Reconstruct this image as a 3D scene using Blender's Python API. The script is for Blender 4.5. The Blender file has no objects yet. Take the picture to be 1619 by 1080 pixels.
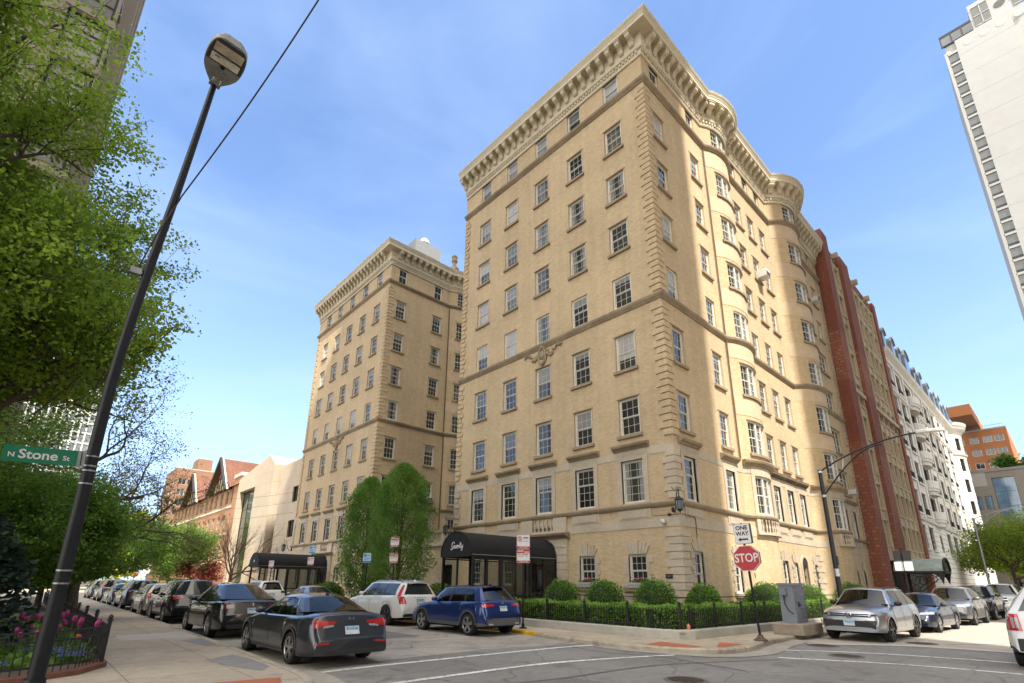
import bpy, bmesh, math, random
import numpy as np
from mathutils import Vector, Matrix, Quaternion
from mathutils.bvhtree import BVHTree
R = math.radians
scene = bpy.context.scene
COL = scene.collection
rng = random.Random(7)
nrng = np.random.default_rng(7)

# ------------------------------------------------------------------ materials
MATS = {}
def _nt(name):
    m = bpy.data.materials.new(name); m.use_nodes = True
    nt = m.node_tree
    return m, nt, nt.nodes['Principled BSDF'], nt.links
def mat(name, col, rough=0.6, metal=0.0, spec=0.5, coat=0.0, var=0.0, scale=3.0, bump=0.0, bscale=40.0, var2=0.0, scale2=0.3, coords='Object', trans=0.0, sheen=None):
    """Principled material with procedural colour variation and bump."""
    if name in MATS: return MATS[name]
    m, nt, b, L = _nt(name)
    b.inputs['Base Color'].default_value = (*col, 1)
    b.inputs['Roughness'].default_value = rough
    b.inputs['Metallic'].default_value = metal
    b.inputs['Specular IOR Level'].default_value = spec
    if coat: b.inputs['Coat Weight'].default_value = coat; b.inputs['Coat Roughness'].default_value = 0.03
    if trans: b.inputs['Transmission Weight'].default_value = trans
    if var or var2 or bump:
        tc = nt.nodes.new('ShaderNodeTexCoord')
    last = None
    for v, s, det in ((var, scale, 6), (var2, scale2, 4)):
        if not v: continue
        n = nt.nodes.new('ShaderNodeTexNoise'); n.inputs['Scale'].default_value = s; n.inputs['Detail'].default_value = det
        L.new(tc.outputs[coords], n.inputs['Vector'])
        mr = nt.nodes.new('ShaderNodeMapRange'); mr.inputs['From Min'].default_value = .3; mr.inputs['From Max'].default_value = .7
        mr.inputs['To Min'].default_value = 1 - v; mr.inputs['To Max'].default_value = 1 + v
        L.new(n.outputs['Fac'], mr.inputs['Value'])
        mx = nt.nodes.new('ShaderNodeMix'); mx.data_type = 'RGBA'; mx.blend_type = 'MULTIPLY'; mx.inputs['Factor'].default_value = 1
        if last is None: mx.inputs['A'].default_value = (*col, 1)
        else: L.new(last, mx.inputs['A'])
        L.new(mr.outputs['Result'], mx.inputs['B']); last = mx.outputs['Result']
    if last is not None: L.new(last, b.inputs['Base Color'])
    if bump:
        n = nt.nodes.new('ShaderNodeTexNoise'); n.inputs['Scale'].default_value = bscale; n.inputs['Detail'].default_value = 5
        L.new(tc.outputs[coords], n.inputs['Vector'])
        bp = nt.nodes.new('ShaderNodeBump'); bp.inputs['Strength'].default_value = bump; bp.inputs['Distance'].default_value = .02
        L.new(n.outputs['Fac'], bp.inputs['Height']); L.new(bp.outputs['Normal'], b.inputs['Normal'])
    MATS[name] = m
    return m
def brickmat(name, c1, c2, mortar, bw=0.215, bh=0.0725, ms=0.008, stain=0.12, rough=0.85, bump=0.25, bias=0.0, stscale=0.25, streak=0.0):
    """Brick / ashlar in metres over a UV map that is laid out in metres."""
    if name in MATS: return MATS[name]
    m, nt, b, L = _nt(name)
    uv = nt.nodes.new('ShaderNodeTexCoord')
    br = nt.nodes.new('ShaderNodeTexBrick')
    br.inputs['Scale'].default_value = 1; br.inputs['Brick Width'].default_value = bw; br.inputs['Row Height'].default_value = bh
    br.inputs['Mortar Size'].default_value = ms; br.inputs['Mortar Smooth'].default_value = .1; br.inputs['Bias'].default_value = bias
    br.inputs['Color1'].default_value = (*c1, 1); br.inputs['Color2'].default_value = (*c2, 1); br.inputs['Mortar'].default_value = (*mortar, 1)
    L.new(uv.outputs['UV'], br.inputs['Vector'])
    col = br.outputs['Color']
    for sc, am in ((stscale, stain), (2.3, stain * .5), (9.0, stain * .35)):
        n = nt.nodes.new('ShaderNodeTexNoise'); n.inputs['Scale'].default_value = sc; n.inputs['Detail'].default_value = 5
        L.new(uv.outputs['UV'], n.inputs['Vector'])
        mr = nt.nodes.new('ShaderNodeMapRange'); mr.inputs['From Min'].default_value = .3; mr.inputs['From Max'].default_value = .7
        mr.inputs['To Min'].default_value = 1 - am; mr.inputs['To Max'].default_value = 1 + am * .7
        L.new(n.outputs['Fac'], mr.inputs['Value'])
        mx = nt.nodes.new('ShaderNodeMix'); mx.data_type = 'RGBA'; mx.blend_type = 'MULTIPLY'; mx.inputs['Factor'].default_value = 1
        L.new(col, mx.inputs['A']); L.new(mr.outputs['Result'], mx.inputs['B']); col = mx.outputs['Result']
    if streak:   # weather streaks: noise stretched down the wall
        mp = nt.nodes.new('ShaderNodeMapping'); mp.inputs['Scale'].default_value = (1.6, .06, 1)
        L.new(uv.outputs['UV'], mp.inputs['Vector'])
        n = nt.nodes.new('ShaderNodeTexNoise'); n.inputs['Scale'].default_value = 1.5; n.inputs['Detail'].default_value = 6
        L.new(mp.outputs['Vector'], n.inputs['Vector'])
        mr = nt.nodes.new('ShaderNodeMapRange'); mr.inputs['From Min'].default_value = .35; mr.inputs['From Max'].default_value = .7
        mr.inputs['To Min'].default_value = 1 + streak * .4; mr.inputs['To Max'].default_value = 1 - streak
        L.new(n.outputs['Fac'], mr.inputs['Value'])
        mx = nt.nodes.new('ShaderNodeMix'); mx.data_type = 'RGBA'; mx.blend_type = 'MULTIPLY'; mx.inputs['Factor'].default_value = 1
        L.new(col, mx.inputs['A']); L.new(mr.outputs['Result'], mx.inputs['B']); col = mx.outputs['Result']
    L.new(col, b.inputs['Base Color'])
    b.inputs['Roughness'].default_value = rough; b.inputs['Specular IOR Level'].default_value = .3
    if bump:
        bp = nt.nodes.new('ShaderNodeBump'); bp.inputs['Strength'].default_value = bump; bp.inputs['Distance'].default_value = .01; bp.invert = True
        L.new(br.outputs['Fac'], bp.inputs['Height']); L.new(bp.outputs['Normal'], b.inputs['Normal'])
    MATS[name] = m
    return m
def leafmat(name, cols, trans=0.45, rough=0.5):
    """Leaves: colour from a per-leaf random attribute, light passes through."""
    if name in MATS: return MATS[name]
    m, nt, b, L = _nt(name)
    at = nt.nodes.new('ShaderNodeAttribute'); at.attribute_name = 'leafrand'
    cr = nt.nodes.new('ShaderNodeValToRGB')
    els = cr.color_ramp.elements
    while len(els) < len(cols): els.new(.5)
    for i, c in enumerate(cols):
        els[i].position = i / (len(cols) - 1); els[i].color = (*c, 1)
    L.new(at.outputs['Fac'], cr.inputs['Fac'])
    L.new(cr.outputs['Color'], b.inputs['Base Color'])
    b.inputs['Roughness'].default_value = rough; b.inputs['Specular IOR Level'].default_value = .35
    tr = nt.nodes.new('ShaderNodeBsdfTranslucent')
    hs = nt.nodes.new('ShaderNodeHueSaturation'); hs.inputs['Value'].default_value = 1.35; hs.inputs['Hue'].default_value = .485
    L.new(cr.outputs['Color'], hs.inputs['Color']); L.new(hs.outputs['Color'], tr.inputs['Color'])
    ms = nt.nodes.new('ShaderNodeMixShader'); ms.inputs['Fac'].default_value = trans
    L.new(b.outputs['BSDF'], ms.inputs[1]); L.new(tr.outputs['BSDF'], ms.inputs[2])
    L.new(ms.outputs['Shader'], nt.nodes['Material Output'].inputs['Surface'])
    MATS[name] = m
    return m
def glassmat(name, tint=(.5, .55, .52), fac=0.75):
    """Thin clear glass: mostly see-through with a mirror-like sheen."""
    if name in MATS: return MATS[name]
    m, nt, b, L = _nt(name)
    nt.nodes.remove(b)
    t = nt.nodes.new('ShaderNodeBsdfTransparent'); t.inputs['Color'].default_value = (*tint, 1)
    g = nt.nodes.new('ShaderNodeBsdfGlossy'); g.inputs['Roughness'].default_value = .02; g.inputs['Color'].default_value = (.9, .9, .9, 1)
    fr = nt.nodes.new('ShaderNodeFresnel'); fr.inputs['IOR'].default_value = 1.5
    ad = nt.nodes.new('ShaderNodeMath'); ad.operation = 'ADD'; ad.inputs[1].default_value = 1 - fac - .2; ad.use_clamp = True
    L.new(fr.outputs['Fac'], ad.inputs[0])
    ms = nt.nodes.new('ShaderNodeMixShader'); L.new(ad.outputs['Value'], ms.inputs['Fac'])
    L.new(t.outputs['BSDF'], ms.inputs[1]); L.new(g.outputs['BSDF'], ms.inputs[2])
    L.new(ms.outputs['Shader'], nt.nodes['Material Output'].inputs['Surface'])
    MATS[name] = m
    return m

# ------------------------------------------------------------------ objects
def tag(o, label=None, cat=None, group=None, kind=None):
    if label: o['label'] = label
    if cat: o['category'] = cat
    if group: o['group'] = group
    if kind: o['kind'] = kind
    return o
def empty(name, loc=(0, 0, 0), rz=0, label=None, cat=None, group=None):
    o = bpy.data.objects.new(name, None); COL.objects.link(o)
    o.location = loc; o.rotation_euler = (0, 0, rz); o.empty_display_size = .2
    return tag(o, label, cat, group)
def link(name, me, parent=None, loc=None, rz=None):
    o = bpy.data.objects.new(name, me); COL.objects.link(o)
    if parent is not None: o.parent = parent
    if loc is not None: o.location = loc
    if rz is not None: o.rotation_euler = (0, 0, rz)
    return o
def kids(o): return [c for c in bpy.data.objects if c.parent == o]
def copy_tree(o, parent=None, cmap=None):
    c = o.copy(); COL.objects.link(c); c.parent = parent
    for ch in (cmap[o.name] if cmap and o.name in cmap else []): copy_tree(ch, c, cmap)
    return c
def child_map():
    d = {}
    for o in bpy.data.objects:
        if o.parent: d.setdefault(o.parent.name, []).append(o)
    return d

class MB:
    """Collects faces (with material slots and metre UVs) into one mesh."""
    def __init__(s): s.v = []; s.f = []; s.m = []; s.uv = []; s.mats = []
    def mi(s, m):
        if m not in s.mats: s.mats.append(m)
        return s.mats.index(m)
    def face(s, pts, m, uvs=None):
        i = len(s.v); s.v.extend([tuple(p) for p in pts]); s.f.append(tuple(range(i, i + len(pts)))); s.m.append(s.mi(m))
        s.uv.append(uvs)
    def mesh(s, verts, faces, m):
        i = len(s.v); s.v.extend([tuple(p) for p in verts]); k = s.mi(m)
        for f in faces: s.f.append(tuple(i + j for j in f)); s.m.append(k); s.uv.append(None)
    def box(s, x0, x1, y0, y1, z0, z1, m, M=None):
        vs = [(x, y, z) for x in (x0, x1) for y in (y0, y1) for z in (z0, z1)]
        if M is not None: vs = [M @ Vector(v) for v in vs]
        s.mesh(vs, [(0, 1, 3, 2), (4, 6, 7, 5), (0, 4, 5, 1), (2, 3, 7, 6), (0, 2, 6, 4), (1, 5, 7, 3)], m)
    def bar(s, a, b, w, d, m, up=(0, 0, 1)):
        a = Vector(a); b = Vector(b); t = (b - a); L = t.length
        if L < 1e-6: return
        t.normalize(); u = Vector(up)
        if abs(t.dot(u)) > .98: u = Vector((1, 0, 0))
        x = t.cross(u).normalized(); y = x.cross(t)
        vs = [p + x * sx * w / 2 + y * sy * d / 2 for p in (a, b) for sx, sy in ((-1, -1), (1, -1), (1, 1), (-1, 1))]
        s.mesh(vs, [(0, 3, 2, 1), (4, 5, 6, 7), (0, 1, 5, 4), (1, 2, 6, 5), (2, 3, 7, 6), (3, 0, 4, 7)], m)
    def tube(s, pts, r, m, n=8, caps=True):
        pts = [Vector(p) for p in pts]; rs = r if isinstance(r, (list, tuple)) else [r] * len(pts)
        vs = []; ref = None
        for i, p in enumerate(pts):
            t = (pts[min(i + 1, len(pts) - 1)] - pts[max(i - 1, 0)])
            if t.length < 1e-9: t = Vector((0, 0, 1))
            t.normalize()
            if ref is None: ref = Vector((0, 0, 1)) if abs(t.z) < .9 else Vector((1, 0, 0))
            x = (ref - t * ref.dot(t))
            if x.length < 1e-6: x = t.orthogonal()
            x.normalize(); y = t.cross(x); ref = x
            for k in range(n):
                a = 2 * math.pi * k / n; vs.append(p + x * math.cos(a) * rs[i] + y * math.sin(a) * rs[i])
        fs = []
        for i in range(len(pts) - 1):
            for k in range(n):
                k2 = (k + 1) % n; fs.append((i * n + k, i * n + k2, (i + 1) * n + k2, (i + 1) * n + k))
        if caps: fs.append(tuple(reversed(range(n)))); fs.append(tuple(range((len(pts) - 1) * n, len(pts) * n)))
        s.mesh(vs, fs, m)
    def lathe(s, prof, m, c=(0, 0, 0), n=16, axis='z', M=None):
        vs = []; fs = []
        for r, h in prof:
            for k in range(n):
                a = 2 * math.pi * k / n
                if axis == 'z': p = Vector((r * math.cos(a), r * math.sin(a), h))
                elif axis == 'y': p = Vector((r * math.cos(a), h, r * math.sin(a)))
                else: p = Vector((h, r * math.cos(a), r * math.sin(a)))
                p = p + Vector(c)
                vs.append(M @ p if M is not None else p)
        for i in range(len(prof) - 1):
            for k in range(n):
                k2 = (k + 1) % n; fs.append((i * n + k, i * n + k2, (i + 1) * n + k2, (i + 1) * n + k))
        s.mesh(vs, fs, m)
    def prism(s, poly, z0, z1, m, M=None):
        """Extrude a 2-D polygon (x, y) from z0 to z1, then transform by M."""
        n = len(poly)
        vs = [Vector((x, y, z)) for z in (z0, z1) for x, y in poly]
        if M is not None: vs = [M @ v for v in vs]
        fs = [tuple(reversed(range(n))), tuple(range(n, 2 * n))] + [(i, (i + 1) % n, n + (i + 1) % n, n + i) for i in range(n)]
        s.mesh(vs, fs, m)
    def build(s, name, parent=None, smooth=None, loc=None, rz=None):
        me = s.data(name, smooth)
        return link(name, me, parent, loc, rz)
    def data(s, name, smooth=None):
        me = bpy.data.meshes.new(name)
        me.from_pydata([tuple(v) for v in s.v], [], s.f)
        for m in s.mats: me.materials.append(m)
        me.polygons.foreach_set('material_index', s.m)
        if True:
            uvl = me.uv_layers.new(name='UVMap')
            dat = np.zeros((len(me.loops), 2), dtype=np.float32); k = 0
            for f, u in zip(s.f, s.uv):
                if u is not None: dat[k:k + len(f)] = u
                else:
                    for j, vi in enumerate(f):
                        p = s.v[vi]; dat[k + j] = (p[0] + p[1], p[2])
                k += len(f)
            uvl.data.foreach_set('uv', dat.ravel())
        if smooth is not None:
            me.polygons.foreach_set('use_smooth', [True] * len(me.polygons))
            try: me.set_sharp_from_angle(angle=R(smooth))
            except Exception: pass
        me.update()
        return me
def weld(me, d=1e-4):
    bm = bmesh.new(); bm.from_mesh(me); bmesh.ops.remove_doubles(bm, verts=bm.verts, dist=d)
    bmesh.ops.recalc_face_normals(bm, faces=bm.faces); bm.to_mesh(me); bm.free()
def text_faces(s, size=1.0, bold=0.0, align='CENTER'):
    """Lettering as flat faces (x right, y up)."""
    c = bpy.data.curves.new('lettering', 'FONT'); c.body = s; c.size = size; c.align_x = align; c.align_y = 'CENTER'; c.offset = bold; c.resolution_u = 3
    o = bpy.data.objects.new('lettering', c); COL.objects.link(o)
    dg = bpy.context.evaluated_depsgraph_get(); dg.update()
    me = bpy.data.meshes.new_from_object(o.evaluated_get(dg))
    vs = [v.co.copy() for v in me.vertices]; fs = [tuple(p.vertices) for p in me.polygons]
    bpy.data.objects.remove(o); bpy.data.curves.remove(c); bpy.data.meshes.remove(me)
    return vs, fs
def put_text(mb, s, size, M, m, bold=0.0, align='CENTER', sx=1.0, sy=1.0):
    vs, fs = text_faces(s, size, bold, align)
    mb.mesh([M @ Vector((v.x * sx, v.y * sy, 0)) for v in vs], fs, m)
def frame_M(o, xd, yd):
    """Matrix whose local x and y run along xd, yd from origin o."""
    x = Vector(xd).normalized(); y = Vector(yd).normalized(); z = x.cross(y)
    return Matrix(((x.x, y.x, z.x, o[0]), (x.y, y.y, z.y, o[1]), (x.z, y.z, z.z, o[2]), (0, 0, 0, 1)))

# ------------------------------------------------------------------ facades follow a plan line
class Path:
    """A plan polyline; outward is to the right of travel. u is metres along it."""
    def __init__(s, segs):
        pts = []
        for g in segs:
            if g[0] == 'p': pts.append(Vector((g[1], g[2])))
            else:   # bow: chord from a to b, projecting p to the right of travel
                a = Vector(g[1]); b = Vector(g[2]); pr = g[3]; c = (b - a).length; r = ((c / 2) ** 2 + pr ** 2) / (2 * pr)
                d = (b - a).normalized(); n = Vector((d.y, -d.x)); mid = (a + b) / 2; ctr = mid + n * (pr - r); h = math.asin(min(1, c / 2 / r))
                if pr > r: h = math.pi - h
                k = max(6, int(2 * h / R(9)))
                for i in range(k + 1):
                    t = -h + 2 * h * i / k
                    q = ctr + n * r * math.cos(t) + d * r * math.sin(t)
                    if not pts or (q - pts[-1]).length > .01: pts.append(q)
        s.p = pts; s.u = [0.0]
        for i in range(1, len(pts)): s.u.append(s.u[-1] + (pts[i] - pts[i - 1]).length)
        s.L = s.u[-1]
        s.n = []
        for i in range(len(pts)):
            ds = []
            if i > 0: ds.append((pts[i] - pts[i - 1]).normalized())
            if i < len(pts) - 1: ds.append((pts[i + 1] - pts[i]).normalized())
            ns = [Vector((d.y, -d.x)) for d in ds]
            m = sum(ns, Vector((0, 0))); m.normalize()
            s.n.append(m / max(.3, m.dot(ns[0])))
    def at(s, u):
        if u <= 1e-6: return s.p[0], s.n[0]
        for i in range(1, len(s.u)):
            if abs(u - s.u[i]) < 1e-5: return s.p[i], s.n[i]
            if u < s.u[i]:
                d = (s.p[i] - s.p[i - 1]).normalized(); return s.p[i - 1] + d * (u - s.u[i - 1]), Vector((d.y, -d.x))
        return s.p[-1], s.n[-1]
    def P(s, u, off, z):
        p, n = s.at(u); return (p.x + n.x * off, p.y + n.y * off, z)
    def cuts(s, a, b):
        return [a] + [x for x in s.u if a + 1e-4 < x < b - 1e-4] + [b]
    def near_x(s, x, after=0):
        """u of the plan point with this world x (search from index after)."""
        for i in range(after + 1, len(s.p)):
            a, b = s.p[i - 1], s.p[i]
            if abs(b.x - a.x) > 1e-6 and min(a.x, b.x) - 1e-6 <= x <= max(a.x, b.x) + 1e-6:
                return s.u[i - 1] + (x - a.x) / (b.x - a.x) * (s.u[i] - s.u[i - 1])
        return s.L
def wall(mb, path, u0, u1, z0, z1, ops, m, depth=.24, mrev=None):
    """Wall sheet with real openings (ua, ub, za, zb) and their reveals."""
    us = set(path.cuts(u0, u1)); zs = {z0, z1}
    for a, b, c, d in ops: us |= {a, b}; zs |= {c, d}
    us = sorted(us); zs = sorted(zs)
    us = [u for i, u in enumerate(us) if i == 0 or u - us[i - 1] > 1e-4]
    mrev = mrev or m
    for i in range(len(us) - 1):
        uc = (us[i] + us[i + 1]) / 2
        if uc < u0 or uc > u1: continue
        hit = [o for o in ops if o[0] < uc < o[1]]
        for j in range(len(zs) - 1):
            zc = (zs[j] + zs[j + 1]) / 2
            if any(o[2] < zc < o[3] for o in hit): continue
            a, b, c, d = us[i], us[i + 1], zs[j], zs[j + 1]
            mb.face([path.P(a, 0, c), path.P(b, 0, c), path.P(b, 0, d), path.P(a, 0, d)], m, [(a, c), (b, c), (b, d), (a, d)])
    for a, b, c, d in ops:
        for u, sgn in ((a, 1), (b, -1)):
            q = [path.P(u, 0, c), path.P(u, 0, d), path.P(u, -depth, d), path.P(u, -depth, c)]
            uvs = [(u, c), (u, d), (u + depth, d), (u + depth, c)]
            if sgn < 0: q.reverse(); uvs.reverse()
            mb.face(q, mrev, uvs)
        cc = path.cuts(a, b)
        for i in range(len(cc) - 1):
            for z, fl in ((c, 0), (d, 1)):
                q = [path.P(cc[i], 0, z), path.P(cc[i], -depth, z), path.P(cc[i + 1], -depth, z), path.P(cc[i + 1], 0, z)]
                uvs = [(cc[i], z), (cc[i], z + depth), (cc[i + 1], z + depth), (cc[i + 1], z)]
                if not fl: q.reverse(); uvs.reverse()
                mb.face(q, mrev, uvs)
def sweep(mb, path, u0, u1, prof, m, caps=True):
    """Sweep a closed profile of (off, z) along the path."""
    us = path.cuts(u0, u1); n = len(prof)
    vs = [path.P(u, o, z) for u in us for o, z in prof]
    fs = []
    for i in range(len(us) - 1):
        for k in range(n):
            k2 = (k + 1) % n; fs.append((i * n + k, i * n + k2, (i + 1) * n + k2, (i + 1) * n + k))
    if caps: fs.append(tuple(range(n))); fs.append(tuple(reversed(range((len(us) - 1) * n, len(us) * n))))
    mb.mesh(vs, fs, m)
def pbox(mb, path, u0, u1, z0, z1, o0, o1, m):
    sweep(mb, path, u0, u1, [(o0, z0), (o1, z0), (o1, z1), (o0, z1)], m)
def pprism(mb, path, poly, o0, o1, m):
    """Extrude a polygon in (u, z) from off o0 to off o1 (flat stretches)."""
    n = len(poly); vs = [path.P(u, o, z) for o in (o0, o1) for u, z in poly]
    fs = [tuple(range(n)), tuple(reversed(range(n, 2 * n)))] + [((i + 1) % n, i, n + i, n + (i + 1) % n) for i in range(n)]
    mb.mesh(vs, fs, m)
# ------------------------------------------------------------------ shared surface materials
BRICK = brickmat('tan_brick', (.61, .465, .285), (.50, .375, .225), (.52, .42, .28), stain=.11, bump=.35, streak=.08)
STUCCO = mat('pink_cream_stucco', (.56, .43, .29), .85, var=.06, scale=2, var2=.08, scale2=.25, bump=.1)
STONE = mat('limestone', (.49, .415, .315), .85, var=.07, scale=6, var2=.13, scale2=.5, bump=.25, bscale=30)
STONE_D = mat('weathered_stone', (.30, .235, .155), .9, var=.16, scale=5, var2=.2, scale2=.7, bump=.3, bscale=25)
CORN = mat('painted_cornice', (.60, .53, .39), .7, var=.06, scale=4, var2=.08, scale2=.4, bump=.08)
FLASH = mat('white_flashing', (.78, .76, .70), .5, var=.04, scale=2)
WFRAME = mat('white_window_paint', (.66, .635, .56), .5, var=.05, scale=5)
DARKIN = mat('dark_room', (.02, .02, .022), .9)
BLACK = mat('black_paint', (.012, .012, .013), .42, spec=.5, var=.2, scale=8)
IRON = mat('wrought_iron', (.014, .014, .015), .55, var=.2, scale=9)
CONC = mat('concrete', (.42, .39, .34), .9, var=.1, scale=7, var2=.12, scale2=.6, bump=.25, bscale=50)
ROOFM = mat('roof_felt', (.16, .155, .15), .95, var=.1, scale=3)
def pane_mat(name, col, rough=.06, spec=.9):
    m = mat(name, col, rough, spec=spec, var=.18, scale=1.3)
    return m
PANES = [pane_mat('window_glass_dark', (.035, .036, .034)), pane_mat('window_glass_deep', (.018, .019, .02)), pane_mat('window_glass_grey', (.10, .105, .10)),
         pane_mat('window_glass_curtain', (.42, .41, .38), .25, .6), pane_mat('window_glass_blind', (.26, .26, .245), .2, .7)]

_wcache = {}
def window_meshes(w, h, cu=3, ru=2, rl=2, style='sash', kind=0, sill=True, fm=None, hood=True):
    """White timber sash window, local x right, y inward, z up, origin at sill centre."""
    key = (round(w, 2), round(h, 2), cu, ru, rl, style, kind, sill, hood, fm.name if fm else '')
    if key in _wcache: return _wcache[key]
    F = fm or WFRAME; b = MB(); hw = w / 2; t = .085
    y0, y1 = .09, .23
    b.box(-hw, -hw + t, y0, y1, 0, h, F); b.box(hw - t, hw, y0, y1, 0, h, F)
    b.box(-hw + t, hw - t, y0, y1, h - t, h, F); b.box(-hw + t, hw - t, y0 - .02, y1, 0, .07, F)
    iw = hw - t; zt = h - t; zb = .07
    if style == 'sash':
        zm = zb + (zt - zb) * (ru / (ru + rl) if ru != rl else .5)
        if ru != rl: zm = zb + (zt - zb) * rl / (ru + rl)
        for (a, c, yo, rows) in ((zm, zt, .115, ru), (zb, zm, .155, rl)):
            s = .04
            b.box(-iw, -iw + s, yo, yo + .035, a, c, F); b.box(iw - s, iw, yo, yo + .035, a, c, F)
            b.box(-iw + s, iw - s, yo, yo + .035, c - s, c, F); b.box(-iw + s, iw - s, yo, yo + .035, a, a + s, F)
            for k in range(1, cu):
                x = -iw + 2 * iw * k / cu; b.box(x - .0085, x + .0085, yo + .004, yo + .03, a + s, c - s, F)
            for k in range(1, rows):
                z = a + (c - a) * k / rows; b.box(-iw + s, iw - s, yo + .006, yo + .028, z - .0085, z + .0085, F)
    else:
        for k in range(1, cu):
            x = -iw + 2 * iw * k / cu; b.box(x - .03, x + .03, y0 + .02, y1, zb, zt, F)
        for k in range(1, ru):
            z = zb + (zt - zb) * k / ru; b.box(-iw, iw, y0 + .03, y1 - .02, z - .018, z + .018, F)
        zm = (zb + zt) / 2
    fr = b.data('window_frame')
    g = MB()
    ku, kl = {0: (0, 0), 1: (3, 0), 2: (3, 3), 3: (2, 1), 4: (4, 0), 5: (1, 1), 6: (4, 2), 7: (0, 1)}.get(kind, (0, 0))
    if kind >= 8 and style == 'sash':   # half-drawn blind, low blind, or a pair of curtains
        zc_ = {8: zt - (zt - zb) * .3, 9: zt - (zt - zb) * .68, 10: zt, 11: zt - (zt - zb) * .16}[kind]; bl = PANES[4 if kind != 9 else 3]
        for (a_, c_, yy) in ((zm, zt, .132), (zb, zm, .172)):
            hi_ = max(a_, min(c_, zc_))
            if c_ - hi_ > .01: g.face([(-iw, yy, hi_), (iw, yy, hi_), (iw, yy, c_), (-iw, yy, c_)], bl)
            if hi_ - a_ > .01:
                e_ = iw * .5 if kind == 10 else iw
                g.face([(-e_, yy, a_), (e_, yy, a_), (e_, yy, hi_), (-e_, yy, hi_)], PANES[0])
                if kind == 10:
                    for s_ in (-1, 1): g.face([(s_ * iw, yy, a_), (s_ * e_, yy, a_), (s_ * e_, yy, hi_), (s_ * iw, yy, hi_)], PANES[4])
    elif style == 'sash':
        g.face([(-iw, .132, zm), (iw, .132, zm), (iw, .132, zt), (-iw, .132, zt)], PANES[ku])
        g.face([(-iw, .172, zb), (iw, .172, zb), (iw, .172, zm), (-iw, .172, zm)], PANES[kl])
    else:
        g.face([(-iw, .16, zb), (iw, .16, zb), (iw, .16, zt), (-iw, .16, zt)], PANES[ku])
    gl = g.data('pane')
    si = None
    if sill:
        q = MB(); q.box(-hw - .14, hw + .14, -.13, .2, -.16, -.004, STONE_D)
        if hood:
            q.box(-hw - .1, hw + .1, -.05, .03, h + .004, h + .06, STONE_D)
            for x in (-hw - .075, hw + .015): q.box(x, x + .06, -.035, .03, 0, h, STONE)
        si = q.data('sill')
    _wcache[key] = (fr, gl, si)
    return _wcache[key]
def add_window(parent, path, uc, z0, w, h, name='window', **kw):
    fr, gl, si = window_meshes(w, h, **kw)
    p, n = path.at(uc); rz = math.atan2(n.x, -n.y)
    o = link(name, fr, parent, (p.x, p.y, z0), rz)
    link('pane', gl, o)
    if si: link('sill', si, o)
    return o
def add_bow_window(parent, path, ua, ub, z0, z1, lights=3, rows=4, kind=0, sill=True):
    """A window that follows a bowed wall."""
    F = WFRAME; b = MB(); t = .09
    for k in range(lights + 1):
        u = ua + (ub - ua) * k / lights; a = max(ua, u - t * .75); c = min(ub, u + t * .75)
        pbox(b, path, a, c, z0, z1, -.2, -.06, F)
    pbox(b, path, ua, ub, z0, z0 + .07, -.2, -.05, F); pbox(b, path, ua, ub, z1 - .09, z1, -.2, -.05, F)
    for k in range(lights):
        a = ua + (ub - ua) * k / lights; c = ua + (ub - ua) * (k + 1) / lights; m = (a + c) / 2
        pbox(b, path, m - .012, m + .012, z0, z1, -.17, -.13, F)
        for r in range(1, rows):
            z = z0 + (z1 - z0) * r / rows; e = .03 if r == rows // 2 else .012
            pbox(b, path, a, c, z - e, z + e, -.17, -.12, F)
    o = b.build('bow_window', parent)
    g = MB(); pm = PANES[kind]
    cc = path.cuts(ua, ub)
    for i in range(len(cc) - 1): g.face([path.P(cc[i], -.15, z0), path.P(cc[i + 1], -.15, z0), path.P(cc[i + 1], -.15, z1), path.P(cc[i], -.15, z1)], pm)
    g.build('pane', o)
    if sill:
        q = MB(); pbox(q, path, ua - .12, ub + .12, z0 - .16, z0 - .004, -.2, .12, STONE_D); q.build('sill', o)
        q = MB(); pbox(q, path, ua - .08, ub + .08, z1 + .004, z1 + .06, -.03, .05, STONE_D); q.build('lintel', o)
    return o

ROWS = {1: (1.55, 1.5), 2: (5.47, 2.13), 3: (8.92, 1.98), 4: (12.50, 2.02), 5: (16.24, 1.87), 6: (19.76, 1.84), 7: (23.25, 1.85), 8: (26.82, 1.88), 9: (30.80, 1.62)}
ZB, ZC = 32.42, 34.55

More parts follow.
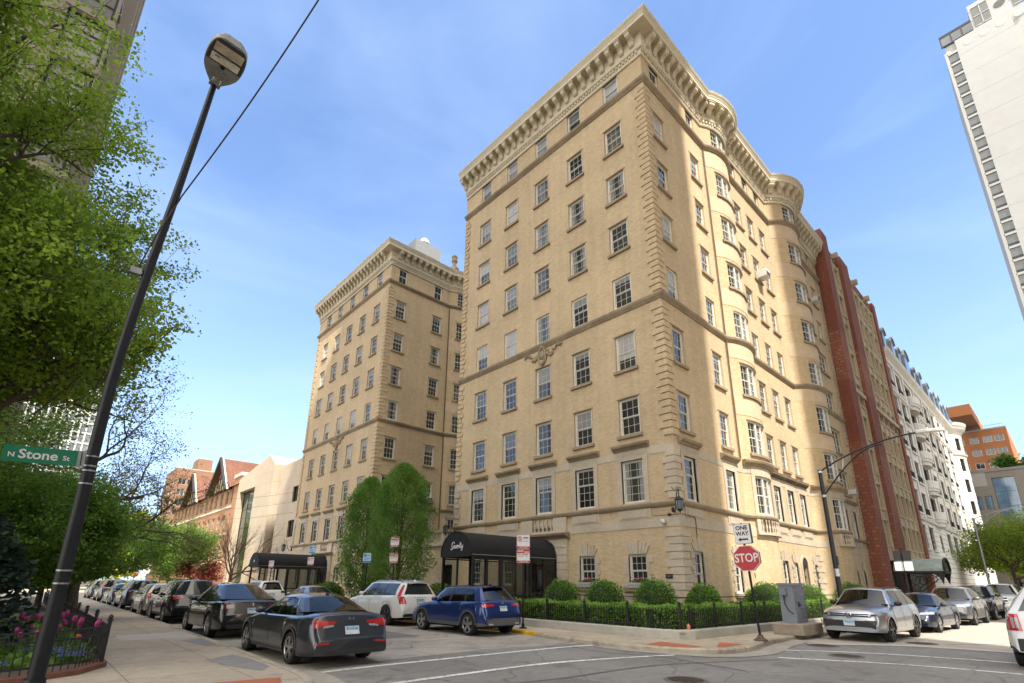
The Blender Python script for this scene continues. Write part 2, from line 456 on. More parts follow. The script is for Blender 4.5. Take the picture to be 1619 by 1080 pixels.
def quoins(mb, path, uc, z0, z1, m, hgt=.29, gap=.065, la=.60, lb=.42, off=.07, sides=(-1, 1)):
    z = z0; k = 0
    while z + hgt <= z1 + .01:
        a = la if k % 2 else lb
        pbox(mb, path, max(0, uc - (a if -1 in sides else 0)), min(path.L, uc + (a if 1 in sides else 0)), z, z + hgt, -.02, off, m)
        z += hgt + gap; k += 1
def cornice(root, path, u0, u1):
    b = MB(); Z = ZB
    prof = [(-.3, Z), (.09, Z), (.12, Z + .08), (.13, Z + .16), (.10, Z + .17), (.10, Z + .42), (.22, Z + .46), (.25, Z + .56), (.25, Z + 1.5), (.92, Z + 1.52), (.92, Z + 1.74), (.95, Z + 1.78), (.96, Z + 1.84), (1.0, Z + 1.92), (1.05, Z + 2.0), (1.06, Z + 2.08), (1.06, Z + 2.12), (-.3, Z + 2.15)]
    sweep(b, path, u0, u1, prof, CORN)
    u = u0 + .1
    while u < u1:   # dentils
        pbox(b, path, u, u + .12, Z + .22, Z + .40, .08, .2, CORN); u += .24
    n = int((u1 - u0) / .74)
    for k in range(n + 1):   # scrolled brackets
        u = u0 + .2 + k * ((u1 - u0 - .4) / n)
        a, c = u - .15, u + .15
        if any(a - .04 < q < c + .04 and nn.length > 1.2 for q, nn in zip(path.u, path.n)): continue
        pr = [(.2, Z + .80), (.32, Z + .74), (.42, Z + .82), (.46, Z + 1.0), (.56, Z + 1.12), (.70, Z + 1.14), (.82, Z + 1.22), (.84, Z + 1.34), (.84, Z + 1.515), (.2, Z + 1.515)]
        sweep(b, path, a, c, pr, CORN)
        pbox(b, path, u - .2, u + .2, Z + 1.42, Z + 1.515, .2, .885, CORN)
    o = b.build('cornice', root)
    q = MB(); sweep(q, path, u0, u1, [(-.3, Z + 2.13), (1.075, Z + 2.085), (1.09, Z + 2.125), (1.0, Z + 2.17), (-.3, Z + 2.24)], FLASH); q.build('gutter', o)
def festoon(parent, path, uc, z, m):
    """Carved cartouche with a swag of leaves on both sides."""
    b = MB()
    def ball(u, zz, off, ru, rz, ro):
        p = Vector(path.P(u, off, zz)); _, n = path.at(uc); d = Vector((-n.y, n.x, 0)); nn = Vector((n.x, n.y, 0))
        M = Matrix(((d.x * ru, nn.x * ro, 0, p.x), (d.y * ru, nn.y * ro, 0, p.y), (0, 0, rz, p.z), (0, 0, 0, 1)))
        b.lathe([(0, -1), (.5, -.87), (.87, -.5), (1, 0), (.87, .5), (.5, .87), (0, 1)], m, n=9, M=M)
    for k in range(18):
        a = k / 18 * 2 * math.pi; ball(uc + .3 * math.cos(a), z + .5 * math.sin(a), .06, .11, .13, .1)
    ball(uc, z + .05, .07, .2, .32, .1); ball(uc, z - .5, .08, .16, .2, .12); ball(uc, z + .55, .08, .2, .14, .12)
    r = random.Random(3)
    for s in (-1, 1):
        for k in range(16):
            t = k / 15; u = uc + s * (.42 + t * 1.15); zz = z + .12 - .28 * math.sin(t * math.pi * 1.9) * (1 - t * .4) + t * .1
            for j in range(2): ball(u + r.uniform(-.06, .06), zz + r.uniform(-.09, .09), .05, .075 * (1.15 - .5 * t), .085 * (1.15 - .5 * t), .06)
    return b.build('festoon', parent, smooth=60)
def ground_surround(mb, path, uc, z0, w, h):
    """Blocked stone jambs and a fan of voussoirs."""
    hw = w / 2; bh = .235; gap = .03; z = z0 - .75; k = 0
    while z + bh < z0 + h + .05:
        a = .34 if k % 2 else .2
        for s in (-1, 1):
            u0, u1 = (uc + hw, uc + hw + a) if s > 0 else (uc - hw - a, uc - hw)
            pbox(mb, path, u0, u1, z, z + bh, -.1, .05, STONE)
        z += bh + gap; k += 1
    zt = z0 + h
    for i in range(-3, 4):
        b0, b1 = (i - .5) * w / 7, (i + .5) * w / 7; t0, t1 = (i - .5) * (w + .55) / 7, (i + .5) * (w + .55) / 7
        hh = .62 if i == 0 else (.52 if abs(i) < 3 else .36)
        pprism(mb, path, [(uc + b0 + .008, zt), (uc + b1 - .008, zt), (uc + b1 + (t1 - b1) * hh / .52 - .008, zt + hh), (uc + b0 + (t0 - b0) * hh / .52 + .008, zt + hh)], -.1, .07 if i == 0 else .05, STONE)
    pbox(mb, path, uc - hw - .3, uc + hw + .3, z0 - .2, z0 - .02, -.1, .16, STONE_D)
    pbox(mb, path, uc - hw - .02, uc + hw + .02, z0 - .75, z0 - .2, -.1, .02, STONE)

def hero_block(root, ox, oy, flen, east, front=True):
    """One corner block of the old apartment house: street front of five bays (west) and the long side (south)."""
    X, Y = 21.15 + ox, 11.71 + oy
    segs = [('p', X, Y + flen), ('p', X, Y)]
    bays = []
    if east > 40:
        segs += [('bow', (28.4 + ox, Y), (32.2 + ox, Y), .58), ('bow', (39.4 + ox, Y), (44.6 + ox, Y), 1.3), ('p', 51.9 + ox, Y)]
    else:
        segs += [('bow', (28.4 + ox, Y), (32.2 + ox, Y), .58), ('p', 33.6 + ox, Y)]
    path = Path(segs)
    UC = flen
    ux = lambda x: path.near_x(x + ox, 1)
    # the bows
    def bow_u(a, b): return ux(a), ux(b)
    bows = [(bow_u(28.4, 32.2), 2.3)] + ([(bow_u(39.4, 44.6), 2.9)] if east > 40 else [])
    ops = []; wins = []; bws = []
    rnd = random.Random(11 + int(oy))
    pitch = 3.02 if oy == 0 else 3.06
    fcols = [UC - (2.31 + pitch * k) for k in range(5)]
    scols = [ux(22.55), ux(26.9)]
    s2 = [ux(33.3), ux(35.5), ux(37.7)] if east > 40 else []
    s3 = [ux(47.2), ux(49.55)] if east > 40 else []
    for r, (z0, h) in ROWS.items():
        w = 1.22 if r not in (1, 9) else (1.0 if r == 1 else 1.12)
        if r == 2: w = 1.26
        for i, u in enumerate(fcols):
            if r == 1 and i == 2: continue
            ops.append((u - w / 2, u + w / 2, z0, z0 + h)); wins.append((u, z0, w, h, r, 'f', i))
        if r == 1: continue
        ws = 1.12 if r != 9 else 1.0
        for i, u in enumerate(scols + s2):
            ops.append((u - ws / 2, u + ws / 2, z0, z0 + h)); wins.append((u, z0, ws, h, r, 's', i))
        for i, u in enumerate(s3):
            if 3 <= r <= 6:
                if i == 0:
                    uc = (s3[0] + s3[1]) / 2; ops.append((uc - 1.35, uc + 1.35, z0, z0 + h)); wins.append((uc, z0, 2.7, h, r, 't', i))
            else:
                ops.append((u - ws / 2, u + ws / 2, z0, z0 + h)); wins.append((u, z0, ws, h, r, 's', i))
        for (ba, bb), bwid in bows:
            m = (ba + bb) / 2; ops.append((m - bwid / 2, m + bwid / 2, z0, z0 + h)); bws.append((m - bwid / 2, m + bwid / 2, z0, z0 + h, r))
    gw = []
    if east > 40:
        for x, w_, z_, h_ in ((22.6, .85, 1.2, 1.95), (26.6, .85, 1.3, 1.75), (33.0, .9, 1.0, 2.1), (34.7, .7, 1.1, 1.95), (38.35, .75, .9, 2.1), (45.4, .8, .9, 2.1), (47.6, .7, .9, 2.0), (49.6, .7, .9, 2.0)):
            u = ux(x); ops.append((u - w_ / 2, u + w_ / 2, z_, z_ + h_)); gw.append((u, z_, w_, h_))
        u = ux(36.25); ops.append((u - .5, u + .5, .1, 2.9))
    uD = fcols[2]; ops.append((uD - .9, uD + .9, .1, 2.7))
    b = MB(); wall(b, path, 0, path.L, 0, ZB + .05, ops, BRICK)
    b.build('brick_wall', root)
    # stone courses, base, quoins
    b = MB()
    TB = [(-.05, 30.35), (.06, 30.35), (.10, 30.42), (.20, 30.5), (.24, 30.6), (.24, 30.66), (.14, 30.72), (-.05, 30.74)]
    b2 = MB(); sweep(b2, path, 0, path.L, TB, STONE_D); b2.build('string_course', root); b2 = MB()
    sweep(b2, path, 0, path.L, [(-.05, 15.78), (.05, 15.78), (.09, 15.85), (.17, 15.95), (.2, 16.05), (.2, 16.1), (.1, 16.17), (-.05, 16.19)], STONE_D); b2.build('string_course', root); b2 = MB()
    sweep(b2, path, 0, path.L, [(-.05, 5.14), (.07, 5.14), (.14, 5.22), (.17, 5.3), (.17, 5.35), (.05, 5.4), (-.05, 5.4)], STONE_D); b2.build('string_course', root)
    pbox(b, path, 0, path.L, 7.72, 8.12, -.05, .02, STONE); pbox(b, path, 0, path.L, 4.22, 4.72, -.05, .025, STONE); pbox(b, path, 0, path.L, 0, .75, -.05, .07, STONE)
    for u, z0, w, h, r, k, i in wins:
        if r != 2 or k == 't': continue
        hw = w / 2
        for s in (-1, 1): pbox(b, path, u + s * (hw + .13) - .13, u + s * (hw + .13) + .13, 5.41, z0 + h, -.1, .05, STONE)
        pbox(b, path, u - hw - .26, u + hw + .26, z0 + h, z0 + h + .24, -.1, .05, STONE); pbox(b, path, u - hw - .22, u + hw + .22, z0 + h + .26, z0 + h + .62, -.1, .035, STONE)
        pbox(b, path, u - hw - .3, u + hw + .3, 4.66, 5.13, -.03, .045, STONE); pbox(b, path, u - hw - .12, u + hw + .12, 4.74, 5.05, -.03, .075, STONE)
        sweep(b, path, u - hw - .42, u + hw + .42, [(-.05, 8.13), (.1, 8.13), (.14, 8.2), (.26, 8.27), (.29, 8.35), (.29, 8.4), (-.05, 8.45)], STONE_D)
    for (ba, bb), bwid in bows:
        m = (ba + bb) / 2; a, c = m - bwid / 2 - .28, m + bwid / 2 + .28
        pbox(b, path, a, m - bwid / 2, 5.41, 8.12, -.1, .04, STONE); pbox(b, path, m + bwid / 2, c, 5.41, 8.12, -.1, .04, STONE); pbox(b, path, a, c, 7.62, 8.2, -.1, .045, STONE)
        sweep(b, path, ba + .15, bb - .15, [(-.05, 8.13), (.1, 8.13), (.14, 8.22), (.28, 8.3), (.32, 8.4), (.32, 8.46), (-.05, 8.52)], STONE_D)
    if s2:
        sweep(b, path, s2[0] - 1.0, s2[2] + 1.0, [(-.05, 8.13), (.1, 8.13), (.14, 8.2), (.26, 8.27), (.29, 8.36), (.29, 8.42), (-.05, 8.46)], STONE_D)
    for u in [f for i, f in enumerate(fcols) if i != 2]: ground_surround(b, path, u, ROWS[1][0], 1.0, ROWS[1][1])
    for (u, z_, w_, h_) in gw: ground_surround(b, path, u, z_, w_, h_)
    b.build('stone_trim', root)
    for args, kw in (((UC, 8.5, 15.6, BRICK), {}), ((UC, 16.3, 30.2, BRICK), {}), ((0, 8.5, 15.6, BRICK), dict(sides=(1,))), ((0, 16.3, 30.2, BRICK), dict(sides=(1,))), ((0, 5.5, 7.6, STONE), dict(sides=(1,))),
            ((path.L, 5.5, 30.2, STONE if east > 40 else BRICK), dict(sides=(-1,))), ((UC, 5.5, 8.1, STONE), dict(hgt=.3, gap=.03, off=.07)), ((UC, .8, 4.2, STONE), dict(hgt=.3, gap=.03, la=.75, lb=.58, off=.07))) + ((((ux(39.0), .8, 4.2, STONE), dict(off=.04)),) if s2 else ()):
        q = MB(); quoins(q, path, *args, **kw); q.build('quoin_strip', root)
    # bow spandrels in smooth stucco
    for (ba, bb), bwid in bows:
        m = (ba + bb) / 2; zs = [ROWS[k] for k in range(3, 10)]
        for (za, ha), (zb_, hb) in zip(zs[:-1], zs[1:]):
            lo, hi = za + ha + .28, zb_ - .2
            if lo < 15.8 < hi: hi = 15.76
            if lo < 30.3 < hi: hi = 30.33
            q = MB(); pbox(q, path, ba + .12, bb - .12, lo, hi, -.02, .018, STUCCO); q.build('spandrel', root)
    # balustrades under the bows and over the door
    bal = [(uD - 1.75, uD + 1.75, 5, .8)] + [((ba + bb) / 2 - 1.5, (ba + bb) / 2 + 1.5, 9, 1.25) for (ba, bb), _ in bows]
    for a, c, n, hw in bal:
        m = (a + c) / 2; q = MB()
        pbox(q, path, a, m - hw, 4.45, 5.14, 0, .16, STONE); pbox(q, path, m + hw, c, 4.45, 5.14, 0, .16, STONE)
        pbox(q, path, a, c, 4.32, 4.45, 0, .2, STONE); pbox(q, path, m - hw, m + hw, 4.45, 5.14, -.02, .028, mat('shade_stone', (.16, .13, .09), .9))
        for k in range(n):
            u = m - hw + (k + .5) * 2 * hw / n; p = path.P(u, .1, 4.45)
            q.lathe([(.05, 0), (.05, .06), (.035, .1), (.06, .22), (.065, .3), (.03, .45), (.03, .55), (.055, .6), (.055, .69)], STONE, c=p, n=8)
        q.build('balustrade', root, smooth=40)
    # door
    q = MB()
    pbox(q, path, uD - 1.75, uD - .9, .1, 4.2, -.1, .1, STONE); pbox(q, path, uD + .9, uD + 1.75, .1, 4.2, -.1, .1, STONE); pbox(q, path, uD - .9, uD + .9, 2.7, 4.2, -.1, .08, STONE)
    sweep(q, path, uD - 1.9, uD + 1.9, [(-.05, 4.0), (.14, 4.0), (.2, 4.08), (.42, 4.18), (.46, 4.28), (-.05, 4.34)], STONE_D)
    for z in np.arange(.5, 3.9, .38):
        for s in (-1, 1): pbox(q, path, uD + s * 1.33 - .43, uD + s * 1.33 + .43, z, z + .34, 0, .14, STONE)
    q.build('door_surround', root)
    q = MB(); WOOD = mat('dark_door_wood', (.03, .02, .015), .4, var=.2, scale=5)
    pbox(q, path, uD - .9, uD + .9, .1, 2.7, -.3, -.2, WOOD); pbox(q, path, uD - .75, uD - .08, .9, 2.4, -.2, -.17, PANES[1]); pbox(q, path, uD + .08, uD + .75, .9, 2.4, -.2, -.17, PANES[1])
    q.build('door', root)
    if s2:
        u = ux(36.25); q = MB()
        n = 14; arc = [(u + .5 * math.cos(t), 2.9 + .5 * math.sin(t)) for t in np.linspace(0, math.pi, n)]
        pprism(q, path, arc, -.05, .012, DARKIN)
        for k in range(n - 1):
            t0, t1 = math.pi * k / (n - 1), math.pi * (k + 1) / (n - 1)
            pprism(q, path, [(u + .5 * math.cos(t0), 2.9 + .5 * math.sin(t0)), (u + .5 * math.cos(t1), 2.9 + .5 * math.sin(t1)), (u + .68 * math.cos(t1), 2.9 + .68 * math.sin(t1)), (u + .68 * math.cos(t0), 2.9 + .68 * math.sin(t0))], -.05, .06, STONE)
        for s in (-1, 1): pbox(q, path, u + s * .59 - .09, u + s * .59 + .09, .1, 2.9, -.05, .06, STONE)
        pbox(q, path, u - .5, u + .5, .1, 2.9, -.28, -.22, mat('dark_door_wood', (.03, .02, .015), .4)); pbox(q, path, u - .03, u + .03, .1, 3.4, -.22, -.16, BLACK); pbox(q, path, u - .5, u + .5, 2.2, 2.3, -.22, -.16, BLACK)
        q.build('arched_door', root)
    # windows
    for u, z0, w, h, r, k, i in wins:
        kind = rnd.choice([0, 0, 5, 7, 8, 9, 10, 11, 3, 4] if k == 'f' else [0, 7, 5, 8, 10, 11, 9])
        if k == 'f' and i >= 3 and r >= 5: kind = rnd.choice([2, 1, 1, 6, 3])
        if k == 't': add_window(root, path, u, z0, w, h, cu=3, ru=3, rl=2, style='cas', kind=rnd.choice([0, 5, 7]))
        elif r == 1: add_window(root, path, u, z0, w, h, cu=3, ru=2, rl=2, kind=0, sill=False)
        elif r == 2: add_window(root, path, u, z0, w, h, cu=3, ru=2, rl=3 if i < 5 else 2, kind=rnd.choice([0, 7, 5, 8, 10, 11]), sill=False)
        elif r == 9: add_window(root, path, u, z0, w, h, cu=1 if k == 'f' else 2, ru=1, rl=1, kind=rnd.choice([6, 3, 4]) if k == 'f' else 0, sill=False)
        elif r == 5: add_window(root, path, u, z0, w, h, kind=kind, sill=False)
        else: add_window(root, path, u, z0, w, h, kind=kind)
    for (u, z_, w_, h_) in gw: add_window(root, path, u, z_, w_, h_, cu=2, ru=2, rl=2, kind=0, sill=False)
    for a, c, za, zb_, r in bws: add_bow_window(root, path, a, c, za, zb_, kind=rnd.choice([0, 2, 0]), sill=r not in (2, 5, 9))
    cornice(root, path, 0, path.L)
    festoon(root, path, fcols[2], 15.3, STONE_D)
    # roof and hidden walls
    q = MB(); pts = [path.P(u, -.02, 0)[:2] for u in path.u] + [(path.p[-1].x, Y + flen), ]
    q.face([(x, y, ZB + 2.0) for x, y in pts], ROOFM)
    e = path.p[-1].x
    q.face([(X, Y + flen, 0), (e, Y + flen, 0), (e, Y + flen, ZB + 2), (X, Y + flen, ZB + 2)], BRICK, [(0, 0), (e - X, 0), (e - X, 34), (0, 34)])
    q.face([(e, Y, 0), (e, Y + flen, 0), (e, Y + flen, ZB + 2), (e, Y, ZB + 2)], BRICK, [(0, 0), (flen, 0), (flen, 34), (0, 34)])
    q.build('roof', root)
    # dark rooms behind the glass keep light from passing through the block
    return path, fcols, ux, UC
# ------------------------------------------------------------------ the two cream apartment blocks
main = empty('apartment_building', (21.15, 11.71, 0), 0, 'tall cream brick apartment house on the corner with rounded bays and deep bracketed cornice', 'building', 'cream brick apartment houses')
wing = empty('apartment_building', (21.15, 40.93, 0), 0, 'second cream brick apartment house set back up the street behind the two upright trees', 'building', 'cream brick apartment houses')
def at_root(fn, root, *a):
    """Parts are modelled in world metres; keep them there under a root that stands elsewhere."""
    before = set(bpy.data.objects); r = fn(root, *a)
    inv = Matrix.Translation(-Vector(root.location))
    for o in set(bpy.data.objects) - before:
        if o.parent == root: o.matrix_parent_inverse = inv
    return r
mpath, mcols, mux, mUC = at_root(hero_block, main, 0, 0, 16.9, 52)
wpath, wcols, wux, wUC = at_root(hero_block, wing, 0, 29.22, 17.3, 33)
def part(fn, root):
    at_root(lambda r: fn(r), root)

# penthouse, vent and finial on the second block's roof
b = MB(); GREYM = mat('grey_metal', (.23, .24, .24), .55, metal=.3, var=.08, scale=3)
b.box(27.9, 30.8, 47.9, 50.5, 34.2, 40.9, BRICK); b.box(27.5, 31.2, 47.5, 50.9, 40.9, 42.6, GREYM)
o = b.build('penthouse', wing); o.matrix_parent_inverse = Matrix.Translation(-Vector(wing.location))
b = MB(); b.lathe([(.5, 42.6), (.5, 43.0), (.65, 43.0), (.6, 43.3), (.42, 43.6), (.2, 43.75), (0, 43.8)], mat('white_metal', (.7, .7, .68), .4), c=(29.2, 48.3, 0))
o = b.build('roof_vent', wing, smooth=40); o.matrix_parent_inverse = Matrix.Translation(-Vector(wing.location))
b = MB(); b.box(29.2, 30.2, 41.7, 42.7, 34.4, 36.3, STONE); b.lathe([(.6, 36.3), (.5, 36.6), (.25, 36.9), (.2, 37.3), (.36, 37.5), (.3, 37.9), (.36, 38.1), (.2, 38.35), (0, 38.4)], STONE_D, c=(29.7, 42.2, 0))
o = b.build('finial', wing, smooth=40); o.matrix_parent_inverse = Matrix.Translation(-Vector(wing.location))

def ac_unit(x, y, z, rz, label, w=.65, h=.42, d=.5):
    r = empty('air_conditioner', (x, y, z), rz, label, 'air conditioner', 'window air conditioners')
    b = MB(); b.box(-w / 2, w / 2, -d, .1, 0, h, mat('ac_white', (.62, .62, .58), .5, var=.05)); b.build('casing', r)
    b = MB(); G = mat('ac_grille', (.10, .10, .10), .6)
    for k in range(8): b.box(-w / 2 + .05, w / 2 - .05, -d - .012, -d - .002, .04 + k * .045, .065 + k * .045, G)
    b.build('grille', r)
ac_unit(35.55, 11.62, 23.3, 0, 'white box air conditioner sticking out between the two rounded bays', .75, .6, .65)
ac_unit(48.8, 11.66, 26.9, 0, 'small air conditioner high on the wall beside the red brick pier')
ac_unit(wpath.at(wux(26.9))[0].x, 40.85, 8.95, 0, 'air conditioner in a courtyard window above the upright trees', .8, .42)
ac_unit(49.3, 11.6, 9.0, 0, 'air conditioner low in the triple window beside the red brick pier', .6, .4)

# courtyard terrace wall between the blocks
tw = empty('terrace_wall', (22.4, 34.7, 0), 0, 'low stone terrace wall with balustrade and barred door between the two cream blocks', 'wall')
def terrace(r):
    p = Path([('p', 22.4, 40.95), ('p', 22.4, 28.55)])
    b = MB(); wall(b, p, 0, p.L, 0, 4.45, [(p.L - 2.6, p.L - 1.4, .1, 2.9)], BRICK); b.box(22.45, 24, 28.6, 40.9, 4.3, 4.4, ROOFM); b.build('brick_wall', r)
    b = MB(); pbox(b, p, 0, p.L, 4.25, 4.55, -.1, .22, STONE); pbox(b, p, 0, p.L, 5.2, 5.42, -.06, .2, STONE_D)
    k = 0
    for u in np.arange(.2, p.L, .24):
        k += 1
        if k % 10 == 0: pbox(b, p, u - .2, u + .2, 4.5, 5.25, 0, .16, STONE)
        else: b.lathe([(.06, 0), (.04, .1), (.085, .25), (.03, .5), (.06, .62), (.06, .68)], STONE, c=p.P(u, .08, 4.54), n=7)
    b.build('balustrade', r, smooth=40)
    b = MB()
    for s, e in ((p.L - 2.95, p.L - 2.6), (p.L - 1.4, p.L - 1.05)):
        for z in np.arange(.1, 3.2, .36): pbox(b, p, s - (.08 if int(z * 3) % 2 else 0), e, z, z + .32, -.1, .07, STONE)
    pbox(b, p, p.L - 3.0, p.L - 1.0, 2.9, 3.6, -.1, .1, STONE); b.build('door_surround', r)
    b = MB(); pbox(b, p, p.L - 2.6, p.L - 1.4, .1, 2.9, -.24, -.2, DARKIN)
    for u in np.arange(p.L - 2.5, p.L - 1.4, .15): pbox(b, p, u, u + .03, .1, 2.9, -.1, -.06, IRON)
    for z in (.5, 1.5, 2.5): pbox(b, p, p.L - 2.6, p.L - 1.4, z, z + .04, -.1, -.06, IRON)
    b.build('iron_gate', r)
at_root(terrace, tw)

# ------------------------------------------------------------------ simpler neighbours
def simple_window(parent, path, uc, z0, w, h, fm, pm, cu=1, ru=2, depth=.2, name='window', fw=.07, bars=.04, rail=None):
    key = ('s', round(w, 2), round(h, 2), fm.name, pm.name, cu, ru, depth, fw, bars, rail)
    if key not in _wcache:
        b = MB(); hw = w / 2
        b.box(-hw, -hw + fw, depth - .1, depth, 0, h, fm); b.box(hw - fw, hw, depth - .1, depth, 0, h, fm); b.box(-hw + fw, hw - fw, depth - .1, depth, 0, fw, fm); b.box(-hw + fw, hw - fw, depth - .1, depth, h - fw, h, fm)
        for k in range(1, cu): x = -hw + w * k / cu; b.box(x - bars / 2, x + bars / 2, depth - .08, depth - .01, fw, h - fw, fm)
        for k in range(1, ru): z = h * k / ru; b.box(-hw + fw, hw - fw, depth - .08, depth - .01, z - bars / 2, z + bars / 2, fm)
        if rail:
            for x in np.arange(-hw, hw + .01, .1): b.box(x - .012, x + .012, -.12, -.09, 0, rail, IRON)
            b.box(-hw - .05, hw + .05, -.13, -.08, rail - .02, rail + .02, IRON); b.box(-hw, hw, -.13, -.08, .06, .1, IRON)
        g = MB(); g.face([(-hw, depth - .03, 0), (hw, depth - .03, 0), (hw, depth - .03, h), (-hw, depth - .03, h)], pm)
        _wcache[key] = (b.data('window_frame'), g.data('pane'))
    fr, gl = _wcache[key]
    p, n = path.at(uc); o = link(name, fr, parent, (p.x, p.y, z0), math.atan2(n.x, -n.y)); link('pane', gl, o); return o

# cream limestone annex up the street
b3 = empty('limestone_annex', (21.2, 69, 0), 0, 'pale limestone building with slanted roofline and tall glass slot beside a black canopy', 'building')
LIME = brickmat('pale_limestone_panels', (.56, .47, .36), (.53, .44, .33), (.34, .28, .21), bw=1.9, bh=1.35, ms=.012, stain=.07, bump=.1)
def annex(r):
    p = Path([('p', 21.3, 65.0), ('p', 21.3, 58.35)]); u = lambda y: 65.0 - y
    b = MB(); ops = [(u(60.4), u(58.75), 10.4, 12.2), (u(60.6), u(58.8), 6.4, 8.3)]
    wall(b, p, 0, p.L, 0, 15.4, ops, LIME, .3)
    p2 = Path([('p', 33, 80.4), ('p', 20.6, 80.4), ('p', 20.6, 65.9), ('p', 33, 65.9)]); v = lambda y: 12.4 + 80.4 - y
    wall(b, p2, 0, p2.L, 0, 15.7, [(v(79.2), v(72.6), 1.0, 13.7)], LIME, .9)
    b.box(21.6, 33, 64.9, 66.0, 0, 15.2, mat('dark_joint', (.03, .03, .03), .8)); b.box(21.35, 33, 58.4, 64.9, 15.2, 15.39, ROOFM)
    b.build('stone_wall', r)
    b = MB(); b.prism([(65.9, 15.7), (80.4, 15.7), (68.4, 17.3)], 20.65, 30, LIME, Matrix(((0, 0, 1, 0), (1, 0, 0, 0), (0, 1, 0, 0), (0, 0, 0, 1)))); b.build('roof', r)
    DF = mat('dark_bronze_frame', (.02, .022, .022), .4)
    for o_ in ops: simple_window(r, p, (o_[0] + o_[1]) / 2, o_[2], o_[1] - o_[0], o_[3] - o_[2], DF, PANES[1], 2, 2, .25)
    simple_window(r, p2, (v(79.2) + v(72.6)) / 2, 1.0, 6.6, 12.7, DF, mat('green_glass', (.05, .075, .05), .05, spec=1.0), 3, 5, .7)
at_root(annex, b3)

# Tudor brick house with tiled gables
b4 = empty('gabled_brick_house', (21.2, 100, 0), 0, 'orange brick house with steep red tiled gables and white stone bands', 'building')
OBR = brickmat('orange_brick', (.40, .205, .115), (.33, .16, .09), (.38, .27, .18), stain=.12)
TILE = brickmat('red_clay_tile', (.27, .125, .085), (.20, .085, .055), (.09, .045, .03), bw=.3, bh=.25, ms=.03, stain=.2, bump=.6)
def tudor(r):
    p = Path([('p', 21.2, 128), ('p', 21.2, 80.6), ('p', 30, 80.6)]); u = lambda y: 128 - y
    ops = []
    for y in np.arange(84.8, 126, 3.1):
        ops += [(u(y) - .75, u(y) + .75, z, z + 2.1) for z in (4.6, 9.2, 12.9)]
    b = MB(); wall(b, p, 0, p.L, 0, 15.4, ops, OBR, .25); b.build('brick_wall', r)
    b = MB(); W = mat('white_stone_band', (.62, .56, .46), .8, var=.06)
    for z in (8.2, 12.2, 4.0): pbox(b, p, 0, u(80.6), z, z + .28, -.02, .1, W)
    b.build('stone_band', r)
    for o_ in ops: simple_window(r, p, (o_[0] + o_[1]) / 2, o_[2], 1.5, 2.1, mat('cream_paint', (.5, .44, .33), .6), PANES[0], 2, 2)
    b = MB(); b.box(20.9, 23.2, 80.5, 83.8, 0, 16.4, OBR); b.box(20.75, 23.4, 80.35, 83.95, 16.4, 16.9, W); b.build('chimney', r)
    for yc, hw in ((91.4, 5.4), (110.4, 5.4)):
        b = MB(); T = mat('black_bargeboard', (.03, .028, .028), .5)
        for s in (-1, 1):
            q = [(20.3, yc, 20.7), (38, yc, 20.7), (38, yc + s * hw, 15.1), (20.3, yc + s * hw, 15.1)]
            uv = [(0, 7.7), (17.7, 7.7), (17.7, 0), (0, 0)]
            b.face(q, TILE, uv)
            b.bar((20.15, yc, 20.75), (20.15, yc + s * (hw + .3), 14.75), .3, .5, T); b.bar((20.32, yc, 20.95), (20.32, yc + s * (hw + .3), 14.95), .45, .14, W)
        b.build('gable_roof', r)
        b = MB(); b.face([(21.0, yc - hw, 15.3), (21.0, yc + hw, 15.3), (21.0, yc, 20.6)], mat('cream_render', (.50, .40, .26), .9, var=.1))
        for k in range(-2, 3): b.bar((20.93, yc + k * 1.3, 15.3), (20.93, yc + k * 1.3, 20.4 - abs(k) * 1.4), .2, .12, T)
        b.bar((20.93, yc - 3, 17.6), (20.93, yc + 3, 17.6), .12, .2, T); b.bar((20.9, yc - hw, 15.3), (20.9, yc + hw, 15.3), .2, .3, T); b.build('timber_gable', r)
    b = MB(); b.face([(20.6, 80.6, 15.2), (20.6, 128, 15.2), (29, 128, 19.6), (29, 80.6, 19.6)], TILE, [(0, 0), (47.4, 0), (47.4, 9.4), (0, 9.4)]); b.face([(38, 80.6, 15.2), (38, 128, 15.2), (29, 128, 19.6), (29, 80.6, 19.6)], TILE, [(0, 0), (47.4, 0), (47.4, 9.4), (0, 9.4)])
    b.build('main_roof', r)
at_root(tudor, b4)

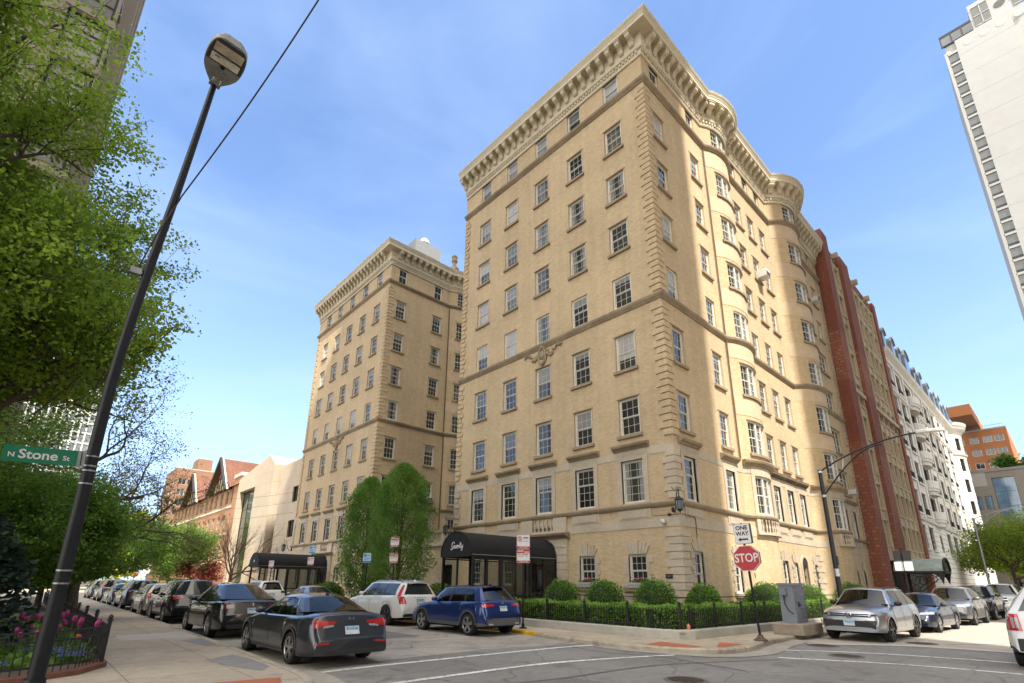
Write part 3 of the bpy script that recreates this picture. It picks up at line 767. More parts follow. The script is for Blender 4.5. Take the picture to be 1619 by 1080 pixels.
def box_tower(name, label, x0, x1, y0, y1, h, wallm, parent_loc, rows, cols_s, cols_w=None, cols_e=None, ww=1.5, wh=1.6, fm=None, pms=None, z0=3.0, pitch=3.0, cu=2, ru=1, extra=None, zmin=0, group=None, depth=.2, fw=.07):
    """A plain block with punched windows on the sides that face the street."""
    r = empty(name, parent_loc, 0, label, 'building', group)
    fm = fm or WFRAME; pms = pms or PANES[:3]
    def f(r):
        p = Path([('p', x0, y1), ('p', x0, y0), ('p', x1, y0), ('p', x1, y1)]); d = y1 - y0; w = x1 - x0
        ops = []
        for k in range(rows):
            z = z0 + k * pitch
            if z < zmin: continue
            for c in cols_w or []: ops.append((c - ww / 2, c + ww / 2, z, z + wh))
            for c in cols_s or []: ops.append((d + c - ww / 2, d + c + ww / 2, z, z + wh))
            for c in cols_e or []: ops.append((d + w + c - ww / 2, d + w + c + ww / 2, z, z + wh))
        b = MB(); wall(b, p, 0, p.L, 0, h, ops, wallm, depth + .02); b.face([(x0, y1, 0), (x1, y1, 0), (x1, y1, h), (x0, y1, h)], wallm, [(0, 0), (w, 0), (w, h), (0, h)])
        b.build('wall', r)
        b = MB(); b.box(x0 + .02, x1 - .02, y0 + .02, y1 - .02, h - .3, h - .1, ROOFM); pbox(b, p, 0, p.L, h - .001, h + .35, -.35, .06, mat('parapet_cap', (.42, .38, .32), .8)); b.build('roof', r)
        rr = random.Random(5)
        for a, c, z, z2 in ops: simple_window(r, p, (a + c) / 2, z, ww, wh, fm, rr.choice(pms), cu, ru, depth, fw=fw)
        if extra: extra(r, p)
    at_root(f, r)
    return r
BROWNB = brickmat('brown_brick', (.30, .155, .095), (.26, .13, .08), (.25, .17, .12), stain=.08)
def pent(r, p):
    b = MB(); b.box(34.2, 38.2, 183, 190, 34.0, 38.6, BROWNB); b.build('penthouse', r)
box_tower('brown_brick_tower', 'distant brown brick block rising over the yellow green trees', 28.5, 40, 180, 196, 34.2, BROWNB, (36, 190, 0), 10, [1.8, 4.2, 6.6, 9], [4, 9, 14], ww=2.0, wh=1.7, pitch=3.1, z0=1.5, extra=pent, zmin=16)

# pale gridded slabs far away on the left
def grid_slab(name, label, x0, x1, y0, h, loc, cw, fl, d=18, band=4.5):
    r = empty(name, loc, 0, label, 'building', 'far white gridded slabs')
    def f(r):
        W = mat('white_concrete_grid', (.46, .45, .42), .8, var=.05, scale=.5); b = MB()
        b.box(x0, x1, y0 + .6, y0 + d, 0, h, mat('slab_core', (.48, .46, .42), .8)); b.box(x0 - .3, x1 + .3, y0 - .2, y0 + d, h - band, h, W)
        for x in np.arange(x0, x1 + .01, cw): b.box(x - .24, x + .24, y0 - .1, y0 + .6, 0, h - band, W)
        for z in np.arange(0, h - band, fl): b.box(x0, x1, y0 + .08, y0 + .62, z - .3, z + .3, W)
        b.build('concrete_frame', r)
        g = MB(); g.box(x0 + .1, x1 - .1, y0 + .35, y0 + .58, 0, h - band, mat('slab_glass', (.10, .12, .14), .12, spec=.9, var=.5, scale=.35)); g.build('glazing', r)
    at_root(f, r)
grid_slab('white_grid_tower', 'far white office slab with a fine window grid behind the lamp post', -32, 9.4, 220, 71, (-10, 228, 0), 1.75, 3.5)
grid_slab('white_grid_tower', 'nearer white slab with broad window grid at the left edge', -45, -8.6, 150, 47.5, (-25, 158, 0), 2.4, 3.3, band=1.2)

# tall concrete tower, upper left
TAN = mat('precast_tan', (.33, .29, .235), .85, var=.05, scale=1, var2=.08, scale2=.12)
tl = empty('concrete_tower', (-12, 41, 0), 0, 'tall tan concrete apartment tower with dark framed windows behind the big tree', 'building')
def tleft(r):
    y = 32.0; xe = -2.5; p = Path([('p', -28, y), ('p', xe, y), ('p', xe, 41.7)]); L0 = xe + 28
    b = MB(); ops = []
    for k in range(17):
        z = 4.2 + 3.6 * k
        for c in (L0 - 1.02, L0 - 5.0, L0 - 9.3, L0 - 13.3, L0 - 17.5): ops.append((c - .92, c + .92, z, z + 2.95))
        for c in (L0 + 1.9, L0 + 4.7, L0 + 7.6): ops.append((c - 1.0, c + 1.0, z, z + 2.95))
    wall(b, p, 0, p.L, 0, 66, ops, TAN, .35)
    b.build('concrete_wall', r)
    b = MB()
    for k in range(18):
        z = 4.2 + 3.6 * k - .65; pbox(b, p, L0 - 2.1, L0, z + .1, z + .42, -.05, .1, TAN)
    for u in (L0 - 7.1, L0 - 11.3, L0 - 15.4): pbox(b, p, u - .25, u + .25, 0, 66, -.02, .5, TAN)
    for u in (L0 + 3.3, L0 + 6.2, L0 + 9.2): pbox(b, p, u - .22, u + .22, 0, 66, -.02, .55, TAN)
    b.build('fin', r)
    DFR = mat('dark_bronze_frame', (.02, .022, .022), .4)
    rr = random.Random(2)
    for i, (a, c, z, z2) in enumerate(ops):
        if z > 8: simple_window(r, p, (a + c) / 2, z, c - a, 2.95, DFR, rr.choice([PANES[3], PANES[3], PANES[4]]), 1, 3, .22, fw=.12, bars=.1)
    b = MB(); b.face([(-28, y, 65.9), (xe, y, 65.9), (xe, 41.7, 65.9), (-28, 41.7, 65.9)], ROOFM); b.face([(-28, y, 0), (-28, 41.7, 0), (-28, 41.7, 66), (-28, y, 66)], TAN); b.face([(xe, 41.7, 0), (-28, 41.7, 0), (-28, 41.7, 66), (xe, 41.7, 66)], TAN); b.build('roof', r)
at_root(tleft, tl)

# ---------------------------------------------------------------- right hand row
RED = brickmat('red_brick_patterned', (.265, .085, .052), (.20, .06, .038), (.18, .08, .055), stain=.18, streak=.15, bump=.3)
REDP = brickmat('red_brick_flecked', (.28, .095, .06), (.36, .21, .13), (.22, .085, .058), bw=.42, bh=.30, ms=.05, stain=.18, streak=.15, bias=-.45)
TANP = mat('tan_stone_panel', (.47, .385, .27), .85, var=.07, scale=2, var2=.1, scale2=.3)
rb = empty('red_brick_building', (62, 11.7, 0), 0, 'deco apartment house of red brick piers and tan window panels beside the cream block', 'building')
def redb(r):
    Hh = 36.3
    for x0, x1, yf in ((52.0, 53.95, 10.7), (58.55, 61.4, 10.75), (72.35, 73.6, 10.9)):
        p = Path([('p', x0, 13.5), ('p', x0, yf), ('p', x1, yf), ('p', x1, 13.5)]); b = MB()
        for z0, z1, m in ((0, 14, REDP), (14, 20, RED), (20, 25, REDP), (25, Hh, RED)): wall(b, p, 0, p.L, z0, z1, [], m)
        b.box(x0, x1, yf, 13.5, Hh - .02, Hh, STONE)
        b.build('brick_pier', r)
    b = MB(); ops1 = []; ops2 = []
    p = Path([('p', 53.95, 11.2), ('p', 58.55, 11.2)]); p2 = Path([('p', 61.4, 11.2), ('p', 72.35, 11.2)])
    C1 = (1.25, 3.35); C2 = (1.2, 3.35, 5.5, 7.65, 9.8)
    for k in range(9):
        z = 5.3 + 3.35 * k
        ops1 += [(c - .78, c + .78, z, z + 2.25) for c in C1]; ops2 += [(c - .8, c + .8, z, z + 2.25) for c in C2]
    wall(b, p, 0, p.L, 4.6, Hh - 1.2, ops1, TANP, .4); wall(b, p2, 0, p2.L, 4.6, Hh - 1.2, ops2, TANP, .4)
    for q, L_ in ((p, p.L), (p2, p2.L)):
        pbox(b, q, 0, L_, 3.9, 4.6, -.1, .3, TANP); pbox(b, q, 0, L_, 19.55, 19.95, -.05, .3, TANP); pbox(b, q, 0, L_, 0, 3.9, -.25, -.2, mat('dark_entry', (.05, .045, .04), .7)); pbox(b, q, 0, L_, Hh - 1.2, Hh - .3, -.1, .05, RED)
        for k in range(9):
            z = 5.3 + 3.35 * k; pbox(b, q, .05, L_ - .05, z - .16, z - .01, -.02, .1, TANP); pbox(b, q, .05, L_ - .05, z + 2.27, z + 2.4, -.02, .06, TANP)
    for q, cs in ((p, (.2, 2.3, 4.4)), (p2, (.2, 2.28, 4.43, 6.58, 8.73, 10.75))):
        for c in cs: pbox(b, q, c - .1, c + .1, 4.6, Hh - 1.4, -.02, .14, TANP)
    b.box(53, 73, 11.6, 28, Hh - 1.6, Hh - 1.3, ROOFM); b.box(51.95, 52.0, 13.4, 28, 0, Hh - 1.3, RED)
    for x in (56.3, 63.5, 68.5): b.box(x, x + .35, 10.5, 11.3, Hh - 1.3, Hh - .7, STONE_D)
    b.build('stone_panel', r)
    for q, ops in ((p, ops1), (p2, ops2)):
        for a, c, z, z2 in ops: simple_window(r, q, (a + c) / 2, z, c - a, 2.25, mat('bronze_frame', (.12, .10, .07), .5), PANES[0], 2, 2, .3)
at_root(redb, rb)

# white mansarded building
WST = mat('white_stone', (.66, .65, .62), .8, var=.05, scale=3, var2=.07, scale2=.3)
wbd = empty('white_mansard_building', (98, 11.7, 0), 0, 'white stone apartment house with grey mansard dormers and curved balconies', 'building')
def whiteb(r):
    x0, x1, yf = 73.6, 130, 11.3; Z = 30.2
    p = Path([('p', x0, yf), ('p', 122, yf), ('bow', (122, yf), (129, yf), 1.4), ('p', x1, yf), ('p', x1, 30)])
    cols = [2.8, 7.6, 20.4, 26.0, 31.4, 37.0, 42.8]; bal = 13.6
    ops = []; zr = [6.0, 10.2, 14.3, 18.3, 22.2, 26.1]
    for z in zr:
        for c in cols: ops.append((c - 1.3, c + 1.3, z, z + 2.75))
        ops.append((bal - 2.1, bal + 2.1, z, z + 2.9)) if z > 9 else ops.append((bal - .8, bal + .8, z, z + 2.2))
    uu = [p.near_x(x) for x in (123.4, 125.5, 127.6)]
    for z in zr:
        for c in uu: ops.append((c - .6, c + .6, z, z + 2.4))
    b = MB(); wall(b, p, 0, p.L, 0, Z, ops, WST, .38); b.build('stone_wall', r)
    b = MB()
    sweep(b, p, 0, p.L, [(-.1, Z - .8), (.15, Z - .8), (.25, Z - .4), (.7, Z), (.85, Z + .35), (-.1, Z + .45)], WST)
    for z in (9.3, 25.2): sweep(b, p, 0, p.L, [(-.1, z), (.2, z), (.3, z + .25), (-.1, z + .35)], WST)
    for z in np.arange(1, 9, .62): pbox(b, p, 0, p.L, z, z + .05, -.02, .004, mat('joint_shadow', (.2, .19, .17), .9))
    for c in (.6, 5.2, 10.4, 17.4, 23.2, 28.7, 34.2, 39.9, 46): pbox(b, p, c - .35, c + .35, 9.6, Z - .8, -.02, .14, WST)
    for z in zr:
        for c in cols: pbox(b, p, c - 1.5, c + 1.5, z - .22, z - .02, -.02, .22, WST); pbox(b, p, c - 1.5, c + 1.5, z + 2.75, z + 2.95, -.02, .08, WST)
    sweep(b, p, p.near_x(122), p.near_x(129), [(-.1, Z + .45), (.9, Z + .5), (1.1, Z + 1.1), (-.1, Z + 1.3)], WST)
    b.build('cornice', r)
    for a, c, z, z2 in ops:
        simple_window(r, p, (a + c) / 2, z, c - a, z2 - z, mat('dark_bronze_frame', (.02, .022, .022), .4), PANES[1], 2, 2, .34, rail=.8 if (2.2 < c - a < 3 and 9 < z) else None)
    for z in zr[1:]:
        b = MB(); xc = x0 + bal; n = 14; rad = 2.5
        arc = [(xc + rad * math.cos(t), yf - .9 * math.sin(t) - .05) for t in np.linspace(0, math.pi, n)]
        b.prism(arc, z - .5, z - .15, WST); b.prism([(xc + (q[0] - xc) * .86, yf + (q[1] - yf) * .8) for q in arc], z - 1.0, z - .5, WST)
        for i in range(n - 1): b.bar((*arc[i], z + .35), (*arc[i + 1], z + .35), .16, 1.0, WST)
        b.build('balcony', r)
    MAN = mat('grey_mansard', (.13, .15, .17), .5, metal=.2, var=.12, scale=2)
    b = MB(); b.face([(x0, yf + .1, Z + .4), (x1, yf + .1, Z + .4), (x1, yf + 1.6, Z + 5), (x0, yf + 1.6, Z + 5)], MAN); b.box(x0, x1, yf + 1.6, 28, Z, Z + 5.05, MAN); b.build('mansard_roof', r)
    for xc, w, h in ((76.4, 1.9, 3.5), (81.4, 2.3, 3.9), (85.0, 1.6, 3.6), (90.3, 3.4, 4.9), (95, 1.6, 3.6), (99.8, 2.2, 4.2), (106, 2.2, 4.2), (111, 1.8, 4.0), (116, 2.4, 4.6), (120.5, 1.8, 4.0), (125.5, 2.6, 4.8)):
        b = MB(); n = 12; hw = w / 2; z = Z + .45
        pr = [(-hw, 0), (hw, 0)] + [(hw * math.cos(t), h - hw * .7 + hw * .7 * math.sin(t)) for t in np.linspace(0, math.pi, n)]
        M = frame_M((xc, yf - .25, z), (1, 0, 0), (0, 0, 1))
        b.prism(pr, -2.2, 0, MAN, M); iw = hw - .28
        b.prism([(-iw, .25), (iw, .25), (iw, h - hw * .7 - .2), (-iw, h - hw * .7 - .2)], .004, .02, PANES[1], M)
        for k in range(n - 1):
            t0, t1 = math.pi * k / (n - 1), math.pi * (k + 1) / (n - 1)
            b.bar((xc + (hw + .06) * math.cos(t0), yf - .3, z + h - hw * .7 + (hw * .7 + .06) * math.sin(t0)), (xc + (hw + .06) * math.cos(t1), yf - .3, z + h - hw * .7 + (hw * .7 + .06) * math.sin(t1)), .24, .14, mat('zinc', (.30, .33, .36), .5, metal=.3))
        b.build('dormer', r)
at_root(whiteb, wbd)

# far right: orange block and grey block
ORB = brickmat('orange_block_brick', (.52, .20, .075), (.47, .175, .065), (.42, .22, .12), bw=.4, bh=.15, stain=.07)
def orpent(r, p):
    b = MB(); b.box(149, 175, 9, 13, 39, 41.5, ORB); b.build('penthouse', r)
    b = MB()
    for y in np.arange(5, 15, .5): b.box(160.1, 160.15, y, y + .04, 37.4, 38.5, GREYM)
    b.box(160.1, 160.15, 5, 15, 38.45, 38.52, GREYM); b.build('railing', r)
box_tower('orange_brick_block', 'orange brick apartment block with square windows far down the side street', 160, 200, 4.6, 15.5, 37.4, ORB, (180, 10, 0), 10, [3, 7, 11, 15, 19, 23], [2.3, 5.0, 7.4, 9.4], ww=1.7, wh=1.5, pitch=3.05, z0=7, zmin=18, extra=orpent, fw=.12)
gb = empty('grey_office_block', (145, 6, 0), 0, 'grey brick block with a large blue picture window and trees on its roof', 'building')
def greyb(r):
    GR = brickmat('grey_brick', (.30, .265, .215), (.27, .24, .195), (.24, .21, .17), bw=.4, bh=.15, stain=.06)
    p = Path([('p', 140, 13), ('p', 140, -8), ('p', 158, -8)]); b = MB()
    ops = [(4.9, 8.3, 14.5, 23.0), (1.6, 2.7, 16.8, 19.5), (3.2, 4.3, 16.8, 19.5), (9.6, 10.8, 18.6, 21.2), (12.2, 13.4, 18.6, 21.2), (9.6, 10.8, 12, 15), (1.6, 2.7, 10, 13), (3.2, 4.3, 10, 13)]
    wall(b, p, 0, p.L, 0, 24.3, ops, GR, .4); b.build('wall', r)
    b = MB(); pbox(b, p, 0, p.L, 24.3, 24.8, -.5, .15, GREYM); b.box(140.1, 158, -8, 13, 24, 24.3, ROOFM); b.box(139.95, 140.0, 8.9, 13, 21.5, 24.3, mat('pale_panel', (.42, .39, .34), .8)); b.build('roof', r)
    BG = mat('blue_glass', (.12, .22, .34), .05, spec=1.0, var=.3, scale=.4)
    for a, c, z, z2 in ops: simple_window(r, p, (a + c) / 2, z, c - a, z2 - z, mat('dark_bronze_frame', (.02, .022, .022), .4), BG, 2, 3 if z2 - z > 5 else 1, .3)
at_root(greyb, gb)

# white tower, upper right
wt = empty('white_tower', (136, -14, 0), 0, 'tall white apartment tower with a strip of windows down its edge against the sky', 'building')
def wtower(r):
    X0, Yn, Z = 126.0, -3.15, 116.5
    WT = mat('white_tower_panel', (.44, .44, .42), .8, var=.03, scale=.6, var2=.05, scale2=.05)
    b = MB(); b.box(X0 + .35, 150, -30, Yn - .35, 0, Z, WT)
    b.box(X0, X0 + .4, -14.0, Yn - 2.1, 0, Z, WT)
    b.box(X0 - .05, X0 + .4, Yn - .42, Yn, 0, Z - 2.2, WT); b.box(X0, X0 + .6, Yn - 2.1, Yn, Z - 3.2, Z - 2.6, WT)
    b.box(X0, 150, Yn - .5, Yn + .02, 0, Z - 2.6, mat('tower_side', (.46, .42, .35), .85))
    for k in range(8): b.box(X0 - .012, X0, -14.0, Yn - 2.1, Z - 4.5 - 5.6 * k, Z - 4.44 - 5.6 * k, mat('panel_joint', (.42, .41, .38), .9))
    for k in range(8, 20): b.box(X0 - .012, X0, -14.0, Yn - 2.1, Z - 4.5 - 5.6 * k, Z - 4.44 - 5.6 * k, mat('panel_joint', (.42, .41, .38), .9))
    for k in range(38): b.box(X0, X0 + .4, Yn - 2.1, Yn - .4, Z - 6.2 - 2.9 * k, Z - 5.7 - 2.9 * k, WT)
    b.box(X0 + 1.0, 150, -16, Yn - 5.4, Z, Z + 7.5, WT)
    b.build('concrete_wall', r)
    b = MB(); DF = mat('dark_bronze_frame', (.02, .022, .022), .4); SG = mat('tower_glass', (.10, .115, .125), .15, spec=.8, var=.25, scale=.3)
    b.box(X0 + .1, X0 + .2, Yn - 5.3, Yn, Z + .05, Z + 2.4, SG); b.box(X0, X0 + .3, Yn - 5.3, Yn + .1, Z + 2.4, Z + 2.9, DF); b.box(X0, X0 + .3, Yn - 5.3, Yn + .1, Z - .2, Z + .05, DF)
    for y in (Yn, Yn - 1.8, Yn - 3.6): b.box(X0 + .02, X0 + .25, y - .1, y + .1, Z, Z + 2.5, DF)
    b.build('glass_screen', r)
    for y0, y1 in ((Yn - 8.4, Yn - 5.9), (Yn - 14.6, Yn - 11.8)):
        b = MB(); b.box(X0 + .9, X0 + 1.0, y0, y1, Z + 1.0, Z + 6.4, PANES[2])
        for k in range(3): b.box(X0 + .8, X0 + .95, y0, y1, Z + 1.0 + 2.6 * k, Z + 1.2 + 2.6 * k, WT)
        b.box(X0 + .8, X0 + .95, (y0 + y1) / 2 - .08, (y0 + y1) / 2 + .08, Z + 1, Z + 6.4, WT); b.build('penthouse_window', r); b = MB()
    for y in (Yn - 4, Yn - 6.6, Yn - 9.2, Yn - 11.9):
      b = MB(); b.lathe([(0, -.03), (.75, -.03), (.8, .0), (.68, .02)], mat('pale_disc', (.40, .43, .43), .4), c=(X0, y, Z - 2.2), n=20, axis='x'); b.build('round_window', r)
    b = MB(); b.lathe([(0, -.03), (.9, -.03)], PANES[0], c=(X0 + .98, Yn - 10, Z + 3.6), n=20, axis='x')
    b.build('round_window', r)
    q = MB(); q.box(0, .1, -.85, .85, 0, 2.35, SG); q.box(-.03, .05, -.85, .85, 0, .6, DF); q.box(-.02, .06, .8, .86, 0, 2.4, DF); wm = q.data('window')
    for k in range(38): link('window', wm, r, (X0 + .2, Yn - 1.25, Z - 5.68 - 2.9 * k))
    q = MB(); q.box(0, .1, -1.4, 1.4, 0, 2.0, SG); q.box(-.03, .05, -1.4, 1.4, 1.9, 2.35, DF); q.box(-.03, .05, -.05, .05, 0, 2.35, WFRAME); wm2 = q.data('window')
    for k in range(6): link('window', wm2, r, (X0 - .06, Yn - 15.4, Z - 4.2 - 2.9 * k))
at_root(wtower, wt)

# towers over the road, out of the picture: they shade the crossing and leave one strip of sun
TWM = brickmat('tower_brick', (.42, .36, .28), (.36, .31, .24), (.33, .28, .22), bw=2.4, bh=3.0, ms=.25, stain=.1)
def plain_tower(x0, x1, y0, y1, h, label):
    r = empty('apartment_tower', ((x0 + x1) / 2, (y0 + y1) / 2, 0), 0, label, 'building', 'towers across the side street')
    def f(r):
        p = Path([('p', x0, y0), ('p', x1, y0), ('p', x1, y1), ('p', x0, y1), ('p', x0, y0 + .01)]); b = MB()
        wall(b, p, 0, p.L, 0, h, [], TWM); b.face([(x0, y0, h), (x1, y0, h), (x1, y1, h), (x0, y1, h)], ROOFM); b.build('wall', r)
        b = MB(); g = PANES[0]; n = int(h / 3.2)
        for k in range(1, n): b.box(x0 + 1, x1 - 1, y1 - .02, y1 + .03, k * 3.2 + .4, k * 3.2 + 2.0, g)
        b.build('window_band', r)
    at_root(f, r)
# ------------------------------------------------------------------ ground, roads, pavements
def groundmat(name, c, var, scale, var2, scale2, crack=0.0, bump=.3, bscale=60, rough=.92, joints=None, speck=0.0):
    if name in MATS: return MATS[name]
    m = mat(name, c, rough, var=var, scale=scale, var2=var2, scale2=scale2, bump=bump, bscale=bscale)
    nt = m.node_tree; L = nt.links; b = nt.nodes['Principled BSDF']; b.inputs['Specular IOR Level'].default_value = .25
    col = b.inputs['Base Color'].links[0].from_socket
    tc = nt.nodes.new('ShaderNodeTexCoord')
    def mul(fac_socket, lo, hi, f0, f1):
        nonlocal col
        mr = nt.nodes.new('ShaderNodeMapRange'); mr.inputs['From Min'].default_value = f0; mr.inputs['From Max'].default_value = f1
        mr.inputs['To Min'].default_value = lo; mr.inputs['To Max'].default_value = hi
        L.new(fac_socket, mr.inputs['Value'])
        mx = nt.nodes.new('ShaderNodeMix'); mx.data_type = 'RGBA'; mx.blend_type = 'MULTIPLY'; mx.inputs['Factor'].default_value = 1
        L.new(col, mx.inputs['A']); L.new(mr.outputs['Result'], mx.inputs['B']); col = mx.outputs['Result']
    if crack:
        ns = nt.nodes.new('ShaderNodeTexNoise'); ns.inputs['Scale'].default_value = .8; ns.inputs['Detail'].default_value = 6
        L.new(tc.outputs['Object'], ns.inputs['Vector'])
        ad = nt.nodes.new('ShaderNodeMixRGB'); ad.inputs['Fac'].default_value = .45; L.new(tc.outputs['Object'], ad.inputs[1]); L.new(ns.outputs['Color'], ad.inputs[2])
        vo = nt.nodes.new('ShaderNodeTexVoronoi'); vo.feature = 'DISTANCE_TO_EDGE'; vo.inputs['Scale'].default_value = .75
        L.new(ad.outputs['Color'], vo.inputs['Vector']); mul(vo.outputs['Distance'], 1 - crack, 1, 0.0, .012)
    if joints:
        br = nt.nodes.new('ShaderNodeTexBrick'); br.offset = 0; br.inputs['Scale'].default_value = 1; br.inputs['Brick Width'].default_value = joints[0]; br.inputs['Row Height'].default_value = joints[1]
        br.inputs['Mortar Size'].default_value = .012; br.inputs['Mortar Smooth'].default_value = .3
        L.new(tc.outputs['Object'], br.inputs['Vector']); mul(br.outputs['Fac'], 1, .55, 0, 1)
    if speck:
        n2 = nt.nodes.new('ShaderNodeTexNoise'); n2.inputs['Scale'].default_value = 55; n2.inputs['Detail'].default_value = 2
        L.new(tc.outputs['Object'], n2.inputs['Vector']); mul(n2.outputs['Fac'], 1 - speck, 1 + speck, .35, .65)
    L.new(col, b.inputs['Base Color'])
    return m
ASPH = groundmat('dark_asphalt', (.225, .213, .195), .10, 5, .16, .35, crack=.35, speck=.28)
ASPH2 = groundmat('worn_pale_asphalt', (.34, .31, .265), .10, 4, .16, .4, crack=.5, speck=.2)
CROAD = groundmat('pale_concrete_road', (.38, .345, .29), .07, 3, .1, .3, joints=(6.0, 4.0), speck=.08)
SIDE = groundmat('tan_pavement_concrete', (.43, .36, .27), .08, 5, .14, .5, joints=(1.6, 1.55), speck=.1)
KERB = groundmat('kerb_concrete', (.40, .35, .27), .12, 5, .16, .8, speck=.1)
EARTH = groundmat('ground_soil', (.12, .10, .07), .15, 3, .2, .3)
PAINTW = groundmat('white_road_paint', (.66, .65, .62), .12, 9, .16, .8, speck=.15, bump=.1)
YEL = groundmat('yellow_kerb_paint', (.62, .36, .02), .10, 6, .2, 1.5, bump=.15)
TAC = groundmat('red_tactile_pad', (.42, .14, .075), .10, 8, .1, 1, bump=.3, bscale=120)
PATCH = groundmat('grey_pavement_patch', (.25, .24, .225), .08, 6, .1, .7, speck=.1)
PALEP = groundmat('pale_pavement_slab', (.47, .44, .38), .05, 6, .08, .7, speck=.06)

def worn(m, base, amt):
    nt = m.node_tree; L = nt.links; b = nt.nodes['Principled BSDF']; src = b.inputs['Base Color'].links[0].from_socket
    tc = nt.nodes.new('ShaderNodeTexCoord'); n = nt.nodes.new('ShaderNodeTexNoise'); n.inputs['Scale'].default_value = 7; n.inputs['Detail'].default_value = 9; n.inputs['Roughness'].default_value = .7; L.new(tc.outputs['Object'], n.inputs['Vector'])
    mr = nt.nodes.new('ShaderNodeMapRange'); mr.inputs['From Min'].default_value = amt; mr.inputs['From Max'].default_value = amt + .07; L.new(n.outputs['Fac'], mr.inputs['Value'])
    mx = nt.nodes.new('ShaderNodeMix'); mx.data_type = 'RGBA'; L.new(mr.outputs['Result'], mx.inputs['Factor']); mx.inputs['A'].default_value = (*base, 1); L.new(src, mx.inputs['B']); L.new(mx.outputs['Result'], b.inputs['Base Color'])
worn(PAINTW, (.24, .23, .21), .40); worn(YEL, (.36, .30, .20), .36)
def stains(m, scale, lo, amt):
    nt = m.node_tree; L = nt.links; b = nt.nodes['Principled BSDF']; src = b.inputs['Base Color'].links[0].from_socket
    tc = nt.nodes.new('ShaderNodeTexCoord'); n = nt.nodes.new('ShaderNodeTexNoise'); n.inputs['Scale'].default_value = scale; n.inputs['Detail'].default_value = 3; L.new(tc.outputs['Object'], n.inputs['Vector'])
    mr = nt.nodes.new('ShaderNodeMapRange'); mr.inputs['From Min'].default_value = lo; mr.inputs['From Max'].default_value = lo + .1; mr.inputs['To Min'].default_value = 1; mr.inputs['To Max'].default_value = 1 - amt; L.new(n.outputs['Fac'], mr.inputs['Value'])
    mx = nt.nodes.new('ShaderNodeMix'); mx.data_type = 'RGBA'; mx.blend_type = 'MULTIPLY'; mx.inputs['Factor'].default_value = 1; L.new(src, mx.inputs['A']); L.new(mr.outputs['Result'], mx.inputs['B']); L.new(mx.outputs['Result'], b.inputs['Base Color'])
stains(ASPH, 1.3, .58, .22); stains(ASPH2, 1.0, .56, .28); stains(CROAD, .9, .58, .15); stains(SIDE, 2.2, .60, .22); stains(SIDE, 9, .66, .35); stains(KERB, 3, .55, .3)
def sheet(name, poly, z, m, kind='structure'):
    b = MB(); b.face([(x, y, z) for x, y in poly], m); o = b.build(name); return tag(o, kind=kind)
b = MB(); b.face([(-900, -900, -.03), (900, -900, -.03), (900, 900, -.03), (-900, 900, -.03)], EARTH); tag(b.build('ground'), kind='structure')
def offset_line(pts, d):
    out = []
    for i, p in enumerate(pts):
        p = Vector(p); ds = []
        if i > 0: ds.append((p - Vector(pts[i - 1])).normalized())
        if i < len(pts) - 1: ds.append((Vector(pts[i + 1]) - p).normalized())
        t = sum(ds, Vector((0, 0))).normalized(); out.append((p.x + t.y * d, p.y - t.x * d))
    return out
def smooth_line(pts, n=6):
    P_ = [Vector(p) for p in pts]; out = []
    for i in range(len(P_) - 1):
        p0 = P_[max(i - 1, 0)]; p1 = P_[i]; p2 = P_[i + 1]; p3 = P_[min(i + 2, len(P_) - 1)]
        for k in range(n):
            t = k / n
            out.append(tuple(.5 * ((2 * p1) + (p2 - p0) * t + (2 * p0 - 5 * p1 + 4 * p2 - p3) * t * t + (3 * p1 - p0 - 3 * p2 + p3) * t ** 3)))
    out.append(tuple(P_[-1])); return out
# kerb lines (road edge)
kerb_w = [(4.6, 140)] + [(4.55, 60), (4.5, 40), (4.4, 25), (4.25, 16.5), (4.1, 11.2), (4.02, 9.6), (3.7, 8.2), (2.9, 6.9), (1.5, 6.0), (-1, 5.6)]
kw = [(4.6, 140), (4.55, 60), (4.5, 40), (4.4, 25)] + smooth_line([(4.4, 25), (4.25, 16.5), (4.1, 11.2), (4.0, 9.4), (3.5, 8.0), (2.5, 7.0), (1.0, 6.4), (-1.5, 6.1)], 6)[1:] + [(-40, 6.1)]
ke = [(13.1, 140), (13.1, 20)] + smooth_line([(13.1, 20), (13.05, 14), (12.75, 12.2), (12.5, 10.8), (12.45, 9.0), (12.6, 8.0), (12.95, 7.15), (13.6, 6.55), (14.8, 6.4), (17, 6.75), (18.8, 6.75), (20, 6.55)], 6)[1:] + [(24, 6.35), (40, 5.6), (110, 2.6), (150, 1.2)]
ks = [(200, -9), (110, -5.2), (40, -2.6), (20, -1.9), (8, -2.6), (-40, -2.6)]
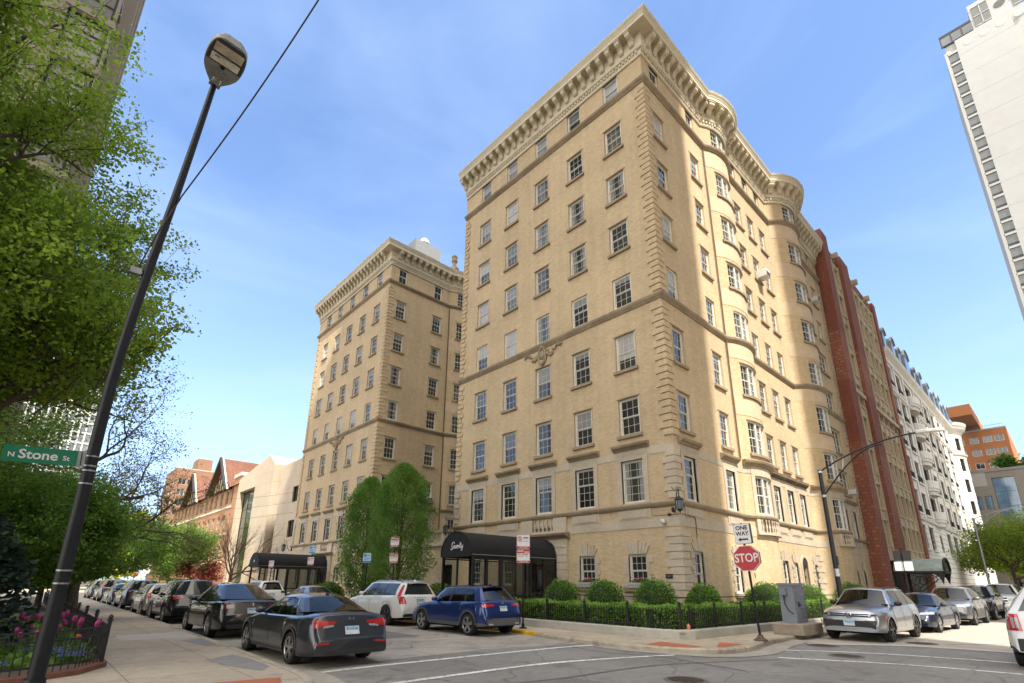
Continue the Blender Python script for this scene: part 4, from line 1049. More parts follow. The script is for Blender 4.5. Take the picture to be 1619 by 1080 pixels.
# carriageways: asphalt everywhere, then the paler surfaces as sheets on top
sheet('road', [(-40, -2.6), (8, -2.6), (20, -1.9), (40, -2.6), (150, -6.9), (150, 1.2), (110, 2.6), (40, 5.6), (24, 6.35), (20, 6.55), (13.4, 6.9), (13.1, 10), (13.1, 140), (4.0, 140), (4.0, 6.5), (-40, 6.1)], 0, ASPH)
sheet('stone_street', [(3.9, 10.75), (6.9, 10.95), (9.4, 11.0), (11.4, 10.6), (13.2, 10.2), (13.2, 140), (3.9, 140)], .004, ASPH2)
sheet('side_street', [(18.3, 6.9), (18.4, 5.6), (19.5, 4.0), (20.0, 1.6), (20.0, -1.95), (40, -2.6), (150, -6.9), (150, 1.4), (110, 2.8), (40, 5.8), (24, 6.6)], .004, CROAD)
def raised(name, line, inner, z, m, kerb_m, kname, kw_=.17, ranges=None):
    """A pavement with a real kerb step along 'line' (the road edge), road on the left of travel."""
    inn = offset_line(line, kw_) if True else None
    b = MB(); b.face([(x, y, z) for x, y in inn] + [(x, y, z) for x, y in inner], m); tag(b.build(name), kind='structure')
    b = MB(); nb = .03
    for i in range(len(line) - 1):
        mm = kerb_m(line[i]) if callable(kerb_m) else kerb_m
        a, c = line[i], line[i + 1]; a2, c2 = inn[i], inn[i + 1]
        am = (a[0] + (a2[0] - a[0]) * .15, a[1] + (a2[1] - a[1]) * .15); cm = (c[0] + (c2[0] - c[0]) * .15, c[1] + (c2[1] - c[1]) * .15)
        b.face([(*a, -.02), (*c, -.02), (*c, z - .03), (*a, z - .03)], mm); b.face([(*a, z - .03), (*c, z - .03), (*cm, z + .004), (*am, z + .004)], mm); b.face([(*am, z + .004), (*cm, z + .004), (*c2, z + .004), (*a2, z + .004)], mm)
    tag(b.build(kname), kind='structure')
Z0 = .12
# west pavement: travel north along the kerb keeps the road on the right, so go from north to south with the pavement on the right
raised('pavement', kw, [(-40, 140)], Z0, SIDE, KERB, 'kerb')
def ke_m(p): return YEL if 12.5 < p[1] and p[1] < 24.5 else KERB
raised('pavement', list(reversed(ke)), [(22, 140), (22, 12), (150, 12)], Z0, SIDE, ke_m, 'kerb')
raised('pavement', list(reversed(ks)), [(200, -60), (-40, -60)], Z0, SIDE, KERB, 'kerb')
# painted lines
def ribbon(name, pts, w, z, m):
    pts = smooth_line(pts, 5); a = offset_line(pts, w / 2); c = offset_line(pts, -w / 2); b = MB()
    for i in range(len(pts) - 1): b.face([(*a[i], z), (*a[i + 1], z), (*c[i + 1], z), (*c[i], z)], m)
    return tag(b.build(name), kind='structure')
ribbon('crossing_line', [(4.35, 10.28), (6.45, 10.3), (10.8, 10.1), (12.4, 9.85)], .16, .008, PAINTW)
ribbon('crossing_line', [(4.3, 8.42), (5.3, 8.42), (8.38, 8.36), (10.07, 8.02), (11.41, 7.6), (12.3, 7.25)], .16, .008, PAINTW)
ribbon('crossing_line', [(15.44, 6.05), (16.46, 4.74), (17.1, 3.1), (17.4, 1.28), (17.5, -1.9)], .16, .008, PAINTW)
ribbon('crossing_line', [(13.9, 5.4), (14.9, 3.3), (15.28, 1.17), (15.4, -2.2)], .16, .008, PAINTW)
ribbon('gutter_strip', [(17.9, 6.0), (18.9, 5.0), (19.9, 3.6), (20.15, 1.65), (20.2, -1.9)], .45, .010, PALEP)
ribbon('gutter_strip', [(12.35, 9.6), (12.35, 8.2), (12.75, 6.9), (13.5, 6.2), (14.8, 6.0), (16.6, 6.3), (18.2, 6.4)], .55, .010, mat('gutter_concrete', (.33, .30, .25), .9, var=.12, scale=5, var2=.15, scale2=.8))
ribbon('gutter_strip', [(4.6, 60), (4.65, 25), (4.5, 16.5), (4.36, 11.2), (4.3, 9.4), (3.8, 7.7), (2.6, 6.7), (1.0, 6.1), (-3, 5.8)], .5, .010, mat('gutter_concrete', (.33, .30, .25), .9))
for i, pts in enumerate(([(7.4, 15.2), (8.6, 14.0), (9.6, 13.5), (10.9, 13.1)], [(9, 24), (9.1, 19), (8.9, 16)], [(21, 3.2), (24, 1.4), (27, .3)], [(4.6, 7.6), (7.5, 6.9), (10.5, 6.6), (13.6, 5.2)], [(11.6, 10.0), (11.3, 8.6), (11.7, 7.3), (11.2, 5.0)])):
    ribbon('tar_seam', pts, .035, .014, mat('tar', (.05, .048, .045), .8))
sheet('road_patch', [(6.0, 6.9), (7.9, 6.8), (8.0, 5.6), (6.2, 5.5)], .006, groundmat('asphalt_patch', (.165, .16, .15), .1, 6, .1, .6, speck=.25))
sheet('road_patch', [(8.2, 17.4), (9.9, 17.5), (9.9, 14.9), (8.3, 14.8)], .008, groundmat('asphalt_patch', (.165, .16, .15), .1, 6, .1, .6))
sheet('tactile_pad', [(12.75, 8.35), (13.7, 8.5), (13.55, 7.15), (12.98, 7.32)], Z0 + .008, TAC)
sheet('tactile_pad', [(13.75, 6.85), (14.95, 7.35), (15.0, 6.7), (13.98, 6.7)], Z0 + .008, TAC)
sheet('tactile_pad', [(2.6, 9.65), (3.55, 9.5), (3.2, 8.4), (2.2, 8.7)], Z0 + .008, TAC)
sheet('pavement_slab', [(2.35, 19.2), (4.12, 19.4), (4.1, 17.6), (2.3, 17.5)], Z0 + .005, PALEP)
sheet('pavement_patch', [(3.1, 12.4), (3.75, 13.0), (3.85, 12.0), (3.82, 10.8), (3.55, 10.4), (3.3, 11.1)], Z0 + .005, PATCH)
sheet('pavement_patch', [(3.5, 16.8), (4.05, 17.0), (4.0, 15.2), (3.7, 15.0)], Z0 + .005, PATCH)
# yard behind the kerb wall, planter soil, west lawn
sheet('yard_soil', [(14.6, 8.3), (60, 7.2), (60, 11.72), (21.16, 11.72), (21.16, 60), (14.6, 60)], .30, EARTH)
sheet('planter_soil', [(-14, 12.9), (1.3, 12.9), (1.3, 60), (-14, 60)], .22, EARTH)

# manhole covers
MH = mat('rusty_iron_cover', (.075, .058, .045), .75, metal=.3, var=.25, scale=14, bump=.5, bscale=60)
for x, y, r_, lab in ((9.32, 5.3, .34, 'round rusty manhole cover in the asphalt in front'), (15.6, 4.4, .34, 'manhole cover between the two crossing lines'), (20.9, 3.75, .36, 'manhole cover at the edge of the pale side street'), (17.7, 5.55, .36, 'iron drain cover by the kerb near the grey cabinet')):
    o = empty('manhole_cover', (x, y, 0), 0, lab, 'manhole cover', 'manhole covers')
    b = MB(); b.lathe([(0, .012), (r_ * .93, .012), (r_ * .95, .008)], MH, n=28)
    for k in range(-3, 4):
        w = math.sqrt(max(0, (r_ * .85) ** 2 - (k * r_ * .24) ** 2)); b.box(-w, w, k * r_ * .24 - .012, k * r_ * .24 + .012, .012, .02, MH)
    b.build('cover', o)
    b = MB(); b.lathe([(r_ * .97, .008), (r_ * .98, .016), (r_ * 1.14, .016), (r_ * 1.18, .006)], mat('manhole_ring', (.13, .11, .09), .85, var=.2, scale=9), n=28); b.build('rim', o)

# ------------------------------------------------------------------ kerb wall, fences, hedge bed
cw = empty('kerb_wall', (14.5, 8.2, Z0), 0, 'low pale concrete wall round the corner garden under the iron fence', 'wall')
p = Path([('p', 14.42, 17.5), ('p', 14.42, 8.9), ('p', 14.62, 8.4), ('p', 15.1, 8.15), ('p', 21.5, 7.85), ('p', 40, 6.95)])
b = MB(); sweep(b, p, 0, p.L, [(0, -.02), (0.0, .36), (-.02, .39), (-.2, .39), (-.22, -.02)], groundmat('kerb_wall_concrete', (.43, .41, .36), .08, 5, .14, .7, speck=.08)); o = b.build('concrete_wall', cw); o.matrix_parent_inverse = Matrix.Translation(-Vector(cw.location))

def iron_fence(name, label, pth, z, h, post_gap, picket_gap, loc, rails=(.08, .9), post_w=.06, posts=None, inv=True):
    r = empty(name, loc, 0, label, 'fence'); I = Matrix.Translation(-Vector(loc))
    b = MB()
    for zz in rails: sweep(b, pth, 0, pth.L, [(-.012, z + zz), (.012, z + zz), (.012, z + zz + .03), (-.012, z + zz + .03)], IRON)
    n = int(pth.L / picket_gap)
    for k in range(1, n):
        q = pth.P(k * pth.L / n, 0, z); b.box(q[0] - .008, q[0] + .008, q[1] - .008, q[1] + .008, z + .02, z + h - .02, IRON)
    o = b.build('picket_panel', r); o.matrix_parent_inverse = I
    us = posts or list(np.linspace(0, pth.L, int(round(pth.L / post_gap)) + 1))
    pm = None
    for u in us:
        q = pth.P(u, 0, z)
        if pm is None:
            b = MB(); w = post_w / 2; b.box(-w, w, -w, w, 0, h + .06, IRON); b.box(-w - .015, w + .015, -w - .015, w + .015, h + .06, h + .09, IRON)
            b.lathe([(.015, h + .09), (.045, h + .12), (.03, h + .16), (0, h + .18)], IRON, n=8); pm = b.data('post')
        link('post', pm, r, (q[0] - loc[0], q[1] - loc[1], q[2] - loc[2]))
    return r
fp = Path([('p', 14.60, 17.3), ('p', 14.60, 8.95), ('p', 15.15, 8.32), ('p', 21.5, 8.02), ('p', 38, 7.22)])
iron_fence('iron_fence', 'black iron fence along the clipped hedge round the street corner', fp, .39, .62, 1.75, .11, (14.6, 8.9, .39))
fw = Path([('p', -9, 11.2), ('p', .3, 11.55), ('p', 1.0, 11.95), ('p', 1.43, 12.7), ('p', 1.43, 46)])
iron_fence('planter_fence', 'low black railing round the tulip bed beside the left pavement', fw, .2, .66, 2.3, .115, (1.43, 12.7, .2), rails=(.1, .48, .62), posts=[fw.u[3]] + [fw.u[3] + 2.35 * k for k in range(1, 14)] + [fw.u[1] - 3.5])
pc = empty('planter_kerb', (1.4, 12.7, 0), 0, 'red brown stone edging under the railing of the tulip bed', 'edging')
b = MB(); sweep(b, fw, 0, fw.L, [(.09, 0), (.09, .2), (-.12, .22), (-.12, 0)], groundmat('red_stone_edging', (.20, .095, .065), .15, 6, .15, .8)); o = b.build('edging', pc); o.matrix_parent_inverse = Matrix.Translation(-Vector(pc.location))
sheet('planter_soil', [(-9, 11.3), (.2, 11.65), (.95, 12.0), (1.36, 12.75), (1.36, 20), (-9, 20)], .215, EARTH)
# ------------------------------------------------------------------ trees and plants
BARK = mat('bark', (.085, .065, .05), .95, var=.25, scale=12, bump=.8, bscale=25)
BARKD = mat('dark_bark', (.035, .028, .024), .95, var=.25, scale=12, bump=.8, bscale=25)
LEAF = {
 'spring': leafmat('spring_leaf', [(.10, .19, .02), (.17, .29, .03), (.24, .37, .04), (.33, .45, .06)], .5),
 'mid': leafmat('mid_green_leaf', [(0.053, 0.128, 0.018), (0.090, 0.188, 0.024), (0.128, 0.247, 0.033), (0.180, 0.315, 0.045)], .4),
 'yellow': leafmat('yellow_green_leaf', [(0.150, 0.225, 0.015), (0.250, 0.325, 0.025), (0.350, 0.400, 0.037), (0.425, 0.425, 0.062)], .45),
 'upright': leafmat('hornbeam_leaf', [(0.058, 0.138, 0.022), (0.102, 0.210, 0.032), (0.145, 0.275, 0.043), (0.203, 0.319, 0.072)], .4),
 'spruce': leafmat('blue_spruce_needle', [(0.016, 0.036, 0.023), (0.026, 0.055, 0.039), (0.042, 0.075, 0.058)], .1),
 'box': leafmat('box_leaf', [(0.047, 0.128, 0.014), (0.081, 0.203, 0.019), (0.121, 0.270, 0.027), (0.203, 0.365, 0.047)], .35),
 'hedge': leafmat('hedge_leaf', [(0.062, 0.150, 0.019), (0.125, 0.250, 0.037), (0.213, 0.375, 0.069), (0.325, 0.475, 0.125)], .35),
 'red': leafmat('red_leaf', [(0.140, 0.025, 0.022), (0.238, 0.049, 0.039), (0.336, 0.098, 0.070)], .4),
 'olive': leafmat('olive_leaf', [(0.108, 0.120, 0.030), (0.168, 0.180, 0.042), (0.228, 0.216, 0.060)], .4),
 'street': leafmat('street_tree_leaf', [(0.095, 0.176, 0.016), (0.162, 0.270, 0.027), (0.243, 0.351, 0.041), (0.324, 0.405, 0.061)], .5),
}
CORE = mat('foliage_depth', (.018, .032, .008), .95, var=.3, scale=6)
def leaf_mesh(name, P, size, m, rg, lng=1.35, droop=.0, fold=.35, dirs=None):
    """One mesh of folded six-point leaves at points P (n x 3)."""
    n = len(P); s = size * rg.uniform(.65, 1.3, n)
    if dirs is None:
        d = rg.normal(size=(n, 3)); d[:, 2] = d[:, 2] * .6 - droop
    else: d = dirs + rg.normal(size=(n, 3)) * .45
    d /= np.linalg.norm(d, axis=1)[:, None] + 1e-9
    a = rg.normal(size=(n, 3)); a[:, 2] += .9
    side = np.cross(d, a); side /= np.linalg.norm(side, axis=1)[:, None] + 1e-9
    up = np.cross(side, d)
    S = s[:, None]
    v = np.empty((n, 6, 3))
    v[:, 0] = P; v[:, 3] = P + d * S * lng
    v[:, 1] = P + d * S * lng * .35 + side * S * .5 + up * S * fold * .4; v[:, 2] = P + d * S * lng * .75 + side * S * .36 + up * S * fold * .25
    v[:, 5] = P + d * S * lng * .35 - side * S * .5 + up * S * fold * .4; v[:, 4] = P + d * S * lng * .75 - side * S * .36 + up * S * fold * .25
    me = bpy.data.meshes.new(name); V = v.reshape(-1, 3)
    me.vertices.add(len(V)); me.vertices.foreach_set('co', V.ravel())
    base = (np.arange(n) * 6)[:, None]
    loops = np.concatenate([base + np.array([0, 1, 2, 3]), base + np.array([0, 3, 4, 5])], axis=1).ravel()
    me.loops.add(len(loops)); me.loops.foreach_set('vertex_index', loops)
    me.polygons.add(2 * n); me.polygons.foreach_set('loop_start', np.arange(2 * n) * 4)
    me.materials.append(m); me.update(calc_edges=True)
    at = me.attributes.new('leafrand', 'FLOAT', 'POINT'); cl = .5 + .25 * (np.sin(P[:, 0] * 2.1 + P[:, 2] * 1.3) + np.sin(P[:, 1] * 2.7 - P[:, 2] * 1.9 + P[:, 0])); at.data.foreach_set('value', np.repeat(np.clip(.55 * rg.uniform(0, 1, n) + .45 * cl, 0, 1), 6).astype(np.float32))
    me.validate()
    return me
def grow(rg, start, dirn, length, radius, depth, spread, up, segs, tips, kids_=3, shrink=.68, wob=.16, first=.35):
    """Recursive limbs; fills segs (polylines with radii) and tips (points along the fine twigs)."""
    n = max(3, int(length / .35) if length < 3 else 7); pts = [Vector(start)]; d = Vector(dirn).normalized()
    for i in range(n):
        d = (d + Vector(rg.normal(size=3)) * wob + Vector((0, 0, up)) * .12).normalized(); pts.append(pts[-1] + d * length / n)
    rs = [radius * (1 - .55 * i / n) for i in range(n + 1)]
    segs.append((pts, rs))
    if depth <= 1: tips.extend([(p, depth) for p in pts[1:]])
    if depth == 0: return
    for k in range(kids_):
        t = first + (1 - first) * (k + rg.uniform(.2, .9)) / kids_
        i = min(n, max(1, int(t * n))); p = pts[i]
        ax = Vector(rg.normal(size=3)); ax = (ax - d * ax.dot(d)).normalized()
        nd = (pts[i] - pts[i - 1]).normalized() * math.cos(spread) + ax * math.sin(spread)
        grow(rg, p, nd, length * shrink * rg.uniform(.75, 1.15), rs[i] * .62, depth - 1, spread, up, segs, tips, kids_, shrink, wob, .25)
    grow(rg, pts[-1], d, length * shrink * .8, rs[-1] * .9, depth - 1, spread, up, segs, tips, max(2, kids_ - 1), shrink, wob, .25)
def wood(name, segs, m, parent, n=7, rmin=0.0):
    b = MB()
    for pts, rs in segs:
        if rs[0] < rmin: continue
        b.tube(pts, [max(r, .004) for r in rs], m, n=n if rs[0] > .04 else 4, caps=False)
    return b.build(name, parent, smooth=70)
def tree(name, label, loc, trunk_h, trunk_r, limb, leafkey, lsize, per_tip, seed, depth=3, spread=.75, up=.5, kids_=4, lean=(0, 0, 1), bark=None, cloud=.35, droop=.2, group=None, cat='tree', limbs=5, emin=.35, emax=1.1, lowi=6, crown=None, shrink=.68, cap=None, wob=.16, flat=1.0):
    rg = np.random.default_rng(seed); r = empty(name, loc, 0, label, cat, group)
    segs, tips = [], []
    tp = [Vector((0, 0, -.1))]; d = Vector(lean).normalized()
    for i in range(6): d = (d + Vector(rg.normal(size=3)) * .05).normalized(); tp.append(tp[-1] + d * trunk_h / 6)
    trs = [trunk_r * (1.25 if i == 0 else 1 - .07 * i) for i in range(7)]
    for k in range(limbs):
        a = 2 * math.pi * (k + rg.uniform(0, .6)) / limbs; i = (6 if k < limbs * .6 else 5 - (k % 2)) if lowi == 6 else lowi + k % (7 - lowi)
        e = emin + (emax - emin) * ((k * .618 + .13) % 1); nd = Vector((math.cos(a) * math.cos(e), math.sin(a) * math.cos(e), math.sin(e)))
        grow(rg, tp[i], nd, limb * rg.uniform(.8, 1.15), trunk_r * .5, depth, spread, up, segs, tips, kids_, shrink, wob)
    if crown is not None: segs = [q for q in segs if crown(*(q[0][-1] * .97))]
    o = wood('trunk', [(tp, trs)], bark or BARK, r, n=12); wood('branches', segs, bark or BARK, r)
    P = np.array([tuple(t[0]) for t in tips]); print(name, len(P))
    if cap and len(P) > cap: P = P[rg.choice(len(P), cap, replace=False)]
    P = np.repeat(P, per_tip, axis=0); P = P + rg.normal(size=P.shape) * cloud * np.array([1, 1, .75])
    if crown is not None: P = P[np.array([crown(*q) for q in P])]
    link('crown', leaf_mesh('crown', P, lsize, LEAF[leafkey], rg, droop=droop), r)
    return r, len(P)
def solid_crown(rg, n, fn, thick=.18):
    """Points through the outer skin of a shape: fn(dir) gives the surface point along dir."""
    d = rg.normal(size=(n, 3)); d /= np.linalg.norm(d, axis=1)[:, None]
    S = np.array([fn(q) for q in d]); k = 1 - np.abs(rg.normal(size=n)) * thick
    return S * k[:, None], d

# the big tree over the left of the picture
big, nl = tree('maple_tree', 'big spring green maple filling the upper left, its branches reaching over the pavement', (-3.6, 16.4, .22), 9.0, .26, 3.9, 'spring', .068, 30, 21, depth=3, spread=.72, up=.35, kids_=5, limbs=27, cloud=.17, droop=.55, cap=11500, wob=.2, emin=-.2, emax=1.35, lowi=2,
  crown=lambda x, y, z: (math.hypot(x, y) / 7.4) ** 2 + ((z - 10.1) / 5.7) ** 2 < 1 + .16 * math.sin(x * 1.9 + z) + .14 * math.sin(y * 2.3 - z * 1.4))
print('maple leaves', nl)
# two spreading, nearly bare honey locusts
tree('honey_locust', 'spreading tree just coming into leaf, long bare limbs behind the lamp post', (2.35, 38, .12), 5.4, .3, 5.2, 'olive', .075, 7, 5, depth=3, spread=.75, up=-.02, kids_=4, bark=BARK, cloud=.25, limbs=6, droop=.3, wob=.22, emin=.25, emax=.75)
tree('honey_locust', 'dark twisting bare tree behind the street name sign', (-2.2, 27, .22), 5.6, .22, 3.0, 'mid', .07, 10, 14, depth=3, spread=.7, up=.1, kids_=3, bark=BARK, cloud=.25, limbs=5, wob=.25)
# layered green trees by the pavement
tree('dogwood_tree', 'low leafy green tree behind the dark spruce at the left edge', (-2.0, 23.5, .2), 2.0, .12, 2.1, 'mid', .072, 18, 8, depth=3, spread=.85, up=.05, kids_=4, limbs=8, cloud=.2, emin=.15, emax=1.3, crown=lambda x, y, z: z > 1.1 + max(0, x) * .25, droop=.2, cap=3600)
tree('dogwood_tree', 'rounded leafy green tree overhanging the left pavement right of the lamp post', (.7, 26.0, .2), 2.0, .12, 2.1, 'mid', .072, 18, 9, depth=3, spread=.85, up=.05, kids_=4, limbs=8, cloud=.2, emin=.15, emax=1.3, crown=lambda x, y, z: z > 1.1 + max(0, x) * .25, droop=.2, cap=3400)
tree('dogwood_tree', 'leafy green tree further up the left pavement, half hidden by the others', (-.6, 34.0, .2), 2.6, .14, 2.3, 'mid', .08, 16, 10, depth=3, spread=.85, up=.05, kids_=4, limbs=8, cloud=.22, emin=.15, emax=1.3, crown=lambda x, y, z: z > 1.3 + max(0, x) * .25, droop=.2, cap=3000)
tree('street_tree', 'tall street tree with a leaning trunk beside the red leaved tree', (13.9, 76, .12), 3.8, .28, 3.1, 'mid', .13, 14, 31, depth=3, spread=.8, up=.15, kids_=4, limbs=7, cloud=.5, droop=.2, cap=3400, lean=(-.3, 0, 1))
tree('street_tree', 'bright yellow green tree at the far end of the street', (11.5, 108, .12), 3.5, .28, 5.0, 'yellow', .3, 8, 32, depth=3, spread=.8, up=.25, kids_=4, limbs=7, cloud=.6, cap=2600)
tree('street_tree', 'yellow green tree at the end of the street left of the stop sign', (4.0, 112, .12), 2.5, .25, 4.0, 'yellow', .3, 8, 33, depth=3, spread=.8, up=.15, kids_=4, limbs=7, cloud=.6, cap=2000)
tree('red_leaved_tree', 'small red leaved tree in front of the gabled brick house', (16.2, 78, .3), 1.5, .12, 2.3, 'red', .15, 5, 34, depth=3, spread=.8, up=.1, kids_=4, limbs=6, cloud=.3, cap=1500)
tree('bare_tree', 'bare brown tree with many upright stems before the orange brick house', (17.0, 63.5, .3), 2.0, .2, 3.6, 'olive', .07, 1, 35, depth=3, spread=.55, up=.7, kids_=4, limbs=6, cloud=.1, bark=mat('pale_brown_bark', (.13, .085, .055), .95, var=.2, scale=9), cap=420)
tree('street_tree', 'fresh green street tree at the right edge, in front of the grey block', (66, 3.9, .12), 3.6, .2, 2.9, 'street', .10, 6, 36, depth=3, spread=.75, up=.35, kids_=4, limbs=7, cloud=.45, cap=3200)
tree('street_tree', 'street tree beyond the white sport utility car at the right edge', (80, 1.0, .12), 3.2, .2, 3.2, 'street', .13, 7, 37, depth=3, spread=.8, up=.2, kids_=4, limbs=7, cloud=.5, cap=2400)
tree('street_tree', 'farthest fresh green street tree by the white building', (100, 5.5, .12), 3.4, .2, 3.2, 'street', .24, 8, 38, depth=3, spread=.8, up=.2, kids_=4, limbs=7, cloud=.5, cap=1800)
for i, (y, z, lab) in enumerate(((5.6, 3.2, 'left'), (1.6, 2.5, 'middle'), (-2.6, 3.0, 'right'))):
    tree('roof_tree', ('bushy tree on the roof edge, left of the three above the picture window', 'middle of the three roof trees on the grey block', 'roof tree at the right edge of the picture on the grey block')[i], (141.5 + i, y, 24.3), .6, .1, z * .5, 'mid', .3, 6, 50 + i, depth=2, kids_=4, limbs=6, cloud=.45, cap=320, group='trees on the grey roof')
# upright hornbeams in the courtyard
def upright(label, x, y, h, r_, seed):
    rg = np.random.default_rng(seed); r = empty('upright_hornbeam', (x, y, .3), 0, label, 'tree', 'upright trees in the courtyard')
    segs = [([Vector((0, 0, -.1)), Vector((.03, 0, h * .5)), Vector((0, 0, h * .9))], [.13, .09, .02])]
    wood('trunk', segs, BARK, r, n=9); s2 = []
    for k in range(46):
        z = rg.uniform(.5, h * .85); a = rg.uniform(0, 6.28); rr = r_ * (1 - (z / h) ** 3) * .9
        s2.append(([Vector((0, 0, z)), Vector((math.cos(a) * rr * .6, math.sin(a) * rr * .6, z + rr * .9)), Vector((math.cos(a) * rr, math.sin(a) * rr, z + rr * 1.7))], [.035, .02, .006]))
    wood('branches', s2, BARK, r)
    n = 42000; u = rg.uniform(0, 1, n) ** .75; z = .25 + u * (h - .25)
    t = z / h; prof = r_ * np.minimum(1, (t / .25) ** .5) * np.sqrt(np.clip(1 - np.clip((t - .42) / .58, 0, 1) ** 2.4, 0, 1))
    a = rg.uniform(0, 2 * np.pi, n); k = 1 - np.abs(rg.normal(size=n)) * .28
    lump = 1 + .06 * rg.normal(size=n) + .16 * np.sin(a * 5 + z * 2.3 + seed) + .12 * np.sin(a * 3 - z * 3.7) + .08 * np.sin(a * 11 + z * 6)
    P = np.stack([np.cos(a) * prof * k * lump, np.sin(a) * prof * k * lump, z + rg.normal(size=n) * .12], 1)
    gap = np.sin(P[:, 0] * 4.1 + seed) * np.sin(P[:, 1] * 3.7) + np.sin(P[:, 2] * 3.3 + P[:, 0] * 2) * .6 + rg.normal(size=n) * .35
    keep = gap < .98; P = P[keep]; a = a[keep]; n = len(P)
    dirs = np.stack([np.cos(a) * .5, np.sin(a) * .5, np.full(n, .7)], 1)
    link('crown', leaf_mesh('crown', P, .066, LEAF['upright'], rg, dirs=dirs), r)
upright('left of the two dense upright trees before the second cream block', 17.6, 34.2, 8.6, 1.75, 3)
upright('right and taller of the two dense upright trees before the terrace wall', 17.2, 28.9, 8.7, 1.95, 4)
# blue spruce
def spruce(label, x, y, h, r_, seed):
    rg = np.random.default_rng(seed); r = empty('blue_spruce', (x, y, .2), 0, label, 'tree')
    wood('trunk', [([Vector((0, 0, -.1)), Vector((0, 0, h))], [.09, .02])], BARKD, r); s2 = []; P = []; D = []
    for z in np.arange(.25, h * .96, .16):
        for k in range(11):
            a = rg.uniform(0, 6.28); L_ = r_ * (1 - z / h) ** .8 * rg.uniform(.8, 1.1) + .12
            d = Vector((math.cos(a), math.sin(a), .12)); e = Vector((0, 0, z)) + d * L_
            s2.append(([Vector((0, 0, z)), Vector((0, 0, z)) + d * L_ * .6 - Vector((0, 0, .04)), e], [.018, .012, .004]))
            for j in range(int(34 * L_ / r_) + 8):
                t = rg.uniform(.25, 1); sd = Vector((-d.y, d.x, 0)) * rg.normal() * .16 * (1.2 - t); P.append(tuple(Vector((0, 0, z)) + d * L_ * t + sd + Vector((0, 0, rg.normal() * .03)))); D.append((d.x, d.y, .25))
    wood('branches', s2, BARKD, r)
    link('crown', leaf_mesh('crown', np.array(P), .085, LEAF['spruce'], rg, lng=1.6, dirs=np.array(D)), r)
spruce('dark blue spruce at the left edge behind the tulips', -.75, 15.2, 2.9, 1.35, 6)

# clipped box domes
def dome(label, x, y, z, r_, h, seed, key='box', n=5200, ls=.048, name='clipped_shrub'):
    rg = np.random.default_rng(seed); o = empty(name, (x, y, z), 0, label, 'shrub', 'clipped round shrubs' if name == 'clipped_shrub' else None)
    def fn(d):
        e = abs(d[2]) if d[2] > 0 else d[2] * .35
        w = (1 + .05 * math.sin(d[0] * 7 + seed) + .05 * math.sin(d[1] * 9) + .03 * math.sin(d[2] * 11 + d[0] * 13))
        return np.array([d[0] * r_ * w, d[1] * r_ * w, h * .32 + e * h * .68 * w])
    P, D = solid_crown(rg, n, fn, .07)
    link('foliage', leaf_mesh('foliage', P, ls, LEAF[key], rg, dirs=D * .8 + np.array([0, 0, .25])), o)
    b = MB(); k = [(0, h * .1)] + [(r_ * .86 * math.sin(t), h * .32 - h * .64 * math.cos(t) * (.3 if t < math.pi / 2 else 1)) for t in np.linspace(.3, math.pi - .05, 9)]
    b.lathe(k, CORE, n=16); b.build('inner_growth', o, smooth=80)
for i, (x, y, r_, h, lab) in enumerate(((18.6, 16.55, .84, 1.55, 'clipped round shrub beside the black canopy, leftmost of the row'), (18.6, 14.12, .86, 1.55, 'clipped round shrub between the two flower box windows'),
    (18.6, 11.62, .86, 1.57, 'biggest clipped round shrub, left of the stone corner'), (18.75, 9.68, .68, 1.4, 'clipped round shrub just right of the stone corner'),
    (25.6, 10.1, 1.0, 1.5, 'sunlit clipped round shrub behind the stop sign post'), (31.1, 10.2, 1.0, 1.45, 'sunlit clipped round shrub right of the grey cabinet'), (40.0, 10.3, 1.0, 1.6, 'sunlit clipped shrub behind the curved lamp post'))):
    dome(lab, x, y, .3, r_, h, 60 + i)
for i, (x, y, r_, h, lab) in enumerate(((17.8, 25.2, .9, 1.3, 'loose green bush at the foot of the right upright tree'), (16.6, 22.4, .7, 1.0, 'small bush left of the black canopy'), (17.3, 40.0, .9, 1.2, 'round dark green bush right of the far canopy'), (16.6, 37.2, 1.0, 1.3, 'round bush below the left upright tree'), (19.3, 23.4, .6, 1.0, 'small round shrub seen through the canopy frame'))):
    dome(lab, x, y, .3, r_, h, 80 + i, 'mid', 2600, .075, 'garden_bush')
# hedge
hd = empty('clipped_hedge', (15.3, 9.0, .39), 0, 'long clipped green hedge behind the iron fence round the street corner', 'hedge')
def hedge(r):
    rg = np.random.default_rng(77); hp = Path([('p', 15.15, 17.2), ('p', 15.15, 9.6), ('p', 15.75, 8.85), ('p', 21.5, 8.6), ('p', 38, 7.8)])
    n = 42000; u = hp.L * rg.uniform(0, 1, n) ** .9; f = rg.uniform(0, 1, n); P = np.empty((n, 3)); D = np.empty((n, 3))
    w2, z0, z1 = .38, .3, 1.0
    for i in range(n):
        q, nn = hp.at(u[i]); nn = nn.normalized()
        wob = .05 * math.sin(u[i] * 3.1) + .035 * math.sin(u[i] * 7.3 + f[i] * 9) 
        if f[i] < .55: off = w2 + wob - abs(rg.normal()) * .05; z = z0 + (z1 - z0) * rg.uniform(0, 1); d = (nn.x, nn.y, .25)
        elif f[i] < .93: off = rg.uniform(-w2, w2); z = z1 + wob * .8 - abs(rg.normal()) * .04; d = (nn.x * .2, nn.y * .2, .9)
        else: off = -w2 + rg.normal() * .03; z = rg.uniform(z0, z1); d = (-nn.x, -nn.y, .2)
        P[i] = (q.x + nn.x * off, q.y + nn.y * off, z); D[i] = d
    link('foliage', leaf_mesh('foliage', P, .058, LEAF['hedge'], rg, dirs=D), r)
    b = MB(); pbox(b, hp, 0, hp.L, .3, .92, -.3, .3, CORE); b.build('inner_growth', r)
at_root(hedge, hd)

